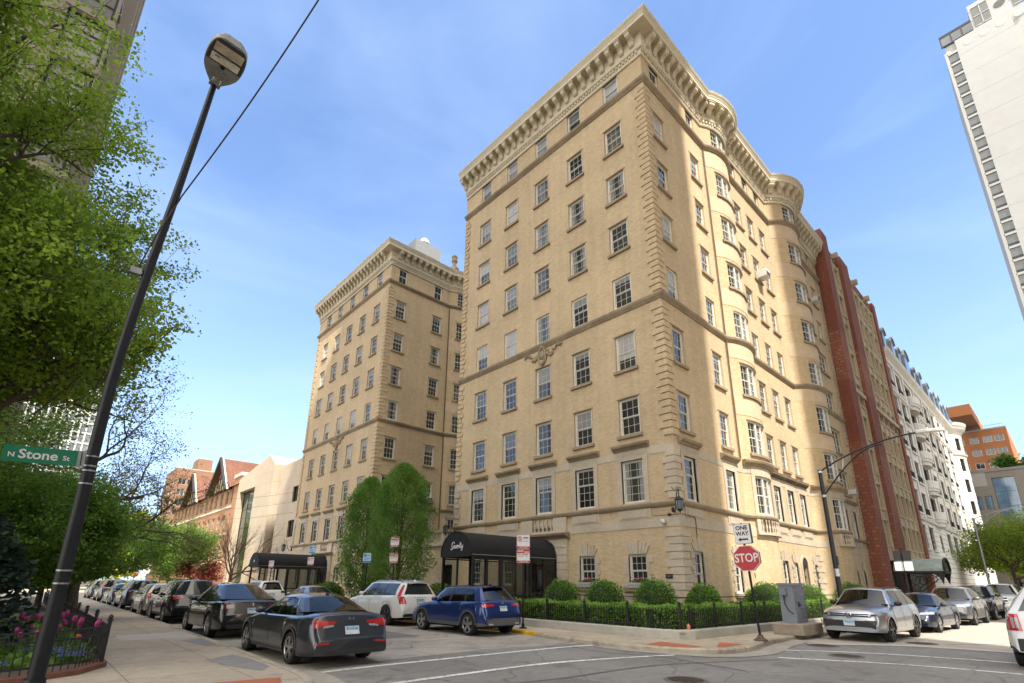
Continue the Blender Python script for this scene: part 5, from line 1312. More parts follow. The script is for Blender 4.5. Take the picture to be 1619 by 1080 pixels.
# tulips and small blue flowers: one of each, then copies
STEM = mat('tulip_green', (.06, .14, .03), .6, var=.2, scale=20)
PET = mat('tulip_magenta', (.33, .03, .16), .5, var=.3, scale=30)
tu = empty('tulip', (0, 0, 0), 0, 'magenta tulip on a tall green stem behind the low railing', 'tulip', 'magenta tulips in the corner bed')
b = MB(); b.tube([(0, 0, 0), (.01, .01, .25), (.0, .02, .5)], .008, STEM, n=5)
for a in (.3, 2.4, 4.4):
    c, s = math.cos(a), math.sin(a); b.face([(0, 0, .02), (.07 * c - .02 * s, .07 * s + .02 * c, .16), (.13 * c, .13 * s, .34), (.07 * c + .02 * s, .07 * s - .02 * c, .16)], STEM)
b.build('stem', tu)
b = MB(); b.lathe([(.012, .48), (.035, .50), (.043, .54), (.036, .58), (.018, .605)], PET, c=(0, .02, 0), n=7)
for k in range(6): a = k * math.pi / 3; b.face([(.03 * math.cos(a - .4), .02 + .03 * math.sin(a - .4), .55), (.04 * math.cos(a), .02 + .04 * math.sin(a), .52), (.03 * math.cos(a + .4), .02 + .03 * math.sin(a + .4), .55), (.034 * math.cos(a), .02 + .034 * math.sin(a), .63)], PET)
b.build('blossom', tu, smooth=60)
pn = empty('flower_clump', (0, 0, 0), 0, 'low clump of blue flowers inside the railing of the tulip bed', 'flowers', 'blue flower clumps in the corner bed')
rg = np.random.default_rng(5); q = rg.normal(size=(60, 3)) * np.array([.09, .09, .03]) + np.array([0, 0, .07])
link('leaves', leaf_mesh('leaves', q, .05, LEAF['mid'], rg), pn)
b = MB(); BL = mat('blue_petal', (.10, .11, .42), .6, var=.4, scale=20)
for k in range(16): x, y, z = rg.normal() * .08, rg.normal() * .08, .12 + rg.uniform(0, .06); b.lathe([(0, z + .012), (.022, z), (.015, z - .008)], BL, c=(x, y, 0), n=6)
b.build('blossom', pn)
orf = empty('flower_clump', (1.12, 14.1, .22), 0, 'single orange flower near the corner post of the railing', 'flowers')
b = MB(); b.tube([(0, 0, 0), (0, 0, .3)], .008, STEM, n=5); b.build('stem', orf); b = MB(); b.lathe([(0, .28), (.05, .3), (.06, .34), (.03, .38), (0, .385)], mat('orange_petal', (.6, .10, .015), .6), n=8); b.build('blossom', orf)
cm = child_map()
rg = np.random.default_rng(12)
spots = [(rg.uniform(-1.6, 1.25), rg.uniform(12.6, 16.5)) for _ in range(64)]
spots = [(x, y) for x, y in spots if y > 12.2 + max(0, x) * .55 and math.hypot(x + .75, y - 15.2) > 1.2]
for i, (x, y) in enumerate(spots):
    o = tu if i == 0 else copy_tree(tu, None, cm); o.location = (x, y, .215); o.rotation_euler = (rg.normal() * .12, rg.normal() * .12, rg.uniform(0, 6)); s = rg.uniform(.85, 1.3); o.scale = (s, s, s)
for i in range(34):
    x = rg.uniform(-1.5, 1.25); y = 12.05 + max(0, x) * .6 + abs(rg.normal()) * .9
    o = pn if i == 0 else copy_tree(pn, None, cm); o.location = (x, y, .215); o.rotation_euler = (0, 0, rg.uniform(0, 6)); s = rg.uniform(.8, 1.3); o.scale = (s, s, s)
gc = empty('ground_cover', (0, 14, .2), 0); 
n = 5200; P = np.stack([rg.uniform(-3, 1.3, n), rg.uniform(12.2, 24, n), .22 + np.abs(rg.normal(size=n)) * .07], 1)
P = P[P[:, 1] > 12.0 + np.maximum(0, P[:, 0]) * .6]
bpy.data.objects.remove(gc)
o = link('ground_cover', leaf_mesh('ground_cover', P, .10, LEAF['mid'], rg)); tag(o, 'low green leaves covering the soil of the tulip bed', 'ground cover', kind='stuff')
n = 2500; P = np.stack([rg.uniform(15.7, 20.6, n), rg.uniform(8.9, 24, n), .31 + np.abs(rg.normal(size=n)) * .06], 1)
o = link('ground_cover', leaf_mesh('ground_cover', P, .09, LEAF['mid'], rg)); tag(o, 'low green leaves covering the soil behind the hedge', 'ground cover', kind='stuff')
# window flower boxes
for u, lab in ((mcols[0], 'flower box of pink blooms under the corner ground floor window'), (mcols[1], 'flower box of pink blooms under the window nearer the canopy')):
    q = mpath.P(u, .12, 1.55); fb = empty('flower_box', q, -math.pi / 2, lab, 'flower box', 'window flower boxes')
    b = MB(); PB = mat('painted_trough', (.42, .42, .38), .7, var=.2, scale=14); b.box(-.48, .48, -.1, .12, -.02, .2, PB)
    for k in range(8): b.lathe([(0, -.115), (.04, -.11), (.05, -.1)], mat('trough_relief', (.25, .27, .24), .7), c=(-.42 + k * .12, 0, .09), n=8, axis='y')
    b.build('trough', fb)
    P = rg.normal(size=(160, 3)) * np.array([.2, .05, .06]) + np.array([0, 0, .25]); link('leaves', leaf_mesh('leaves', P, .06, LEAF['mid'], rg), fb)
    b = MB()
    for k in range(26): x, y, z = rg.normal() * .13, rg.normal() * .06, .33 + rg.normal() * .06; b.lathe([(0, z + .03), (.04, z + .012), (.03, z - .015)], mat('pink_petal', (.55, .04, .17), .6, var=.4, scale=15), c=(x, y, 0), n=6)
    b.build('blossom', fb)
# ------------------------------------------------------------------ cars
CGLASS = mat('car_glass', (.012, .015, .016), .04, spec=.9)
CGLASSL = mat('car_glass_clear', (.07, .08, .08), .04, spec=.9, var=.4, scale=2)
CCLEAR = glassmat('car_glass_see_through', (.40, .44, .43), .78)
SEATM = mat('seat_fabric', (.035, .033, .032), .8, var=.2, scale=8)
TYRE = mat('tyre_rubber', (.016, .016, .016), .85, var=.15, scale=20)
ALLOY = mat('alloy', (.52, .52, .53), .3, metal=.9)
ALLOYD = mat('dark_alloy', (.03, .03, .032), .35, metal=.6)
WELL = mat('wheel_well', (.006, .006, .006), .95)
TRIM = mat('black_trim', (.018, .018, .019), .5)
GTRIM = mat('grey_trim', (.09, .095, .10), .5)
REDL = mat('red_lamp', (.42, .012, .012), .12, spec=.8, coat=.6)
REDD = mat('dark_red_lamp', (.12, .006, .008), .12, spec=.8, coat=.6)
CLRL = mat('clear_lamp', (.30, .31, .33), .08, spec=.9, coat=.8)
CHROME = mat('chrome', (.62, .63, .65), .12, metal=1.0)
PLATE = mat('number_plate', (.58, .62, .66), .5, var=.12, scale=9)
PLATEB = mat('number_plate_blue', (.16, .38, .56), .5, var=.25, scale=12)
AMBER = mat('amber_lamp', (.6, .12, .01), .2)
def paint(name, c, metal=.4, rough=.28): return mat(name, c, rough, metal=metal, spec=.5, coat=.9, var=.05, scale=1.2)
def smooth_interp(ctrl, x, w=.05):
    xs = [c[0] for c in ctrl]; ys = [c[1] for c in ctrl]
    return sum(np.interp(x + d * w, xs, ys) * k for d, k in ((-1, .2), (-.5, .2), (0, .2), (.5, .2), (1, .2)))
def make_car(name, label, S, pm, group=None):
    """S: dimensions and profile control points; local x forward, z up, origin on the ground midway between axles."""
    root = empty(name, (0, 0, 0), 0, label, 'car', group)
    W, wb, fo, ro, wr = S['W'], S['wb'], S['fo'], S['ro'], S['wr']; hw = W / 2
    xf, xr = wb / 2 + fo, -wb / 2 - ro; sill = S.get('sill', .24); ra = wr + S.get('arch', .06)
    zc = lambda x: smooth_interp(S['top'], x); zs = lambda x: smooth_interp(S['belt'], x)
    def half(x):
        e = min(xf - x, 1.0); f = S.get('ftaper', .24) * max(0, 1 - e / 1.0) ** 3.0
        e2 = min(x - xr, .8); g = S.get('rtaper', .14) * max(0, 1 - e2 / .8) ** 3.4
        return hw * (1 - f - g)
    def zb(x):
        e = min(xf - x, x - xr); b_ = sill + S.get('lift', .04) * max(0, 1 - e / .6) ** 1.5
        for xa in (wb / 2, -wb / 2):
            if abs(x - xa) < ra: b_ = max(b_, wr + math.sqrt(ra * ra - (x - xa) ** 2))
        return b_
    xs = sorted(set(list(np.linspace(xr, xr + .25, 14)) + list(np.linspace(xf - .25, xf, 9)) + list(np.linspace(xr + .25, xf - .25, 30)) + [xa + ra * math.cos(t) for xa in (wb / 2, -wb / 2) for t in np.linspace(0, math.pi, 15)]))
    V = []; n = 0
    for x in xs:
        h, b0, s, c = half(x), zb(x), zs(x), zc(x); s = max(s, b0 + .04) if s < b0 + .04 else s; s = min(s, c - .01); b0 = min(b0, s - .02); d = s - b0
        sec = [(h - .13, b0), (h - .03, b0 + .012), (h - .008, b0 + d * .16), (h, b0 + d * .42), (h - .012, b0 + d * .66), (h - .028, b0 + d * .84), (h - .06, s - .012), (h - .12, s + (c - s) * .35), (h * .62, s + (c - s) * .85), (h * .3, c - .004), (0, c)]
        n = 2 * len(sec) - 1
        V += [(x, y, z) for y, z in sec] + [(x, -y, z) for y, z in reversed(sec[:-1])]
    F = []
    for i in range(len(xs) - 1):
        for k in range(n - 1): F.append((i * n + k, (i + 1) * n + k, (i + 1) * n + k + 1, i * n + k + 1))
    F.append(tuple(range(n))); F.append(tuple(reversed(range((len(xs) - 1) * n, len(xs) * n))))
    b = MB()
    clad = S.get('clad')
    for f in F:
        mm = pm
        if clad and len(f) == 4:
            k = f[0] % n
            if k in (0, 1, n - 2, n - 3): mm = S.get('cladm', TRIM)
        b.mesh([V[i] for i in f], [tuple(range(len(f)))], mm)
    body = b.build('body', root); weld(body.data)
    body.data.polygons.foreach_set('use_smooth', [True] * len(body.data.polygons)); body.data.set_sharp_from_angle(angle=R(38))
    # underbody and wheel wells
    b = MB(); b.box(xr + .5, xf - .5, -hw + .2, hw - .2, .22, .45, WELL)
    for xa in (wb / 2, -wb / 2):
        for s in (-1, 1):
            ts = np.linspace(-.25, math.pi + .25, 22); A = [(xa + (ra + .015) * math.cos(t), wr + (ra + .015) * math.sin(t)) for t in ts]; yi, yo = s * (hw - .36), s * (hw - .05)
            for i in range(21): b.face([(A[i][0], yi, A[i][1]), (A[i + 1][0], yi, A[i + 1][1]), (A[i + 1][0], yo, A[i + 1][1]), (A[i][0], yo, A[i][1])], WELL)
            b.face([(x, yi, z) for x, z in A], WELL)
    b.build('underbody', root)
    # cabin
    g = S['cab']; (xfb, xft, xrt, xrb), zr, yb, yt = g['x'], g['roof'], g['yb'], g['yt']
    bf, br = g.get('bowf', .16), g.get('bowr', .10)
    def base(u, v):
        a = xfb - bf * v * v; c = xrb + br * v * v; x = a + (c - a) * u; yy = min(yb, half(x) - .055); return Vector((x, v * yy, min(zs(x), zc(x)) - .025))
    def top(u, v):
        a = xft - bf * .6 * v * v; c = xrt + br * .7 * v * v; x = a + (c - a) * u; yy = yt * (1 - .10 * abs(u - .45) ** 2 - g.get('tuck', .28) * max(0, u - .55) ** 2)
        return Vector((x, v * yy, smooth_interp(zr, x) - .055 * abs(v) ** 3 - .012 * v * v))
    def side(u, v, t):
        p = base(u, v) * (1 - t) + top(u, v) * t; bulge = .045 * math.sin(math.pi * t)
        if abs(v) == 1: p.y += v * bulge * min(1, 9 * u, 9 * (1 - u))
        if u in (0, 1): p.x += (bulge * .8 if u == 0 else -bulge * .6) * (1 - abs(v) ** 5)
        return p
    tb, tt = .07, .93
    cols = [('s', 1, np.array(g['cuts'])), ('f', 0, None)]
    b = MB(); M = pm; gl = {}
    def quad(pf, a0, a1, t0, t1, target, m, nx=3, nt=3):
        for i in range(nx):
            for j in range(nt):
                A0 = a0 + (a1 - a0) * i / nx; A1 = a0 + (a1 - a0) * (i + 1) / nx; T0 = t0 + (t1 - t0) * j / nt; T1 = t0 + (t1 - t0) * (j + 1) / nt
                target.face([pf(A0, T0), pf(A1, T0), pf(A1, T1), pf(A0, T1)], m)
    wins = g['wins']
    for v in (1, -1):
        pf = lambda a, t, v=v: side(a, v, t)
        quad(pf, 0, 1, 0, tb, b, M, 16, 1); quad(pf, 0, 1, tt, 1, b, g.get('rail', M), 16, 1)
        edges = [0.0] + [e for w in wins for e in w] + [1.0]
        for i in range(len(edges) - 1):
            if i % 2 == 1: continue
            quad(pf, edges[i], edges[i + 1], tb, tt, b, TRIM if 0 < i < len(edges) - 2 else g.get('pillar', M), 2, 3)
        for w in wins:
            q = MB(); quad(pf, w[0], w[1], tb, tt, q, CCLEAR if (w is wins[0] or g.get('clear')) else g.get('glass', CGLASS), 4, 4); o = q.build('side_window', root, smooth=60); weld(o.data)
    for u, nm in ((0, 'windscreen'), (1, 'rear_window')):
        pf = lambda a, t, u=u: side(u, a, t)
        m_ = .93 if u == 0 else g.get('rearm', .84)
        quad(pf, -1, -m_, 0, 1, b, M, 3, 6); quad(pf, m_, 1, 0, 1, b, M, 3, 6); quad(pf, -m_, m_, 0, .05, b, M, 8, 1); quad(pf, -m_, m_, .95, 1, b, M if u == 0 else g.get('rearcap', M), 8, 1)
        q = MB(); quad(pf, -m_, m_, .05, .95, q, CCLEAR if (u == 0 or g.get('clear')) else g.get('rglass', CGLASS), 10, 5); o = q.build(nm, root, smooth=60); weld(o.data)
    RM = g.get('roofm', M)
    for i in range(12):
        for j in range(12):
            u0, u1, v0, v1 = i / 12, (i + 1) / 12, -1 + j / 6, -1 + (j + 1) / 6
            b.face([top(u0, v0), top(u1, v0), top(u1, v1), top(u0, v1)], RM)
    ro_ = b.build('roof', root); weld(ro_.data); ro_.data.polygons.foreach_set('use_smooth', [True] * len(ro_.data.polygons)); ro_.data.set_sharp_from_angle(angle=R(35))
    # dark cabin seen through the glass: shelf, seats, headrests and wheel
    q = MB(); ux_ = np.linspace(xrb + br + .06, xfb - bf - .05, 14)
    for i in range(13):
        for j in range(4):
            ya, yb_ = -.8 + .4 * j, -.4 + .4 * j; k_ = lambda x, f: (x, f * (half(x) - .15), zc(x) + .010)
            q.face([k_(ux_[i], ya / .8), k_(ux_[i + 1], ya / .8), k_(ux_[i + 1], yb_ / .8), k_(ux_[i], yb_ / .8)], SEATM)
    q.build('cabin_floor', root)
    for xs_ in (xft - .42, (xft - .42 + xrt) / 2 - .12 if xrt < -.4 else xrt + .3):
        for s in (-1, 1):
            q = MB(); zt_ = smooth_interp(zr, xs_); z0_ = zc(xs_)
            M2 = Matrix.Translation((xs_, s * .36, z0_)) @ Matrix.Rotation(R(-12), 4, 'Y')
            q.prism([(-.22, -.05), (.22, -.05), (.20, (zt_ - z0_) * .42), (-.20, (zt_ - z0_) * .42)], -.07, .07, SEATM, M2 @ Matrix(((0, 0, 1, 0), (1, 0, 0, 0), (0, 1, 0, 0), (0, 0, 0, 1))))
            q.prism([(-.12, (zt_ - z0_) * .45), (.12, (zt_ - z0_) * .45), (.10, (zt_ - z0_) * .74), (-.10, (zt_ - z0_) * .74)], -.05, .05, SEATM, M2 @ Matrix(((0, 0, 1, 0), (1, 0, 0, 0), (0, 1, 0, 0), (0, 0, 0, 1))))
            q.build('seat', root)
    q = MB(); xw = xft + .18; q.tube([(xw + .06 * math.sin(t), .36 + .17 * math.cos(t), zc(xw) + .06 + .15 * math.sin(t)) for t in np.linspace(0, 2 * math.pi, 18)], .014, TRIM, n=5, caps=False); q.build('steering_wheel', root)
    # projected fittings
    vs, fs = [], []
    for o in (body, ro_): 
        k = len(vs); vs += [v.co.copy() for v in o.data.vertices]; fs += [tuple(k + i for i in p.vertices) for p in o.data.polygons]
    bvh = BVHTree.FromPolygons(vs, fs)
    def hit(view, a, z):
        if view == 'rear': o_, d = Vector((xr - 2, a, z)), Vector((1, 0, 0))
        elif view == 'front': o_, d = Vector((xf + 2, a, z)), Vector((-1, 0, 0))
        elif view == 'left': o_, d = Vector((a, 3, z)), Vector((0, -1, 0))
        else: o_, d = Vector((a, -3, z)), Vector((0, 1, 0))
        h = bvh.ray_cast(o_, d)[0]
        return (h, d) if h is not None else (None, d)
    def decal(mb, view, quad_, m, off=.007, nx=12, nz=4, skirt=.02):
        G = []
        for j in range(nz + 1):
            row = []
            for i in range(nx + 1):
                s, t = i / nx, j / nz
                a = (quad_[0][0] * (1 - s) + quad_[1][0] * s) * (1 - t) + (quad_[3][0] * (1 - s) + quad_[2][0] * s) * t
                z = (quad_[0][1] * (1 - s) + quad_[1][1] * s) * (1 - t) + (quad_[3][1] * (1 - s) + quad_[2][1] * s) * t
                h, d = hit(view, a, z); row.append(None if h is None else h - d * off)
            G.append(row)
        for j in range(nz):
            for i in range(nx):
                q = [G[j][i], G[j][i + 1], G[j + 1][i + 1], G[j + 1][i]]
                if None not in q: mb.face(q, m)
        d = hit(view, 0, .6)[1]
        rim = [G[0][i] for i in range(nx + 1)] + [G[j][nx] for j in range(1, nz + 1)] + [G[nz][i] for i in range(nx - 1, -1, -1)] + [G[j][0] for j in range(nz - 1, 0, -1)]
        for i in range(len(rim)):
            p, q = rim[i], rim[(i + 1) % len(rim)]
            if p is not None and q is not None: mb.face([p, q, q + d * skirt, p + d * skirt], m)
    def part_decal(nm, items, label_=None):
        q = MB()
        for it in items: decal(q, *it)
        o = q.build(nm, root, smooth=50)
        return o
    # wheels
    spokes = S.get('spokes', 5); am = S.get('alloy', ALLOY)
    for xa in (wb / 2, -wb / 2):
        for s in (1, -1):
            w = empty('wheel', (xa, s * (hw - .125), wr)); w.parent = root
            b = MB(); tw = .112; k = s
            b.lathe([(wr * .67, k * tw * .8), (wr * .72, k * tw), (wr * .93, k * tw), (wr * .985, k * tw * .82), (wr, k * tw * .4), (wr, -k * tw * .4), (wr * .985, -k * tw * .82), (wr * .9, -k * tw), (wr * .6, -k * tw)], TYRE, n=30, axis='y'); b.build('tyre', w, smooth=45)
            b = MB(); b.lathe([(wr * .675, k * tw * .86), (wr * .70, k * tw * .98), (wr * .725, k * tw * .98), (wr * .64, k * tw * .6), (wr * .62, k * tw * .1), (0, k * tw * .1)], S.get('dish', ALLOYD), n=30, axis='y')
            for j in range(spokes):
                a = j * 2 * math.pi / spokes + .3
                for da in ((-.17, .17) if S.get('split', True) else (0,)):
                    p0 = Vector((wr * .12 * math.cos(a), k * tw * .82, wr * .12 * math.sin(a))); p1 = Vector((wr * .69 * math.cos(a + da), k * tw * .86, wr * .69 * math.sin(a + da)))
                    b.bar(p0, p1, S.get('spw', .035), .03, am, up=(0, 1, 0))
            b.lathe([(0, k * tw * .96), (wr * .14, k * tw * .96), (wr * .2, k * tw * .7), (wr * .2, k * tw * .1)], am, n=14, axis='y'); b.lathe([(wr * .655, k * tw * .9), (wr * .70, k * tw * .99), (wr * .715, k * tw * .9)], am, n=30, axis='y'); b.build('rim', w, smooth=40)
    # arch lips
    if S.get('lips', True):
        lm = S.get('lipm', pm)
        for xa in (wb / 2, -wb / 2):
            for s in ('left', 'right'):
                sg = 1 if s == 'left' else -1; prev = None; b = MB()
                for t in np.linspace(.02, math.pi - .02, 22):
                    r0, r1 = ra - .012, ra + S.get('lipw', .035)
                    q = []
                    for r_ in (r0, r1):
                        x, z = xa + r_ * math.cos(t), wr + r_ * math.sin(t)
                        q.append(Vector((x, sg * (half(x) + .006), z)))
                    if prev: b.face([prev[0], q[0], q[1], prev[1]], lm); b.face([prev[0], q[0], q[0] - Vector((0, sg * .06, 0)), prev[0] - Vector((0, sg * .06, 0))], WELL if lm is pm else lm)
                    prev = q
                b.build('wheel_arch', root, smooth=50)
    # mirrors, handles, shut lines
    for s in (1, -1):
        p = side(g['wins'][0][0] + .06, s, .12); b = MB()
        M2 = Matrix.Translation(p + Vector((.02, s * .13, .07))) @ Matrix.Diagonal((.085, .115, .075, 1))
        b.lathe([(0, -1), (.7, -.8), (1, -.2), (1, .3), (.75, .8), (0, 1)], g.get('mirror', pm), n=12, M=M2); b.bar(p + Vector((0, -s * .02, .0)), p + Vector((.01, s * .1, .04)), .05, .03, TRIM); b.build('mirror', root, smooth=60)
    zdoor = S.get('zdoor', zs(0) - .14); dl = S['doors']
    q = MB()
    for v in ('left', 'right'):
        for x in dl:
            decal(q, v, [(x - .007, sill + .1), (x + .007, sill + .1), (x + .02 + .007, zs(x) - .02), (x + .02 - .007, zs(x) - .02)], TRIM, .003, 1, 8, .002)
    q.build('shut_line', root)
    for v in ('left', 'right'):
        for x in S['handles']:
            q = MB(); decal(q, v, [(x - .11, zdoor - .016), (x + .11, zdoor - .012), (x + .11, zdoor + .016), (x - .11, zdoor + .012)], S.get('handlem', pm), .03, 4, 1, .03); q.build('door_handle', root)
    for nm, items in S.get('parts', []): part_decal(nm, items)
    if S.get('rails'):
        for s in (1, -1):
            b = MB(); pts = [top(t, s * .9) + Vector((0, 0, .05 if .02 < k < .98 else -.01)) for k, t in zip(np.linspace(0, 1, 9), np.linspace(.08, .94, 9))]
            b.tube(pts, .018, S['rails'], n=6); b.build('roof_rail', root, smooth=60)
    if S.get('fin'):
        b = MB(); p = top(.9, 0); b.prism([(-.09, 0), (.08, 0), (-.07, .075)], -.018, .018, S['fin'], frame_M((p.x, p.y, p.z - .01), (1, 0, 0), (0, 0, 1))); b.build('aerial', root)
    if S.get('spoiler'):
        b = MB(); m_ = S['spoiler']
        for j in range(10):
            v0, v1 = -.86 + 1.72 * j / 10, -.86 + 1.72 * (j + 1) / 10
            a, c = top(1, v0), top(1, v1); b.mesh([a + Vector((.1, 0, .012)), c + Vector((.1, 0, .012)), c + Vector((-.17, 0, -.015)), a + Vector((-.17, 0, -.015)), a + Vector((-.15, 0, -.05)), c + Vector((-.15, 0, -.05))], [(0, 1, 2, 3), (3, 2, 5, 4)], m_)
        b.build('spoiler', root)
    root['_half'] = hw
    return root, dict(hit=hit, decal=decal, zs=zs, top=top, side=side, xf=xf, xr=xr)
def place(root, x, y, heading): root.location = (x, y, 0); root.rotation_euler = (0, 0, heading)

def rect(a0, a1, z0, z1): return [(a0, z0), (a1, z0), (a1, z1), (a0, z1)]
def plate_parts(view, z, w=.31, h=.155, holder=True):
    return [('number_plate', [(view, rect(-w / 2 - .02, w / 2 + .02, z - h / 2 - .02, z + h / 2 + .02), TRIM, .010, 3, 2), (view, rect(-w / 2, w / 2, z - h / 2, z + h / 2), PLATE, .018, 3, 2), (view, rect(-w / 2 + .02, w / 2 - .02, z + .005, z + h / 2 - .012), PLATEB, .021, 3, 1)])]
def sedan(W=1.80, wb=2.735, fo=.88, ro=1.06, wr=.325, H=1.415, **kw):
    xf, xr = wb / 2 + fo, -wb / 2 - ro
    S = dict(W=W, wb=wb, fo=fo, ro=ro, wr=wr, sill=.20,
        top=[(xr, .50), (xr + .03, .60), (xr + .09, .66), (xr + .17, .97), (xr + .20, 1.03), (xr + .26, 1.04), (xr + .60, 1.05), (xr + 1.1, 1.02), (xf - 1.55, .99), (xf - 1.2, .96), (xf - .5, .84), (xf - .15, .72), (xf - .04, .60), (xf, .48)],
        belt=[(xr, .48), (xr + .06, .62), (xr + .16, .88), (xr + .28, .95), (xr + .6, .955), (xf - 1.5, .905), (xf - .6, .77), (xf - .15, .64), (xf, .46)],
        cab=dict(x=(xf - 1.18, xf - 2.1, xr + 1.38, xr + .56), roof=[(xr + .5, H - .26), (xr + 1.0, H - .13), (xr + 1.38, H - .055), (xr + 1.9, H), (xf - 2.3, H - .01), (xf - 2.0, H - .07)], yb=W / 2 - .09, yt=.56, bowf=.2, bowr=.16, cuts=[0, 1],
            wins=[(.075, .44), (.475, .765), (.785, .875)]),
        doors=[wb / 2 - .52, -.12, -wb / 2 + .30], handles=[.05, -.95], zdoor=.84)
    S.update(kw); return S
def suv(W=1.84, wb=2.73, fo=.85, ro=.84, wr=.36, H=1.62, hood=1.06, belt=1.04, rake=.30, wins=None, **kw):
    xf, xr = wb / 2 + fo, -wb / 2 - ro
    S = dict(W=W, wb=wb, fo=fo, ro=ro, wr=wr, sill=.28, ftaper=.17,
        top=[(xr, .62), (xr + .02, .80), (xr + .06, belt - .02), (xr + .16, belt + .08), (xr + .6, belt + .09), (xf - 1.5, belt + .06), (xf - 1.15, hood), (xf - .45, hood - .08), (xf - .12, hood - .18), (xf - .03, hood - .32), (xf, .55)],
        belt=[(xr, .60), (xr + .05, .85), (xr + .14, belt + .01), (xr + .5, belt + .025), (xf - 1.4, belt - .05), (xf - .5, hood - .17), (xf - .1, hood - .3), (xf, .53)],
        cab=dict(x=(xf - 1.12, xf - 1.78, xr + rake + .12, xr + .13), roof=[(xr + .1, H - .09), (xr + .7, H - .015), (xf - 2.4, H), (xf - 1.9, H - .03), (xf - 1.7, H - .07)], yb=W / 2 - .08, yt=.60, bowf=.18, bowr=.09, cuts=[0, 1],
            wins=wins or [(.07, .37), (.40, .68), (.71, .93)]),
        doors=[wb / 2 - .50, -.08, -wb / 2 + .28], handles=[.12, -.85], zdoor=belt - .13, clad=True)
    S.update(kw); return S
NAVYGREY = paint('slate_paint', (.030, .035, .045)); BLK = paint('black_car_paint', (.008, .008, .010), .3, .25); BLUE = paint('blue_car_paint', (.012, .036, .17), .55)
WHITEP = paint('white_car_paint', (.70, .70, .69), .0, .35); SILV = paint('silver_car_paint', (.36, .38, .42), .75, .33); BEIGE = paint('beige_silver_paint', (.33, .31, .27), .6, .35)
DGREY = paint('dark_grey_paint', (.045, .047, .05), .5); GREY = paint('mid_grey_paint', (.17, .175, .18), .6); DBLUE = paint('dark_blue_paint', (.02, .026, .055), .5)
def mk(name, label, S, pm, x, y, h):
    r, k = make_car(name, label, S, pm, 'parked cars'); place(r, x, y, h); return r, k
N = math.pi / 2
# 1 slate saloon in front
S = sedan(W=1.84, wb=2.86, fo=.90, ro=1.08); S['cab']['clear'] = True
S['parts'] = plate_parts('rear', .70) + [
    ('tail_light', [('rear', [(.36, .835), (.80, .755), (.81, .92), (.34, .88)], REDL, .012, 16, 4)]),
    ('tail_light', [('rear', [(-.80, .755), (-.36, .835), (-.34, .88), (-.81, .92)], REDL, .012, 16, 4)]),
    ('reversing_light', [('rear', [(.40, .775), (.62, .755), (.62, .80), (.40, .815)], CLRL, .011, 4, 1), ('rear', [(-.62, .755), (-.40, .775), (-.40, .815), (-.62, .80)], CLRL, .011, 4, 1)]),
    ('reflector', [('rear', [(.50, .455), (.80, .44), (.80, .475), (.50, .495)], REDL, .008, 6, 1), ('rear', [(-.80, .44), (-.50, .455), (-.50, .495), (-.80, .475)], REDL, .008, 6, 1)]),
    ('boot_seam', [('rear', [(-.46, .545), (.46, .545), (.46, .56), (-.46, .56)], TRIM, .004, 8, 1), ('rear', [(.46, .545), (.475, .55), (.60, .76), (.585, .76)], TRIM, .004, 2, 6), ('rear', [(-.475, .55), (-.46, .545), (-.585, .76), (-.60, .76)], TRIM, .004, 2, 6)]),
    ('badge', [('rear', rect(-.062, -.040, .885, .965), CHROME, .014, 1, 3), ('rear', rect(.040, .062, .885, .965), CHROME, .014, 1, 3), ('rear', rect(-.040, .040, .918, .934), CHROME, .014, 2, 1)]),
    ('bumper_insert', [('rear', [(-.75, .26), (.75, .26), (.80, .32), (-.80, .32)], TRIM, .008, 10, 1)])]
S['cab']['mirror'] = NAVYGREY; S['fin'] = NAVYGREY; S['spokes'] = 5
r, k = mk('saloon_car', 'dark slate grey saloon parked nearest, its tail lights towards us', S, NAVYGREY, 5.36, 11.68 + 1.43, N)
b = MB(); c = k['side']
for v in (1,):
    b.tube([c(t, v, .955) + Vector((0, .012, 0)) for t in np.linspace(.08, .86, 12)] + [c(.90, v, .6) + Vector((0, .012, 0)), c(.905, v, .1) + Vector((0, .012, 0))], .012, CHROME, n=5)
b.build('chrome_strip', r)
# 2 black electric crossover
S = suv(W=1.92, wb=2.89, fo=.84, ro=1.02, wr=.355, H=1.62, hood=1.0, belt=1.02, clad=False, sill=.26, lipm=TRIM)
S['top'][2:5] = [(-2.89 / 2 - 1.02 + .06, 1.0), (-2.89 / 2 - 1.02 + .12, 1.10), (-2.89 / 2 - .5, 1.12)]
S['cab'].update(x=(2.285 - 1.0, 2.285 - 1.95, -.95, -2.20), roof=[(-2.25, 1.13), (-1.5, 1.44), (-.9, 1.575), (-.1, 1.62), (.35, 1.58)], yt=.58, roofm=CGLASS, rearm=.86, rearcap=CGLASS, rglass=CGLASS, wins=[(.08, .40), (.42, .66), (.68, .80)])
S['parts'] = [('tail_light', [('rear', [(.50, .88), (.86, .86), (.86, .99), (.46, .98)], REDD, .012, 10, 3)]),
    ('tail_light', [('rear', [(-.86, .86), (-.50, .88), (-.46, .98), (-.86, .99)], REDD, .012, 10, 3)])] + plate_parts('rear', .80) + [
    ('bumper_insert', [('rear', [(-.8, .30), (.8, .30), (.85, .42), (-.85, .42)], TRIM, .008, 10, 2)]), ('emblem', [('rear', rect(-.05, .05, 1.005, 1.02), CHROME, .014, 2, 1), ('rear', rect(-.012, .012, .94, 1.02), CHROME, .014, 1, 2)])]
mk('crossover_car', 'glossy black crossover with sloping glass tail, second in the left kerb row', S, BLK, 5.42, 18.4 + 1.445, N)
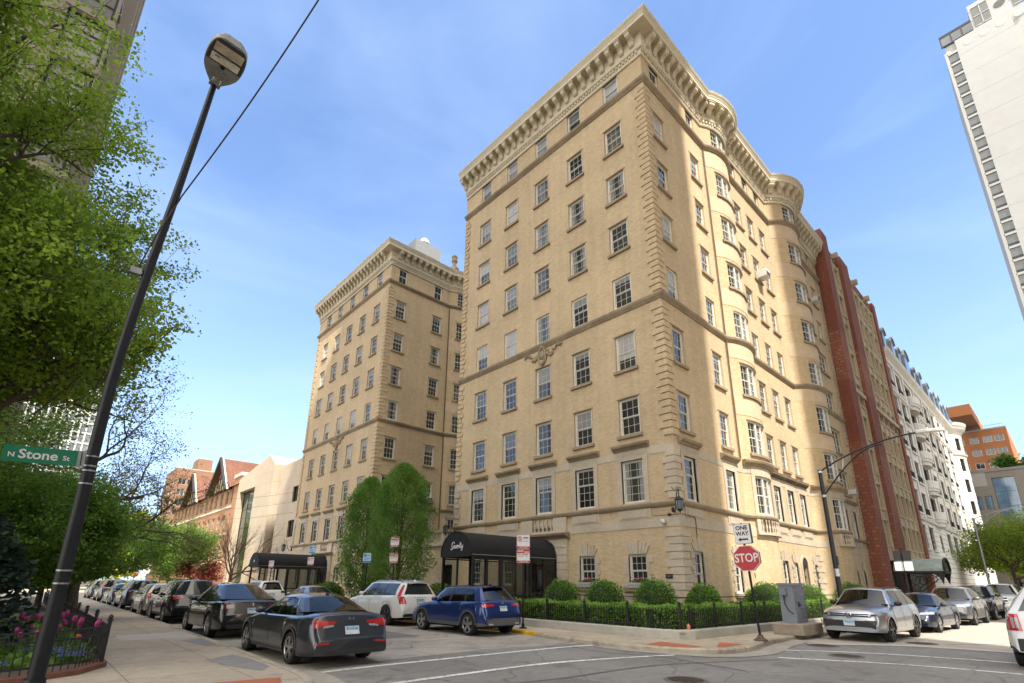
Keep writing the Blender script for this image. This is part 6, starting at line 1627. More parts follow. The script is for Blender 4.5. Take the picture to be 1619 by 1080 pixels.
# 3 black SUV with roof rails
S = suv(W=1.88, wb=2.82, fo=.9, ro=.98, wr=.36, H=1.70, clad=True, rails=TRIM)
S['parts'] = [('tail_light', [('rear', [(.48, .98), (.92, .90), (.92, 1.10), (.50, 1.08)], REDL, .012, 8, 3)]), ('tail_light', [('rear', [(-.92, .90), (-.48, .98), (-.50, 1.08), (-.92, 1.10)], REDL, .012, 8, 3)])] + plate_parts('rear', .84)
mk('sport_utility_car', 'black sport utility car with roof rails, third in the left kerb row', S, BLK, 5.44, 25.5 + 1.41, N)
# 4 beige silver hatch, 5.. further
S = suv(W=1.76, wb=2.6, fo=.8, ro=.62, wr=.32, H=1.52, hood=.98, belt=.98, clad=False, sill=.24)
S['parts'] = [('tail_light', [('rear', rect(.62, .85, .85, 1.05), REDL, .012, 4, 3)]), ('tail_light', [('rear', rect(-.85, -.62, .85, 1.05), REDL, .012, 4, 3)])] + plate_parts('rear', .72)
mk('hatchback_car', 'beige silver hatchback, fourth in the left kerb row', S, BEIGE, 5.40, 30.9 + 1.3, N)
S = suv(W=1.9, wb=2.85, fo=.9, ro=.98, wr=.37, H=1.66)
S['parts'] = [('tail_light', [('rear', [(.45, .98), (.93, .92), (.93, 1.06), (.45, 1.04)], REDD, .012, 8, 2)]), ('tail_light', [('rear', [(-.93, .92), (-.45, .98), (-.45, 1.04), (-.93, 1.06)], REDD, .012, 8, 2)])] + plate_parts('rear', .8)
mk('sport_utility_car', 'dark grey sport utility car beyond the beige hatchback', S, DGREY, 5.46, 37.6 + 1.42, N)
S = sedan(); S['parts'] = [('tail_light', [('rear', rect(.5, .86, .8, .92), REDL, .012, 6, 2)]), ('tail_light', [('rear', rect(-.86, -.5, .8, .92), REDL, .012, 6, 2)])]
mk('saloon_car', 'dark saloon nearly hidden near the far end of the left kerb row', S, DGREY, 5.45, 45.5, N)
S = suv(W=1.84, H=1.68); S['parts'] = [('tail_light', [('rear', [(.62, .95), (.86, .95), (.66, 1.55), (.58, 1.55)], REDL, .03, 3, 6)]), ('tail_light', [('rear', [(-.86, .95), (-.62, .95), (-.58, 1.55), (-.66, 1.55)], REDL, .03, 3, 6)])]
mk('sport_utility_car', 'silver grey car with tall red tail lamps, far up the left kerb', S, GREY, 5.45, 51.6, N)
S = suv(W=1.84, H=1.6); mk('sport_utility_car', 'pale grey car last in the left kerb row, beside the green bushes', S, GREY, 5.35, 58.0, N)

# east kerb
S = suv(W=1.834, wb=2.729, fo=.87, ro=.81, wr=.35, H=1.60, hood=1.03, belt=1.05, rake=.46, lipm=GTRIM, cladm=GTRIM, wins=[(.07, .38), (.41, .70), (.73, .90)], fin=BLUE, spoiler=BLUE)
S['cab']['clear'] = True; S['alloy'] = ALLOY; S['spokes'] = 5; S['spw'] = .05
S['parts'] = [('tail_light', [('rear', [(.40, .94), (.83, .90), (.83, 1.02), (.42, 1.0)], REDL, .014, 8, 3)]),
    ('tail_light', [('rear', [(-.83, .90), (-.40, .94), (-.42, 1.0), (-.83, 1.02)], REDL, .014, 8, 3)])] + plate_parts('rear', .86) + [
    ('bumper_insert', [('rear', [(-.82, .34), (.82, .34), (.86, .56), (-.86, .56)], GTRIM, .008, 12, 3)]), ('exhaust_tip', [('rear', rect(.48, .68, .36, .41), CHROME, .03, 3, 1), ('rear', rect(-.68, -.48, .36, .41), CHROME, .03, 3, 1)]),
    ('reflector', [('rear', rect(.52, .84, .525, .555), REDD, .014, 4, 1), ('rear', rect(-.84, -.52, .525, .555), REDD, .014, 4, 1)]), ('emblem', [('rear', rect(-.045, .045, 1.0, 1.06), CHROME, .014, 3, 3)])]
mk('crossover_car', 'bright blue crossover with five spoke wheels parked before the black canopy', S, BLUE, 12.07, 14.14 + 1.365, N)
S = suv(W=1.93, wb=2.984, fo=.87, ro=1.08, wr=.385, H=1.74, hood=1.12, belt=1.13, rake=.22, clad=False, rails=CHROME, fin=WHITEP, sill=.3, wins=[(.06, .32), (.345, .60), (.62, .90)], spoiler=WHITEP)
S['alloy'] = ALLOYD; S['dish'] = ALLOY
S['parts'] = [('tail_light', [('rear', [(.66, .86), (.90, .84), (.90, 1.13), (.74, 1.13)], REDL, .016, 8, 5)]),
    ('tail_light', [('rear', [(-.90, .84), (-.66, .86), (-.74, 1.13), (-.90, 1.13)], REDL, .016, 8, 5)])] + plate_parts('rear', .92) + [
    ('bumper_insert', [('rear', [(-.8, .36), (.8, .36), (.84, .48), (-.84, .48)], TRIM, .008, 12, 2)]), ('nameplate', [('rear', rect(a, a + .05, 1.075, 1.10), CHROME, .012, 1, 1) for a in (.24, .12, 0, -.12, -.24)])]
r, k = mk('sport_utility_car', 'white sport utility car with tall red pillar lamps, parked ahead of the blue one', S, WHITEP, 12.06, 19.375 + 1.492, N)
def pillar_lamp(r, k, t1):
    for v in (1, -1):
        b = MB(); sd = k['side']; ts = np.linspace(0, t1, 8)
        for i in range(7):
            q = []
            for t in (ts[i], ts[i + 1]):
                w = .05 * (1 - .5 * t); a = sd(1 - w, v, t); c = sd(1, v, t); e = sd(1, v * (.965 + .01 * t), t)
                q.append((a + Vector((-.004, v * .012, 0)), c + Vector((-.02, v * .014, 0)), e + Vector((-.024, 0, 0))))
            b.face([q[0][0], q[0][1], q[1][1], q[1][0]], REDL); b.face([q[0][1], q[0][2], q[1][2], q[1][1]], REDL)
        b.build('pillar_lamp', r)
pillar_lamp(r, k, .88)
S = sedan(H=1.45); S['parts'] = [('tail_light', [('rear', rect(.5, .86, .8, .92), REDL, .012, 6, 2)]), ('tail_light', [('rear', rect(-.86, -.5, .8, .92), REDL, .012, 6, 2)])]
mk('saloon_car', 'silver saloon whose roof shows over the slate saloon', S, BEIGE, 12.05, 29.6, N)
S = suv(W=1.86, H=1.68, rails=WHITEP, spoiler=WHITEP); S['parts'] = [('tail_light', [('rear', rect(.55, .88, .92, 1.06), REDD, .014, 5, 2)]), ('tail_light', [('rear', rect(-.88, -.55, .92, 1.06), REDD, .014, 5, 2)])] + plate_parts('rear', .82)
mk('sport_utility_car', 'white sport utility car further up, in front of the far black canopy', S, WHITEP, 12.05, 37.6, N)

# side street, facing us
Wd = math.pi - R(3)
def nose(z, w=.86, low=.5): return []
S = suv(W=1.86, wb=2.79, fo=.88, ro=.95, wr=.355, H=1.67, hood=1.08, belt=1.07, rake=.30, lipm=SILV, cladm=TRIM, rails=TRIM, clad=False, sill=.27, wins=[(.07, .36), (.39, .65), (.68, .92)])
S['alloy'] = ALLOYD; S['cab']['mirror'] = TRIM
S['top'][-5:] = [(2.275 - .5, 1.03), (2.275 - .14, .97), (2.275 - .07, .88), (2.275 - .02, .70), (2.275, .55)]
S['parts'] = [('grille', [('front', [(-.62, .75), (.62, .75), (.66, .86), (-.66, .86)], TRIM, .012, 14, 3)]),
    ('grille_bar', [('front', [(-.66, .852), (.66, .852), (.67, .868), (-.67, .868)], CHROME, .018, 14, 1), ('front', [(-.62, .80), (.62, .80), (.62, .808), (-.62, .808)], CHROME, .016, 14, 1)]),
    ('headlight', [('front', [(.54, .77), (.84, .80), (.84, .89), (.56, .865)], CLRL, .016, 12, 3), ('left', [(2.0, .80), (2.2, .79), (2.2, .87), (1.86, .90)], CLRL, .012, 6, 3)]), ('headlight', [('front', [(-.84, .80), (-.54, .77), (-.56, .865), (-.84, .89)], CLRL, .016, 8, 3)]),
    ('lamp_inner', [('front', [(.60, .785), (.82, .80), (.84, .85), (.62, .845)], TRIM, .02, 6, 2), ('front', [(-.82, .80), (-.60, .785), (-.62, .845), (-.84, .85)], TRIM, .02, 6, 2)]),
    ('lower_grille', [('front', [(-.72, .40), (.72, .40), (.76, .655), (-.76, .655)], TRIM, .012, 18, 5)]), ('bumper_blade', [('front', [(-.56, .405), (.56, .405), (.50, .45), (-.50, .45)], SILV, .03, 14, 1), ('front', [(.50, .40), (.74, .35), (.74, .39), (.56, .45)], SILV, .03, 5, 1), ('front', [(-.74, .35), (-.50, .40), (-.56, .45), (-.74, .39)], SILV, .03, 5, 1), ('front', rect(-.45, .45, .645, .672), SILV, .02, 8, 1)]),
    ('side_marker', [('left', rect(1.80, 1.86, .66, .80), AMBER, .01, 1, 2)])] + plate_parts('front', .56) + [
    ('side_strip', [('left', [(-.9, .40), (.95, .38), (.95, .405), (-.9, .425)], CHROME, .01, 8, 1)])]
r, k = mk('sport_utility_car', 'silver sport utility car facing us, first at the kerb of the side street', S, SILV, 20.68 + 1.395, 5.22, Wd)
b = MB(); h, d = k['hit']('front', 0, .80); M = frame_M(h + Vector((.045, 0, 0)), (0, 1, 0), (0, 0, 1))
b.lathe([(.082, 0), (.094, .006), (.094, .012), (.082, .014)], CHROME, n=24, M=M)
for p, q in (((-.045, .075), (0, .012)), ((.045, .075), (0, .012)), ((-.075, .03), (-.038, -.075)), ((-.038, -.075), (0, .0)), ((0, .0), (.038, -.075)), ((.038, -.075), (.075, .03))): b.bar(M @ Vector((*p, .01)), M @ Vector((*q, .01)), .014, .008, CHROME, up=M.to_3x3() @ Vector((0, 0, 1)))
b.build('emblem', r)
S = sedan(W=1.84, wb=2.85, H=1.46); xf = 2.85 / 2 + .88
S['parts'] = [('headlight', [('front', [(.45, .66), (.86, .68), (.86, .78), (.50, .74)], CLRL, .014, 7, 3), ('left', [(xf - .45, .70), (xf - .1, .66), (xf - .1, .76), (xf - .5, .80)], CLRL, .012, 5, 2)]), ('headlight', [('front', [(-.86, .68), (-.45, .66), (-.50, .74), (-.86, .78)], CLRL, .014, 7, 3)]), ('grille', [('front', rect(-.4, .4, .42, .66), TRIM, .012, 8, 4)]), ('fog_light', [('front', rect(.55, .78, .34, .46), TRIM, .012, 4, 2), ('front', rect(.60, .74, .37, .39), CHROME, .02, 4, 1)])]
S['cab']['clear'] = True
mk('saloon_car', 'dark blue saloon facing us behind the silver sport utility car', S, DBLUE, 26.5 + 1.425, 4.86, Wd)
S = suv(W=1.91, wb=2.79, fo=.95, ro=.98, wr=.37, H=1.74, hood=1.14, belt=1.12, clad=False, lipm=GREY); xf = 2.79 / 2 + .95
S['parts'] = [('headlight', [('front', [(.42, .80), (.90, .84), (.90, .98), (.50, .92)], CLRL, .014, 8, 3), ('left', [(xf - .5, .86), (xf - .1, .82), (xf - .1, .92), (xf - .6, .99)], CLRL, .012, 5, 2)]), ('headlight', [('front', [(-.90, .84), (-.42, .80), (-.50, .92), (-.90, .98)], CLRL, .014, 8, 3)]), ('grille', [('front', rect(-.42, .42, .68, .86), TRIM, .012, 8, 4), ('front', rect(-.44, .44, .84, .87), CHROME, .016, 8, 1)]), ('lower_grille', [('front', rect(-.6, .6, .42, .58), TRIM, .012, 8, 2)]), ('fog_light', [('front', [(.5, .42), (.8, .44), (.8, .52), (.62, .5)], TRIM, .014, 4, 2)])]
mk('sport_utility_car', 'dark grey sport utility car with big pale headlamps, third on the side street', S, GREY, 33.0 + 1.395, 4.52, Wd)
S = suv(W=1.88, wb=2.95, fo=.75, ro=.85, wr=.41, H=1.84, hood=1.22, belt=1.2, rake=.1, clad=True, sill=.42); xf = 2.95 / 2 + .75
S['cab'].update(x=(xf - 1.35, xf - 1.62, -2.2, -2.27), yt=.66); S['parts'] = [('headlight', [('front', rect(.45, .70, .86, 1.08), CLRL, .014, 5, 4)]), ('headlight', [('front', rect(-.70, -.45, .86, 1.08), CLRL, .014, 5, 4)]), ('bumper', [('front', rect(-.8, .8, .48, .68), TRIM, .08, 8, 2)]), ('side_marker', [('left', rect(xf - .35, xf - .18, .95, 1.0), AMBER, .02, 2, 1)])]
mk('off_road_car', 'black boxy off road car behind the grey one on the side street', S, BLK, 39.2 + 1.475, 4.3, Wd)
S = suv(W=2.02, wb=3.1, fo=.95, ro=1.15, wr=.41, H=1.98, hood=1.30, belt=1.26, rake=.2, clad=False); xf = 3.1 / 2 + .95
S['parts'] = [('headlight', [('front', [(.5, .92), (.94, .94), (.94, 1.1), (.52, 1.08)], CLRL, .014, 6, 3)]), ('headlight', [('front', [(-.94, .94), (-.5, .92), (-.52, 1.08), (-.94, 1.1)], CLRL, .014, 6, 3)]), ('grille', [('front', rect(-.46, .46, .86, 1.1), TRIM, .014, 8, 3), ('front', rect(-.46, .46, .97, 1.0), CHROME, .02, 8, 1)]), ('bumper', [('front', rect(-.92, .92, .5, .74), GTRIM, .02, 8, 2)])]
mk('sport_utility_car', 'large white sport utility car facing us beyond the black off road car', S, WHITEP, 46.5 + 1.55, 3.7, Wd)
S = suv(W=1.9, H=1.8); mk('sport_utility_car', 'pale car farthest along the side street behind the large white one', S, BEIGE, 56, 3.0, Wd)
# police car at the right edge
S = suv(W=2.0, wb=3.025, fo=.9, ro=1.0, wr=.385, H=1.77, hood=1.15, belt=1.14, rake=.35, sill=.32, clad=True, wins=[(.06, .33), (.355, .62), (.64, .92)])
S['dish'] = TYRE; S['alloy'] = ALLOYD
PB_ = mat('police_blue', (.02, .16, .45), .4, coat=.5)
S['parts'] = [('tail_light', [('rear', [(.70, .80), (.97, .80), (.97, 1.14), (.73, 1.14)], REDL, .018, 8, 5)]), ('tail_light', [('rear', [(-.97, .80), (-.70, .80), (-.73, 1.14), (-.97, 1.14)], REDL, .018, 8, 5)]),
    ('reversing_light', [('rear', rect(.745, .795, .85, 1.07), CLRL, .026, 2, 3), ('rear', rect(.815, .86, .85, 1.07), CLRL, .026, 2, 3)]), ('trim_bar', [('rear', rect(-.62, .62, 1.04, 1.12), TRIM, .012, 8, 1)]),
    ('bumper', [('rear', [(-.98, .30), (.98, .30), (.98, .64), (-.98, .64)], TRIM, .014, 12, 4)]), ('livery_band', [('rear', rect(-.52, .52, .72, .94), PB_, .012, 8, 3)])] + plate_parts('rear', .84)
r, k = mk('police_car', 'white police sport utility car cut off by the right edge, seen from behind', S, WHITEP, 17.0 + 1.51, .36, 0)
vs, fs = text_faces('POLICE', .13, .004); b = MB(); RT = mat('red_lettering', (.45, .02, .02), .4)
pts = []
for v in vs:
    h, d = k['hit']('rear', -v.x * 1.7 + .0, 1.185 + v.y * .8); pts.append(h - d * .006 if h is not None else None)
for f in fs:
    if all(pts[i] is not None for i in f): b.face([pts[i] for i in f], RT)
b.build('lettering', r)
# ------------------------------------------------------------------ street furniture
POLE = mat('black_pole_paint', (.007, .009, .013), .5, spec=.35, var=.25, scale=6, bump=.08, bscale=30)
STEEL = mat('galvanised_steel', (.34, .35, .36), .42, metal=.7, var=.15, scale=8)
SIGNW = mat('sign_white', (.68, .68, .68), .45, var=.05, scale=6)
SIGNR = mat('sign_red', (.42, .012, .022), .4, var=.06, scale=6)
SIGNG = mat('sign_green', (.0, .17, .085), .45, var=.06, scale=5)
SIGNB = mat('sign_blue', (.03, .17, .50), .45)
SIGNLB = mat('sign_pale_blue', (.42, .62, .80), .45)
SIGNK = mat('sign_black', (.01, .01, .01), .5)
SIGNBACK = mat('sign_back', (.16, .165, .17), .5, metal=.4)
I4 = lambda o: Matrix.Translation(-Vector(o.location))
def add(b, nm, root, smooth=None):
    o = b.build(nm, root, smooth); o.matrix_parent_inverse = I4(root); return o
# tall leaning lamp post with its lamp head and cable
lp = empty('street_lamp', (.40, 9.0, Z0), 0, 'tall leaning black street lamp post with a flat grey lamp head against the sky', 'street lamp', 'street lamps')
px = [(.395, 0.12), (.41, 1.2), (.41, 2.2), (.405, 3.3), (.41, 4.4), (.455, 5.5), (.53, 6.6), (.615, 7.7), (.70, 9.0), (.788, 10.42)]
pts = smooth_line([(x, z) for x, z in px], 4); pts = [Vector((x, 9.0, z)) for x, z in pts]
rad = [.088 + (.047 - .088) * (p.z / 10.4) for p in pts]
b = MB(); b.tube(pts, rad, POLE, n=20); b.lathe([(.17, .12), (.17, .3), (.13, .36), (.105, .5)], POLE, c=(.395, 9, 0), n=16); add(b, 'pole', lp, 40)
def pole_at(z):
    for i in range(1, len(pts)):
        if pts[i].z >= z: t = (z - pts[i - 1].z) / (pts[i].z - pts[i - 1].z); return pts[i - 1].lerp(pts[i], t), rad[i]
b = MB()
for z in (2.92, 3.10, 3.165, 3.30, 1.78, 1.62):
    p, r_ = pole_at(z); b.lathe([(r_ + .001, z - .010), (r_ + .006, z - .010), (r_ + .006, z + .010), (r_ + .001, z + .010)], STEEL, c=(p.x, p.y, 0), n=20)
add(b, 'steel_band', lp, 40)
HG = mat('lamp_head_grey', (.30, .31, .30), .5, metal=.2, var=.08, scale=9); HD = mat('lamp_head_dark', (.05, .05, .052), .45)
tip = Vector((.788, 9.0, 10.42)); M = Matrix.Translation(tip) @ Matrix.Rotation(R(3), 4, 'Z') @ Matrix.Rotation(R(-5), 4, 'X') @ Matrix.Diagonal((1, .93, 1, 1))
# local: -y runs out along the head
def outl(k=1.0, y0=0, y1=-1.06): 
    prof = [(0.075, .02), (.10, -.05), (.20, -.20), (.27, -.36), (.295, -.55), (.29, -.75), (.265, -.90), (.215, -1.0), (.12, -1.05)]
    prof = smooth_line(prof, 4); return [(x * k, y) for x, y in prof] + [(-x * k, y) for x, y in reversed(prof)]
b = MB(); b.prism(outl(), -.02, .07, HG, M); b.prism(outl(.82), .07, .13, HG, M); b.prism([(-.07, -.35), (.07, -.35), (.07, -.95), (-.07, -.95)], .13, .17, HG, M)
for k in range(7): x = -.15 + k * .05; b.box(x - .008, x + .008, -.42 + abs(k - 3) * .02, -.24 + abs(k - 3) * .015, -.032, -.02, HG, M)
b.box(-.09, .09, -.10, .02, -.05, -.02, HG, M); add(b, 'lamp_housing', lp)
b = MB(); b.prism([(-.275, -.50), (.275, -.50), (.275, -.74), (.25, -.90), (.19, -1.0), (-.19, -1.0), (-.25, -.90), (-.275, -.74)], -.034, -.021, HD, M); add(b, 'lamp_bezel', lp)
b = MB(); LG = mat('lamp_lens', (.78, .74, .64), .12, spec=.8, var=.2, scale=7)
b.box(-.225, .225, -.69, -.53, -.042, -.034, LG, M); b.box(-.225, .225, -.93, -.74, -.042, -.034, mat('lamp_lens_tan', (.56, .50, .38), .2, var=.25, scale=9), M); b.box(-.17, -.09, -.67, -.63, -.046, -.042, HG, M); b.box(-.08, .08, -.715, -.68, -.047, -.04, HG, M); add(b, 'lens', lp)
b = MB(); b.lathe([(0, -.05), (.035, -.048), (.04, -.03)], SIGNK, c=(0, -.47, 0), n=12, M=M); b.box(-.075, .075, -.20, -.09, -.054, -.05, SIGNW, M)
TM = M @ frame_M((0, -.112, -.056), (-1, 0, 0), (0, 1, 0)); TM = M @ Matrix(((1, 0, 0, 0), (0, -1, 0, -.125), (0, 0, -1, -.056), (0, 0, 0, 1)))
put_text(b, '149', .062, M @ Matrix(((1, 0, 0, 0), (0, -1, 0, -.170), (0, 0, -1, -.056), (0, 0, 0, 1))), SIGNK, .002); put_text(b, 'LED', .058, M @ Matrix(((1, 0, 0, 0), (0, -1, 0, -.118), (0, 0, -1, -.056), (0, 0, 0, 1))), SIGNK, .002)
add(b, 'number_tag', lp)
# street name blade
sn = empty('street_name_sign', (-.09, 8.9, 3.2), 0, 'green street name sign reading N Stone St strapped to the leaning lamp post', 'street sign')
a = Vector((-.475, 8.9, 3.19)); c = Vector((.30, 8.9, 3.235)); xd = (c - a).normalized(); yd = Vector((0, -1, 0)).cross(xd) * -1; yd = Vector((-xd.z, 0, xd.x)) 
M = frame_M((a + c) / 2, xd, yd)
L_ = (c - a).length
b = MB(); b.prism([(-L_ / 2, -.105), (L_ / 2 - .05, -.105), (L_ / 2 - .05, .105), (-L_ / 2, .105)], -.004, .004, SIGNG, M); add(b, 'sign_blade', sn)
b = MB(); b.prism([(L_ / 2 - .05, -.11), (L_ / 2 + .03, -.11), (L_ / 2 + .03, .11), (L_ / 2 - .05, .11)], -.012, .012, STEEL, M); b.bar(M @ Vector((L_ / 2 - .01, -.09, .016)), M @ Vector((L_ / 2 - .01, .09, .016)), .012, .006, SIGNK, up=(0, 1, 0)); add(b, 'bracket', sn)
b = MB(); F = M @ Matrix.Translation((0, 0, .0055))
put_text(b, 'N', .088, F @ Matrix.Translation((-.305, -.015, 0)), SIGNW, .0015); put_text(b, 'Stone', .165, F @ Matrix.Translation((-.05, 0, 0)), SIGNW, .0035); put_text(b, 'St', .088, F @ Matrix.Translation((.225, -.015, 0)), SIGNW, .0015); add(b, 'lettering', sn)
# cable from the post up to the right, with its bracket
cb = empty('overhead_cable', (.6, 8.95, 7.7), 0, 'thin dark cable rising from the leaning lamp post against the sky', 'cable')
p0, _ = pole_at(7.72); q0, _ = pole_at(6.3); E = Vector((1.70, 5.04, 10.71))
b = MB(); n = 26
b.tube([Vector((q0.x - .14, 8.98, 6.25)), Vector((q0.x - .02, 8.86, 6.9)), p0 + Vector((.06, -.05, 0))] + [p0.lerp(E, t) + Vector((.05, -.04, -.22 * math.sin(math.pi * t))) for t in np.linspace(.02, 1, n)], .011, mat('cable_rubber', (.04, .022, .02), .7), n=6); add(b, 'cable', cb)
b = MB(); b.box(q0.x - .22, q0.x - .08, 8.95, 9.05, 6.2, 6.3, STEEL); b.bar((q0.x - .1, 9, 6.25), (q0.x, 9, 6.25), .03, .03, STEEL)
for k in range(5): b.tube([(q0.x - .2, 9, 6.27 - k * .02), (q0.x - .45, 9.1, 6.45 - k * .06), (q0.x - .2, 9.05, 6.6 - k * .1)], .004, mat('cable_rubber', (.04, .022, .02), .7), n=4)
add(b, 'bracket', cb)

# curved davit lamps down the side street
def davit(label, x, y, h, reach, rise, pm):
    r = empty('street_lamp', (x, y, Z0), 0, label, 'street lamp', 'street lamps')
    b = MB(); b.tube([(0, 0, 0), (0, 0, h * .5), (0, 0, h)], [.10, .088, .075], pm, n=14); b.lathe([(.16, 0), (.16, .2), (.12, .3), (.1, .4)], pm, n=14); b.build('pole', r, 40)
    b = MB()
    def arc(z0, k): return [(0, -reach * t, z0 + (h + rise - z0) * (math.sin(t * math.pi / 2) ** (k)) ) for t in np.linspace(0, 1, 14)]
    up_ = arc(h - .1, .85); lo = [(0, -reach * t * .66, h - 1.15 + (up_[int(13 * .66)][2] - .08 - h + 1.15) * math.sin(t * math.pi / 2)) for t in np.linspace(0, 1, 12)]
    b.tube(up_, .034, pm, n=8); b.tube(lo, .032, pm, n=8); b.bar((0, -reach * .27, up_[4][2]), (0, -reach * .24, lo[4][2]), .03, .03, STEEL)
    for z in (h - .1, h - 1.15): b.lathe([(.09, z - .05), (.1, z - .05), (.1, z + .05), (.09, z + .05)], STEEL, n=12)
    b.build('arm', r, 50)
    b = MB(); t = up_[-1]; M = Matrix.Translation(Vector(t)) @ Matrix.Rotation(R(5), 4, 'X'); o_ = [(.05, .06), (.10, -.1), (.15, -.3), (.16, -.6), (.10, -.8)]; o_ = o_ + [(-q, w) for q, w in reversed(o_)]
    HW = mat('lamp_head_pale', (.60, .60, .57), .4); b.prism(o_, -.03, .05, HW, M); b.prism([(q * .7, w) for q, w in o_], .05, .09, HW, M); b.lathe([(.03, .09), (.03, .15), (0, .16)], HW, c=(0, -.3, 0), n=10, M=M); b.build('lamp_head', r)
    b = MB(); b.box(-.1, .1, -.7, -.3, -.04, -.03, mat('lamp_lens', (.5, .5, .45), .15), M); b.build('lens', r)
    b = MB(); b.lathe([(.092, 1.95), (.115, 1.95), (.115, 2.25), (.092, 2.25)], STEEL, n=12) if pm is POLE else b.box(-.02, .02, -.02, .02, 1, 1.05, pm); b.box(-.06, .06, -.13, -.09, 2.4, 2.75, SIGNK); b.build('control_box', r)
davit('curved black street lamp by the silver sport utility car on the side street', 24.5, 6.75, 6.4, 3.6, .95, POLE)
davit('pale grey curved street lamp further along the side street', 60.2, 5.3, 7.4, 3.6, .7, STEEL)

# signs on posts
def rounded(w, h, r_=.04, n=4):
    o_ = []
    for cx, cy, a0 in ((w / 2 - r_, h / 2 - r_, 0), (-w / 2 + r_, h / 2 - r_, 90), (-w / 2 + r_, -h / 2 + r_, 180), (w / 2 - r_, -h / 2 + r_, 270)):
        o_ += [(cx + r_ * math.cos(R(a0 + 90 * k / n)), cy + r_ * math.sin(R(a0 + 90 * k / n))) for k in range(n + 1)]
    return o_
def face_M(x, y, z, ang):
    """Sign facing the direction ang (radians); local x is the reader's right."""
    nrm = Vector((math.cos(ang), math.sin(ang), 0)); xr_ = Vector((-nrm.y, nrm.x, 0)); return frame_M((x, y, z), xr_, (0, 0, 1))
def bars(b, M, rows, m, z=.0065):
    for x0, x1, y0, y1 in rows: b.prism([(x0, y0), (x1, y0), (x1, y1), (x0, y1)], z, z + .001, m, M)
def park_plate(root, M, kind, w=.50, h=.50, nm='sign_plate'):
    b = MB(); b.prism(rounded(w, h), -.004, .004, SIGNBACK, M); b.prism(rounded(w - .004, h - .004), .004, .005, SIGNLB if kind == 'blue' else SIGNW, M); o = add(b, nm, root)
    b = MB(); hw, hh = w / 2, h / 2
    def txt(s, size, x, y, m, al='CENTER'): put_text(b, s, size, M @ Matrix.Translation((x, y, .0085)), m, .001, al)
    if kind == 'blue':
        b.lathe([(0, .0065), (.085, .0065)], SIGNB, c=(-hw + .12, hh - .12, 0), n=18, M=M); txt('P', .12, -hw + .12, hh - .125, SIGNW); bars(b, M, [(-hw + .02, hw - .02, -hh + .02, -hh + .085)], SIGNB)
        bars(b, M, [(-.02, .19, hh - .14, hh - .10)] + [(-.19, .19 - .03 * (k % 3), hh - .26 - .05 * k, hh - .245 - .05 * k) for k in range(3)], SIGNB)
    else:
        if kind == 'nopark':
            b.lathe([(.062, .0065), (.085, .0065)], SIGNR, c=(-hw + .12, hh - .13, 0), n=20, M=M); txt('P', .11, -hw + .12, hh - .135, SIGNK); b.bar(M @ Vector((-hw + .065, hh - .075, .009)), M @ Vector((-hw + .175, hh - .185, .009)), .018, .001, SIGNR, up=M.to_3x3() @ Vector((0, 0, 1)))
            bars(b, M, [(.0, .19, hh - .12, hh - .08), (-.19, .19, hh - .235, hh - .225)], SIGNK)
        else:
            bars(b, M, [(-hw + .012, hw - .012, hh - .15, hh - .012)], SIGNR); bars(b, M, [(-hw + .04, .02, hh - .06, hh - .04), (-hw + .04, .0, hh - .10, hh - .08)], SIGNW, .008); bars(b, M, [(.04, hw - .04, hh - .12, hh - .085)], SIGNW, .008)
            bars(b, M, [(-.19, -.1, hh - .20, hh - .185), (-.04, .19, hh - .20, hh - .18), (-.19, .02, hh - .26, hh - .245), (.06, .19, hh - .26, hh - .245)], SIGNK)
        bars(b, M, [(-hw + .012, hw - .012, -hh + .015, -hh + .085)], SIGNR); txt('TOW ZONE', .058, 0, -hh + .05, SIGNW)
        t = .010; bars(b, M, [(-hw + .01, -hw + .01 + t, -hh + .03, hh - .03), (hw - .01 - t, hw - .01, -hh + .03, hh - .03)], SIGNR)
    add(b, 'printing', root)
def park_sign(label, x, y, items, ang, lean=0, top=None, base=True):
    r = empty('parking_sign', (x, y, Z0), 0, label, 'sign', 'parking signs on black posts')
    zt = top or max(i[0] for i in items) + .22
    b = MB(); b.tube([(x, y, Z0), (x + lean, y, zt)], .032, POLE, n=10)
    if base: b.lathe([(.15, 0), (.15, .025), (.06, .05), (.05, .16), (.035, .2)], POLE, c=(x, y, Z0), n=12)
    add(b, 'post', r, 40)
    for z, kind in items:
        d = Vector((math.cos(ang), math.sin(ang), 0)) * .045
        park_plate(r, face_M(x + d.x, y + d.y, z, ang), kind)
AV = math.atan2(-14, -13.6)
park_sign('two red and white parking signs on a black post in front of the black canopy', 13.66, 14.05, [(3.17, 'nopark'), (2.65, 'red')], AV)
park_sign('pair of red topped signs one above the other, before the right upright tree', 13.6, 23.3, [(3.62, 'red'), (2.83, 'red')], AV - .3)
park_sign('pale blue sign alone on a black post before the left upright tree', 13.5, 25.9, [(2.9, 'blue')], AV - .3)
park_sign('pale blue sign above a red bordered one, in front of the far black canopy', 13.5, 33.4, [(3.62, 'blue'), (2.9, 'nopark')], AV - .3)
park_sign('single red bordered sign on the far canopy, leftmost of the row', 13.5, 40.6, [(2.85, 'nopark')], AV - .35)
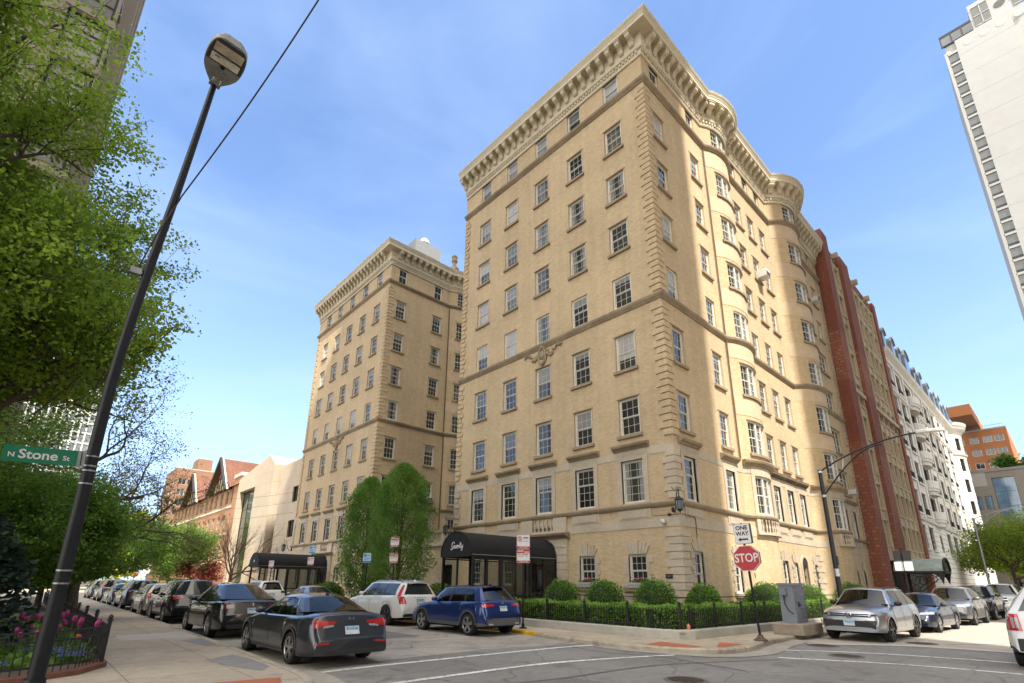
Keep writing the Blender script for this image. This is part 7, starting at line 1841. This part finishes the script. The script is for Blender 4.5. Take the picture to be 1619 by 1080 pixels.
# stop sign with one way plate
sp = empty('stop_sign', (16.38, 6.78, Z0), 0, 'red stop sign under a one way plate on a thin leaning post at the corner', 'stop sign', 'stop signs')
lean = Vector((-.045, .035, 1)).normalized()
def onpost(z): return Vector((16.38, 6.78, Z0)) + lean * ((z - Z0) / lean.z)
b = MB(); b.tube([onpost(Z0), onpost(3.55)], .034, POLE, n=10); b.lathe([(.2, 0), (.2, .03), (.1, .09), (.06, .17)], mat('rusty_base', (.10, .06, .04), .8, var=.3, scale=12), c=(16.38, 6.78, Z0), n=14); add(b, 'post', sp, 40)
ang = R(180 + 8)
def pface(z, d=.05):
    p = onpost(z); M = face_M(p.x + math.cos(ang) * d, p.y + math.sin(ang) * d, p.z, ang); T = Matrix.Rotation(R(2.5), 4, 'Z'); return M @ T
M = pface(2.48); oc = [(.41 * math.cos(R(22.5 + 45 * k)), .41 * math.sin(R(22.5 + 45 * k))) for k in range(8)]
b = MB(); b.prism(oc, -.004, .002, SIGNW, M); b.prism([(x * .955, y * .955) for x, y in oc], .002, .004, SIGNR, M); b.prism([(x * .99 + .02, y * .99) for x, y in oc], -.075, -.070, SIGNBACK, M); add(b, 'octagon_plate', sp)
b = MB(); put_text(b, 'STOP', .36, M @ Matrix.Translation((0, -.0, .0055)), SIGNW, .006, sx=.80, sy=1.0); add(b, 'lettering', sp)
M = pface(3.22); b = MB(); b.prism(rounded(.48, .62, .04), -.004, .003, SIGNK, M); b.prism(rounded(.465, .605, .04), .003, .004, SIGNW, M); b.prism([(x + .03, y) for x, y in rounded(.48, .62, .04)], -.075, -.07, SIGNBACK, M); add(b, 'one_way_plate', sp)
b = MB(); 
put_text(b, 'ONE', .175, M @ Matrix.Translation((0, .175, .006)), SIGNK, .006, sx=.95); put_text(b, 'WAY', .175, M @ Matrix.Translation((0, .0, .006)), SIGNK, .006, sx=.92)
b.prism([(-.15, -.175), (-.06, -.11), (-.06, -.15), (.15, -.15), (.15, -.20), (-.06, -.20), (-.06, -.24)], .005, .006, SIGNK, M); add(b, 'lettering', sp)
p = onpost(1.98); M = face_M(p.x + .1, p.y - .12, p.z, R(110)); b = MB(); b.prism(rounded(.5, .15, .02), -.004, .004, SIGNBACK, M); add(b, 'side_plate', sp)
# far stop sign
fs_ = empty('stop_sign', (13.6, 105, Z0), 0, 'tiny distant stop sign with white plates at the end of the street', 'stop sign', 'stop signs')
b = MB(); b.tube([(13.6, 105, Z0), (13.6, 105, 4.3)], .05, POLE, n=8); add(b, 'post', fs_)
M = face_M(13.6, 104.9, 2.6, R(-95)); b = MB(); b.prism([(x * 1.6, y * 1.6) for x, y in oc], -.01, .0, SIGNW, M); b.prism([(x * 1.5, y * 1.5) for x, y in oc], .0, .012, SIGNR, M); add(b, 'octagon_plate', fs_)
b = MB(); put_text(b, 'STOP', .55, M @ Matrix.Translation((0, 0, .02)), SIGNW, .01, sx=.8); add(b, 'lettering', fs_)
b = MB(); M = face_M(13.8, 104.9, 3.9, R(-95)); b.prism(rounded(.9, .9, .05), 0, .01, SIGNW, M); M = face_M(15.3, 104.9, 3.4, R(-95)); b.prism(rounded(.8, 1.6, .05), 0, .01, SIGNW, M); b.prism([(-.3, .2), (.3, .2), (.3, .5), (-.3, .5)], .01, .02, SIGNR, M); add(b, 'white_plate', fs_)
b = MB(); b.tube([(15.3, 105, Z0), (15.3, 105, 4.2)], .05, POLE, n=8); add(b, 'second_post', fs_)
# sign backs on a pole behind the first side street car
sb = empty('sign_post', (33, 6.0, Z0), 0, 'thin post with dark and white sign plates seen before the red brick building', 'sign')
b = MB(); b.tube([(33, 6.0, Z0), (33, 6.0, 3.6)], .035, POLE, n=8); add(b, 'post', sb)
b = MB()
for s in (-1, 1): M = face_M(33 - .05, 6.0 - s * .2, 3.22, R(190)); b.prism(rounded(.34, .5, .02), 0, .01, SIGNK, M)
add(b, 'dark_plate', sb); b = MB()
for s in (-1, 1): M = face_M(33 - .05, 6.0 - s * .2, 2.70, R(190)); b.prism(rounded(.36, .44, .02), 0, .01, SIGNW, M)
add(b, 'white_plate', sb)

# utility cabinet on its plinth
pl = empty('concrete_plinth', (19.6, 6.95, Z0), 0, 'rough concrete block under the grey cabinet at the corner', 'plinth')
b = MB(); b.prism([(18.9, 6.42), (20.55, 6.35), (20.6, 7.3), (18.95, 7.4)], Z0, .48, groundmat('rough_plinth', (.30, .255, .195), .14, 6, .16, 1.2, bump=.5, bscale=18)); o = add(b, 'block', pl); bv = o.modifiers.new('b', 'BEVEL'); bv.width = .03; bv.segments = 2
uc = empty('utility_cabinet', (19.66, 6.92, .48), 0, 'grey metal utility cabinet with vents and a curved conduit standing on a concrete block', 'cabinet')
GC = mat('cabinet_grey', (.215, .235, .265), .42, metal=.25, var=.05, scale=4, var2=.06, scale2=1)
x0, x1, y0, y1, z1 = 19.18, 20.15, 6.68, 7.14, 1.70
b = MB(); b.box(x0, x1, y0, y1, .49, z1, GC); b.box(x0 - .03, x1 + .03, y0 - .04, y1 + .03, z1, z1 + .07, GC); b.box(x0 - .01, x1 + .01, y0 - .015, y1 + .01, .48, .52, GC); add(b, 'casing', uc)
b = MB(); b.box(x0 + .04, x1 - .02, y0 - .018, y0, .55, z1 - .05, GC); add(b, 'door', uc)
b = MB(); V_ = mat('vent_dark', (.05, .055, .06), .7)
for r_ in range(9):
    for c_ in range(6): b.box(x0 + .42 + c_ * .08, x0 + .465 + c_ * .08, y0 - .0205, y0 - .018, .60 + r_ * .042, .618 + r_ * .042, V_)
add(b, 'vent', uc)
b = MB(); b.box(x0 + .25, x0 + .29, y0 - .05, y0 - .018, 1.0, 1.16, SIGNK); b.bar((x0 + .27, y0 - .05, 1.1), (x0 + .42, y0 - .05, 1.04), .03, .02, SIGNK); add(b, 'handle', uc)
b = MB(); b.box(x0 + .45, x0 + .75, y0 - .021, y0 - .018, 1.32, 1.58, mat('cabinet_panel', (.20, .21, .235), .5)); b.box(x0 + .1, x0 + .3, y0 - .022, y0 - .018, 1.60, 1.64, SIGNR); b.box(x1 - .2, x1 - .08, y0 - .022, y0 - .018, 1.54, 1.64, SIGNR); add(b, 'label_plate', uc)
b = MB(); b.box(x0 - .12, x0, y0 + .2, y0 + .38, 1.38, 1.6, GC); b.tube([(x0 - .06, y0 + .3, 1.38), (x0 - .06, y0 + .3, 1.1), (x0 - .06, y0 + .22, .92), (x0 - .05, y0 + .12, .82), (x0, y0 + .08, .78)], .018, mat('conduit', (.05, .05, .055), .6), n=8); add(b, 'conduit', uc, 60)
# little orange marker on the kerb wall
cap = empty('marker_cap', (15.0, 8.3, .39), 0, 'small orange pipe cap on top of the low concrete wall', 'pipe cap')
b = MB(); b.lathe([(.05, .39), (.055, .47), (.045, .52), (.025, .54), (0, .57)], mat('faded_orange', (.62, .19, .13), .6), c=(15.0, 8.3, 0), n=12); add(b, 'cap', cap, 40)

# ------------------------------------------------------------------ canopies
CLOTH = mat('black_canvas', (.016, .017, .019), .75, spec=.3, var=.2, scale=5, bump=.15, bscale=90)
CLEAR = glassmat('clear_panel_glass', (.42, .46, .45), .78)
SEV = [[(.0, .28), (.04, .18), (.14, .17), (.2, .27), (.13, .42), (.10, .55), (.17, .72), (.3, .78), (.4, .72), (.38, .63)], [(.36, .34), (.46, .42), (.44, .5), (.36, .46), (.33, .34), (.4, .24), (.52, .3)], [(.52, .48), (.56, .3), (.6, .26), (.68, .38), (.68, .5)], [(.74, .34), (.82, .42), (.8, .5), (.73, .44), (.71, .33), (.78, .24), (.88, .3)], [(.9, .26), (.93, .48), (.95, .38), (1.02, .48), (1.05, .4), (1.05, .26), (1.1, .28)], [(1.16, .72), (1.14, .4), (1.17, .26), (1.24, .3)], [(1.08, .55), (1.28, .57)], [(1.28, .5), (1.3, .34), (1.36, .28), (1.44, .38), (1.46, .52)], [(1.46, .52), (1.42, .2), (1.36, .04), (1.28, .06), (1.32, .18), (1.5, .34)]]
def canopy(name, label, xf, xb, yc, w, ze, zt, script, posts, glass_from):
    r = empty(name, ((xf + xb) / 2, yc, .3), 0, label, 'canopy', 'black canvas entrance canopies')
    n = 20; hw = w / 2
    arc = [(yc - hw * math.cos(t), ze + (zt - ze) * math.sin(t) ** .9) for t in np.linspace(0, math.pi, n + 1)]
    b = MB()
    for i in range(n):
        (a0, z0), (a1, z1_) = arc[i], arc[i + 1]; b.face([(xf, a0, z0), (xb, a0, z0), (xb, a1, z1_), (xf, a1, z1_)], CLOTH); b.face([(xf + .01, a0 * .995 + yc * .005, z0 - .02), (xb, a0 * .995 + yc * .005, z0 - .02), (xb, a1 * .995 + yc * .005, z1_ - .02), (xf + .01, a1 * .995 + yc * .005, z1_ - .02)], CLOTH)
    b.face([(xf, y, z) for y, z in arc] + [(xf, yc + hw, ze - .02), (xf, yc - hw, ze - .02)], CLOTH); b.face([(xf + .02, y, z) for y, z in arc], CLOTH)
    for y in (yc - hw, yc + hw): b.box(xf, xb, y - .012, y + .012, ze - .1, ze + .02, CLOTH)
    b.box(xf - .012, xf + .02, yc - hw - .01, yc + hw + .01, ze - .1, ze, CLOTH); o = add(b, 'canvas', r, 30)
    b = MB(); TR = mat('pale_piping', (.30, .30, .29), .6)
    for y in (yc - hw - .014, yc + hw + .014): b.tube([(xf + .02, y, ze + .0), (xb, y, ze + .0)], .014, TR, n=5)
    b.tube([(xf - .012, y, z) for y, z in arc], .016, CLOTH, n=5); add(b, 'piping', r)
    b = MB()
    if script == 'Seventy':
        for st in SEV:
            q = smooth_line(st, 5); k = .95 / 1.5
            b.tube([(xf - .018, yc + .36 - (x * k - .02), ze + .30 + (z - .26) * k * .92 + x * .02) for x, z in q], .019, SIGNW, n=5)
    else: put_text(b, script, .34, frame_M((xf - .02, yc, ze + .40), (0, -1, 0), (0, 0, 1)), SIGNW, .004)
    add(b, 'lettering', r)
    b = MB()
    for x, t in posts:
        for y in (yc - hw + .04, yc + hw - .04): b.box(x - t, x + t, y - .04, y + .04, .12, ze - .02, BLACK)
    for y in (yc - hw + .04, yc + hw - .04):
        for z in (1.02, ze - .16): b.box(xf + .12, xb, y - .025, y + .025, z - .03, z + .03, BLACK)
        b.box(glass_from, xb, y - .03, y + .03, .12, .3, BLACK)
    add(b, 'frame', r)
    for y in (yc - hw + .04, yc + hw - .04):
        b = MB(); b.face([(glass_from, y, .3), (xb, y, .3), (xb, y, ze - .16), (glass_from, y, ze - .16)], CLEAR); add(b, 'glass_panel', r)
canopy('entrance_canopy', 'black barrel canopy lettered Seventy over the corner house entrance', 15.15, 21.1, 20.24, 2.42, 2.95, 4.05, 'Seventy', [(15.3, .07), (16.15, .04), (17.0, .09), (18.0, .035), (19.0, .035), (20.0, .035), (21.0, .05)], 17.0)
canopy('entrance_canopy', 'black barrel canopy of the second cream house, half hidden by parked cars', 14.9, 21.1, 49.36, 2.5, 2.92, 4.05, '64', [(15.1, .07), (16.3, .05), (17.4, .09), (18.4, .05), (19.4, .05), (20.3, .05), (21.0, .05)], 17.4)
cc = empty('copper_canopy', (58, 9.4, Z0), 0, 'weathered green metal barrel canopy on scrolled iron brackets by the red brick building', 'canopy')
PAT = mat('green_patina', (.33, .39, .36), .6, metal=.2, var=.12, scale=2, var2=.15, scale2=.5)
b = MB(); n = 14; arc = [(58 - 1.5 * math.cos(t), 3.0 + 1.05 * math.sin(t)) for t in np.linspace(0, math.pi, n + 1)]
for i in range(n):
    (a0, z0), (a1, z1_) = arc[i], arc[i + 1]; b.face([(a0, 7.6, z0), (a0, 11.1, z0), (a1, 11.1, z1_), (a1, 7.6, z1_)], PAT)
for y in np.linspace(7.65, 11.0, 7): b.tube([(x, y, z + .01) for x, z in arc], .02, PAT, n=5)
add(b, 'barrel_roof', cc, 40)
b = MB(); b.tube([(x, 7.58, z + .03) for x, z in arc], .09, IRON, n=6); b.box(56.45, 59.55, 7.55, 7.65, 2.8, 3.0, IRON); b.box(56.45, 56.55, 7.6, 11.1, 2.8, 3.0, IRON); b.box(59.45, 59.55, 7.6, 11.1, 2.8, 3.0, IRON)
for x in (56.5, 59.5):
    b.box(x - .06, x + .06, 10.5, 11.1, .3, 2.8, IRON)
    for y0, r_, z in ((9.7, .5, 2.2), (8.9, .4, 2.35), (10.2, .35, 1.5)): b.tube([(x, y0 + r_ * math.cos(t) * (1 - t / 12), z + r_ * math.sin(t) * (1 - t / 12)) for t in np.linspace(0, 7.5, 22)], .03, IRON, n=5)
    b.tube([(x, 10.6, .9), (x, 9.6, 1.5), (x, 8.6, 2.3), (x, 7.7, 2.8)], .03, IRON, n=5); b.prism([(7.6, 2.8), (8.4, 2.8), (8.0, 2.5), (7.8, 1.9)], x - .05, x + .05, IRON, Matrix(((0, 0, 1, 0), (1, 0, 0, 0), (0, 1, 0, 0), (0, 0, 0, 1))))
add(b, 'iron_bracket', cc, 50)

# ------------------------------------------------------------------ wall lanterns, camera, plaque
LGL = mat('lantern_glass', (.16, .19, .20), .1, spec=.8)
def lantern(label, x, y, z, dx, dy, s=1.0):
    r = empty('wall_lantern', (x, y, z), 0, label, 'lantern', 'iron wall lanterns')
    b = MB(); d = Vector((dx, dy, 0)).normalized(); o = Vector((0, 0, 0)); h = d * .62 * s
    b.tube([o, d * .15 * s + Vector((0, 0, -.14 * s)), d * .3 * s + Vector((0, 0, .1 * s)), d * .45 * s + Vector((0, 0, .62 * s)), h + Vector((0, 0, .72 * s)), h + Vector((0, 0, .45 * s))], .02 * s, IRON, n=6)
    b.tube([Vector((0, 0, .95 * s)), d * .35 * s + Vector((0, 0, .7 * s)), h + Vector((0, 0, .72 * s))], .012 * s, IRON, n=5)
    for sg in (-1, 1): b.tube([h + Vector((sg * (.06 + .05 * math.cos(t)) * s * d.y, -sg * (.06 + .05 * math.cos(t)) * s * d.x, (.78 + .05 * math.sin(t)) * s)) for t in np.linspace(0, 6, 12)], .012 * s, IRON, n=5)
    b.lathe([(.05 * s, -.1 * s), (.07 * s, 0), (.04 * s, .1 * s)], IRON, n=8); b.build('bracket', r, 60)
    b = MB(); M = Matrix.Translation(h); b.lathe([(.0, .47), (.05, .45), (.08, .40), (.17, .34), (.18, .31), (.16, .30)], IRON, n=6, M=M @ Matrix.Diagonal((s, s, s, 1)))
    b.lathe([(.16, .30), (.16, .28)], IRON, n=6, M=M @ Matrix.Diagonal((s, s, s, 1))); b.lathe([(.11, -.10), (.12, -.06), (.10, -.12), (.03, -.16), (.02, -.22), (0, -.23)], IRON, n=6, M=M @ Matrix.Diagonal((s, s, s, 1)))
    for k in range(6): a = k * math.pi / 3; b.bar(h + Vector((.155 * math.cos(a), .155 * math.sin(a), .3)) * s, h + Vector((.115 * math.cos(a), .115 * math.sin(a), -.08)) * s, .018 * s, .018 * s, IRON)
    b.build('lantern_frame', r)
    b = MB(); b.lathe([(.145, .30), (.108, -.08)], LGL, n=6, M=M @ Matrix.Diagonal((s, s, s, 1))); b.build('glass', r)
lantern('big black iron lantern on a scrolled bracket at the stone corner', 21.08, 11.95, 4.95, -.7, -1.0, 1.1)
lantern('black iron lantern beside the arch of the Seventy canopy', 21.1, 28.4, 4.95, -1, .25, 1.1)
lantern('black iron lantern above the far canopy of the second house', 21.1, 58.0, 4.95, -1, .3, 1.3)
sc = empty('security_camera', (21.1, 12.42, 4.43), 0, 'small white dome security camera on the stone band near the corner', 'camera')
b = MB(); b.lathe([(.0, .12), (.1, .11), (.115, .0), (.1, -.06), (.05, -.11), (0, -.12)], mat('camera_white', (.7, .7, .68), .35), c=(-.16, 0, 0), n=16); b.box(-.1, .02, -.04, .04, 0, .1, mat('camera_white', (.7, .7, .68), .35)); b.build('housing', sc, 60)
b = MB(); b.tube([(0, .6, .32), (0, -.2, .3), (-.05, -.4, .28), (-.05, -.72, .3), (.1, -.76, .3)], .012, SIGNK, n=5); b.box(-.06, .02, -.35, -.2, .26, .36, SIGNK); b.build('wiring', sc)
dp = empty('downpipe', (23.0, 11.65, 4.5), 0, 'short black cable dropping down the wall right of the stone corner', 'cable')
b = MB(); b.tube([(21.3, 11.62, 4.75), (22.4, 11.64, 4.72), (22.55, 11.66, 4.6), (22.55, 11.67, 3.6)], .016, SIGNK, n=6); add(b, 'cable', dp)
pq = empty('plaque', (21.06, 12.38, 2.04), 0, 'small black plaque on the brick beside the stone corner', 'plaque')
b = MB(); b.box(-.03, .05, -.17, .17, -.09, .09, SIGNK); b.build('plate', pq)
b = MB()
for k in range(2): b.box(-.034, -.03, -.12, .12, -.035 + k * .05, -.02 + k * .05, STEEL)
b.build('lines', pq)
# drainpipes in the courtyard and by the first bow
for x, y, z0, z1_, lab in ((28.42, 40.86, .3, 30.2, 'thin brown drainpipe in the inner corner of the courtyard'), (28.3, 11.62, 8.5, 30.2, 'thin dark drainpipe down the left flank of the first rounded bay')):
    d_ = empty('drainpipe', (x, y, z0), 0, lab, 'drainpipe', 'drainpipes'); b = MB(); b.tube([(0, 0, 0), (0, 0, z1_ - z0)], .045, mat('drainpipe_brown', (.10, .065, .04), .7), n=8); b.build('pipe', d_, 50)
# thin wires across the lane by the annex
for i, z in enumerate((9.0, 10.2, 11.3)):
    w_ = empty('overhead_wire', (13.4, 62, z), 0, ('lowest', 'middle', 'topmost')[i] + ' of the three thin wires crossing before the limestone building', 'wire', 'overhead wires'); b = MB()
    b.tube([(13.4 + (22 - 13.4) * t, 74 - 16 * t, z + (i * .1) - .5 * math.sin(math.pi * t) + (3 - i) * .1 * t) for t in np.linspace(0, 1, 14)], .014, SIGNK, n=4); add(b, 'wire', w_)
# ------------------------------------------------------------------ sun, sky, camera
SUN_EL, SUN_AZ = R(54), R(20)      # azimuth: degrees the sun stands west (-x) of the side street's south (-y)
to_sun = Vector((-math.sin(SUN_AZ) * math.cos(SUN_EL), -math.cos(SUN_AZ) * math.cos(SUN_EL), math.sin(SUN_EL)))
sl = bpy.data.lights.new('sun', 'SUN'); sl.energy = 2.8; sl.angle = R(.53); sl.color = (1.0, .93, .82)
so = bpy.data.objects.new('sun', sl); COL.objects.link(so); so.rotation_euler = (-to_sun).to_track_quat('-Z', 'Y').to_euler(); so.location = (0, 0, 80)
plain_tower(-62, 7.0, -40, -30, 149, 'tall tower across the side street behind the viewer, shading the street corner')
plain_tower(24.6, 84, -62, -30, 120, 'second tower across the side street, shading the far bay of the corner house')
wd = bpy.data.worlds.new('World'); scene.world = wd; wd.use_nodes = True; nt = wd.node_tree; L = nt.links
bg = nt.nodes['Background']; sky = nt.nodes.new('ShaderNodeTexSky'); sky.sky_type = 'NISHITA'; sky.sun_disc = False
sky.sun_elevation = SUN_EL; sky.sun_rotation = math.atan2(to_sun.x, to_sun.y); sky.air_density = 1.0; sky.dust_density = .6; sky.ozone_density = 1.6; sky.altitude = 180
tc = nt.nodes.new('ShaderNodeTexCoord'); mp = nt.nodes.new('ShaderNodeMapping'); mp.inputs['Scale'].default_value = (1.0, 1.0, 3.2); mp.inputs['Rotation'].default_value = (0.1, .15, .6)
L.new(tc.outputs['Generated'], mp.inputs['Vector'])
n1 = nt.nodes.new('ShaderNodeTexNoise'); n1.inputs['Scale'].default_value = 1.7; n1.inputs['Detail'].default_value = 9; n1.inputs['Roughness'].default_value = .55; n1.inputs['Distortion'].default_value = .5; L.new(mp.outputs['Vector'], n1.inputs['Vector'])
mr = nt.nodes.new('ShaderNodeMapRange'); mr.inputs['From Min'].default_value = .42; mr.inputs['From Max'].default_value = .78; mr.inputs['To Min'].default_value = .06; mr.inputs['To Max'].default_value = .42; L.new(n1.outputs['Fac'], mr.inputs['Value'])
sx = nt.nodes.new('ShaderNodeSeparateXYZ'); L.new(tc.outputs['Generated'], sx.inputs['Vector'])
hz = nt.nodes.new('ShaderNodeMapRange'); hz.inputs['From Min'].default_value = .0; hz.inputs['From Max'].default_value = .62; hz.inputs['To Min'].default_value = .50; hz.inputs['To Max'].default_value = 0; L.new(sx.outputs['Z'], hz.inputs['Value'])
ad = nt.nodes.new('ShaderNodeMath'); ad.operation = 'ADD'; ad.use_clamp = True; L.new(mr.outputs['Result'], ad.inputs[0]); L.new(hz.outputs['Result'], ad.inputs[1])
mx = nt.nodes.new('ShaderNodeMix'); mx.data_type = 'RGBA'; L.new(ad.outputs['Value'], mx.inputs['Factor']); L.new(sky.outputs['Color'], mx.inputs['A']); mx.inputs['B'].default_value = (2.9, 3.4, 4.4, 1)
# sky dimmed north east; unseen bright cloud added behind the viewer for fill light
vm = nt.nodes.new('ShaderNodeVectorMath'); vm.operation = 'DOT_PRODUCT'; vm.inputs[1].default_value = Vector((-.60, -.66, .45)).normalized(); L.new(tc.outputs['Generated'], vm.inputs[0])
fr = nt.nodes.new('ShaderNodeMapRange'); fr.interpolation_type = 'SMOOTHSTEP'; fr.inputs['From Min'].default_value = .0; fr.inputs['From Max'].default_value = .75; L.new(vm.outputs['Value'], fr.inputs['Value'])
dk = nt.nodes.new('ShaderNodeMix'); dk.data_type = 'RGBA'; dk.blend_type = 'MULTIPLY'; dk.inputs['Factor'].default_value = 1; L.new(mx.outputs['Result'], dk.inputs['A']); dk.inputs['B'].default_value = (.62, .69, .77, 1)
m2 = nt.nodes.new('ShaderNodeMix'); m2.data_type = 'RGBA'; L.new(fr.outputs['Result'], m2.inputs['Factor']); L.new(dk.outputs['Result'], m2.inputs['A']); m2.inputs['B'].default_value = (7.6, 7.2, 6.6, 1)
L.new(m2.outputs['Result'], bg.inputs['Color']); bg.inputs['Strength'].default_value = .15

cam = bpy.data.cameras.new('Camera'); co = bpy.data.objects.new('Camera', cam); COL.objects.link(co); scene.camera = co
F = 803.27; cam.sensor_width = 36; cam.lens = F / 1619 * 36; cam.shift_y = (681 - 540) / 1619; cam.clip_end = 3000; cam.clip_start = .1
def dcam(vx, vy): return Vector((vx - 809.5, -(vy - 681.0), -F)).normalized()
Yc = dcam(30, 914); Xc = dcam(1712, 931); Xc = (Xc - Yc * Xc.dot(Yc)).normalized(); Zc = Xc.cross(Yc)
Rw = Matrix((Xc, Yc, Zc))          # camera axes expressed in world
co.matrix_world = Matrix.Translation((0, 0, 1.68)) @ Rw.to_4x4()
scene.view_settings.view_transform = 'Standard'; scene.view_settings.look = 'None'; scene.view_settings.gamma = 1; scene.view_settings.exposure = 1.62
scene.render.engine = 'CYCLES'; cy = scene.cycles; cy.max_bounces = 6; cy.diffuse_bounces = 3; cy.glossy_bounces = 3; cy.transparent_max_bounces = 8; cy.transmission_bounces = 4
try: cy.use_denoising = True; cy.sample_clamp_indirect = 6
except Exception: pass
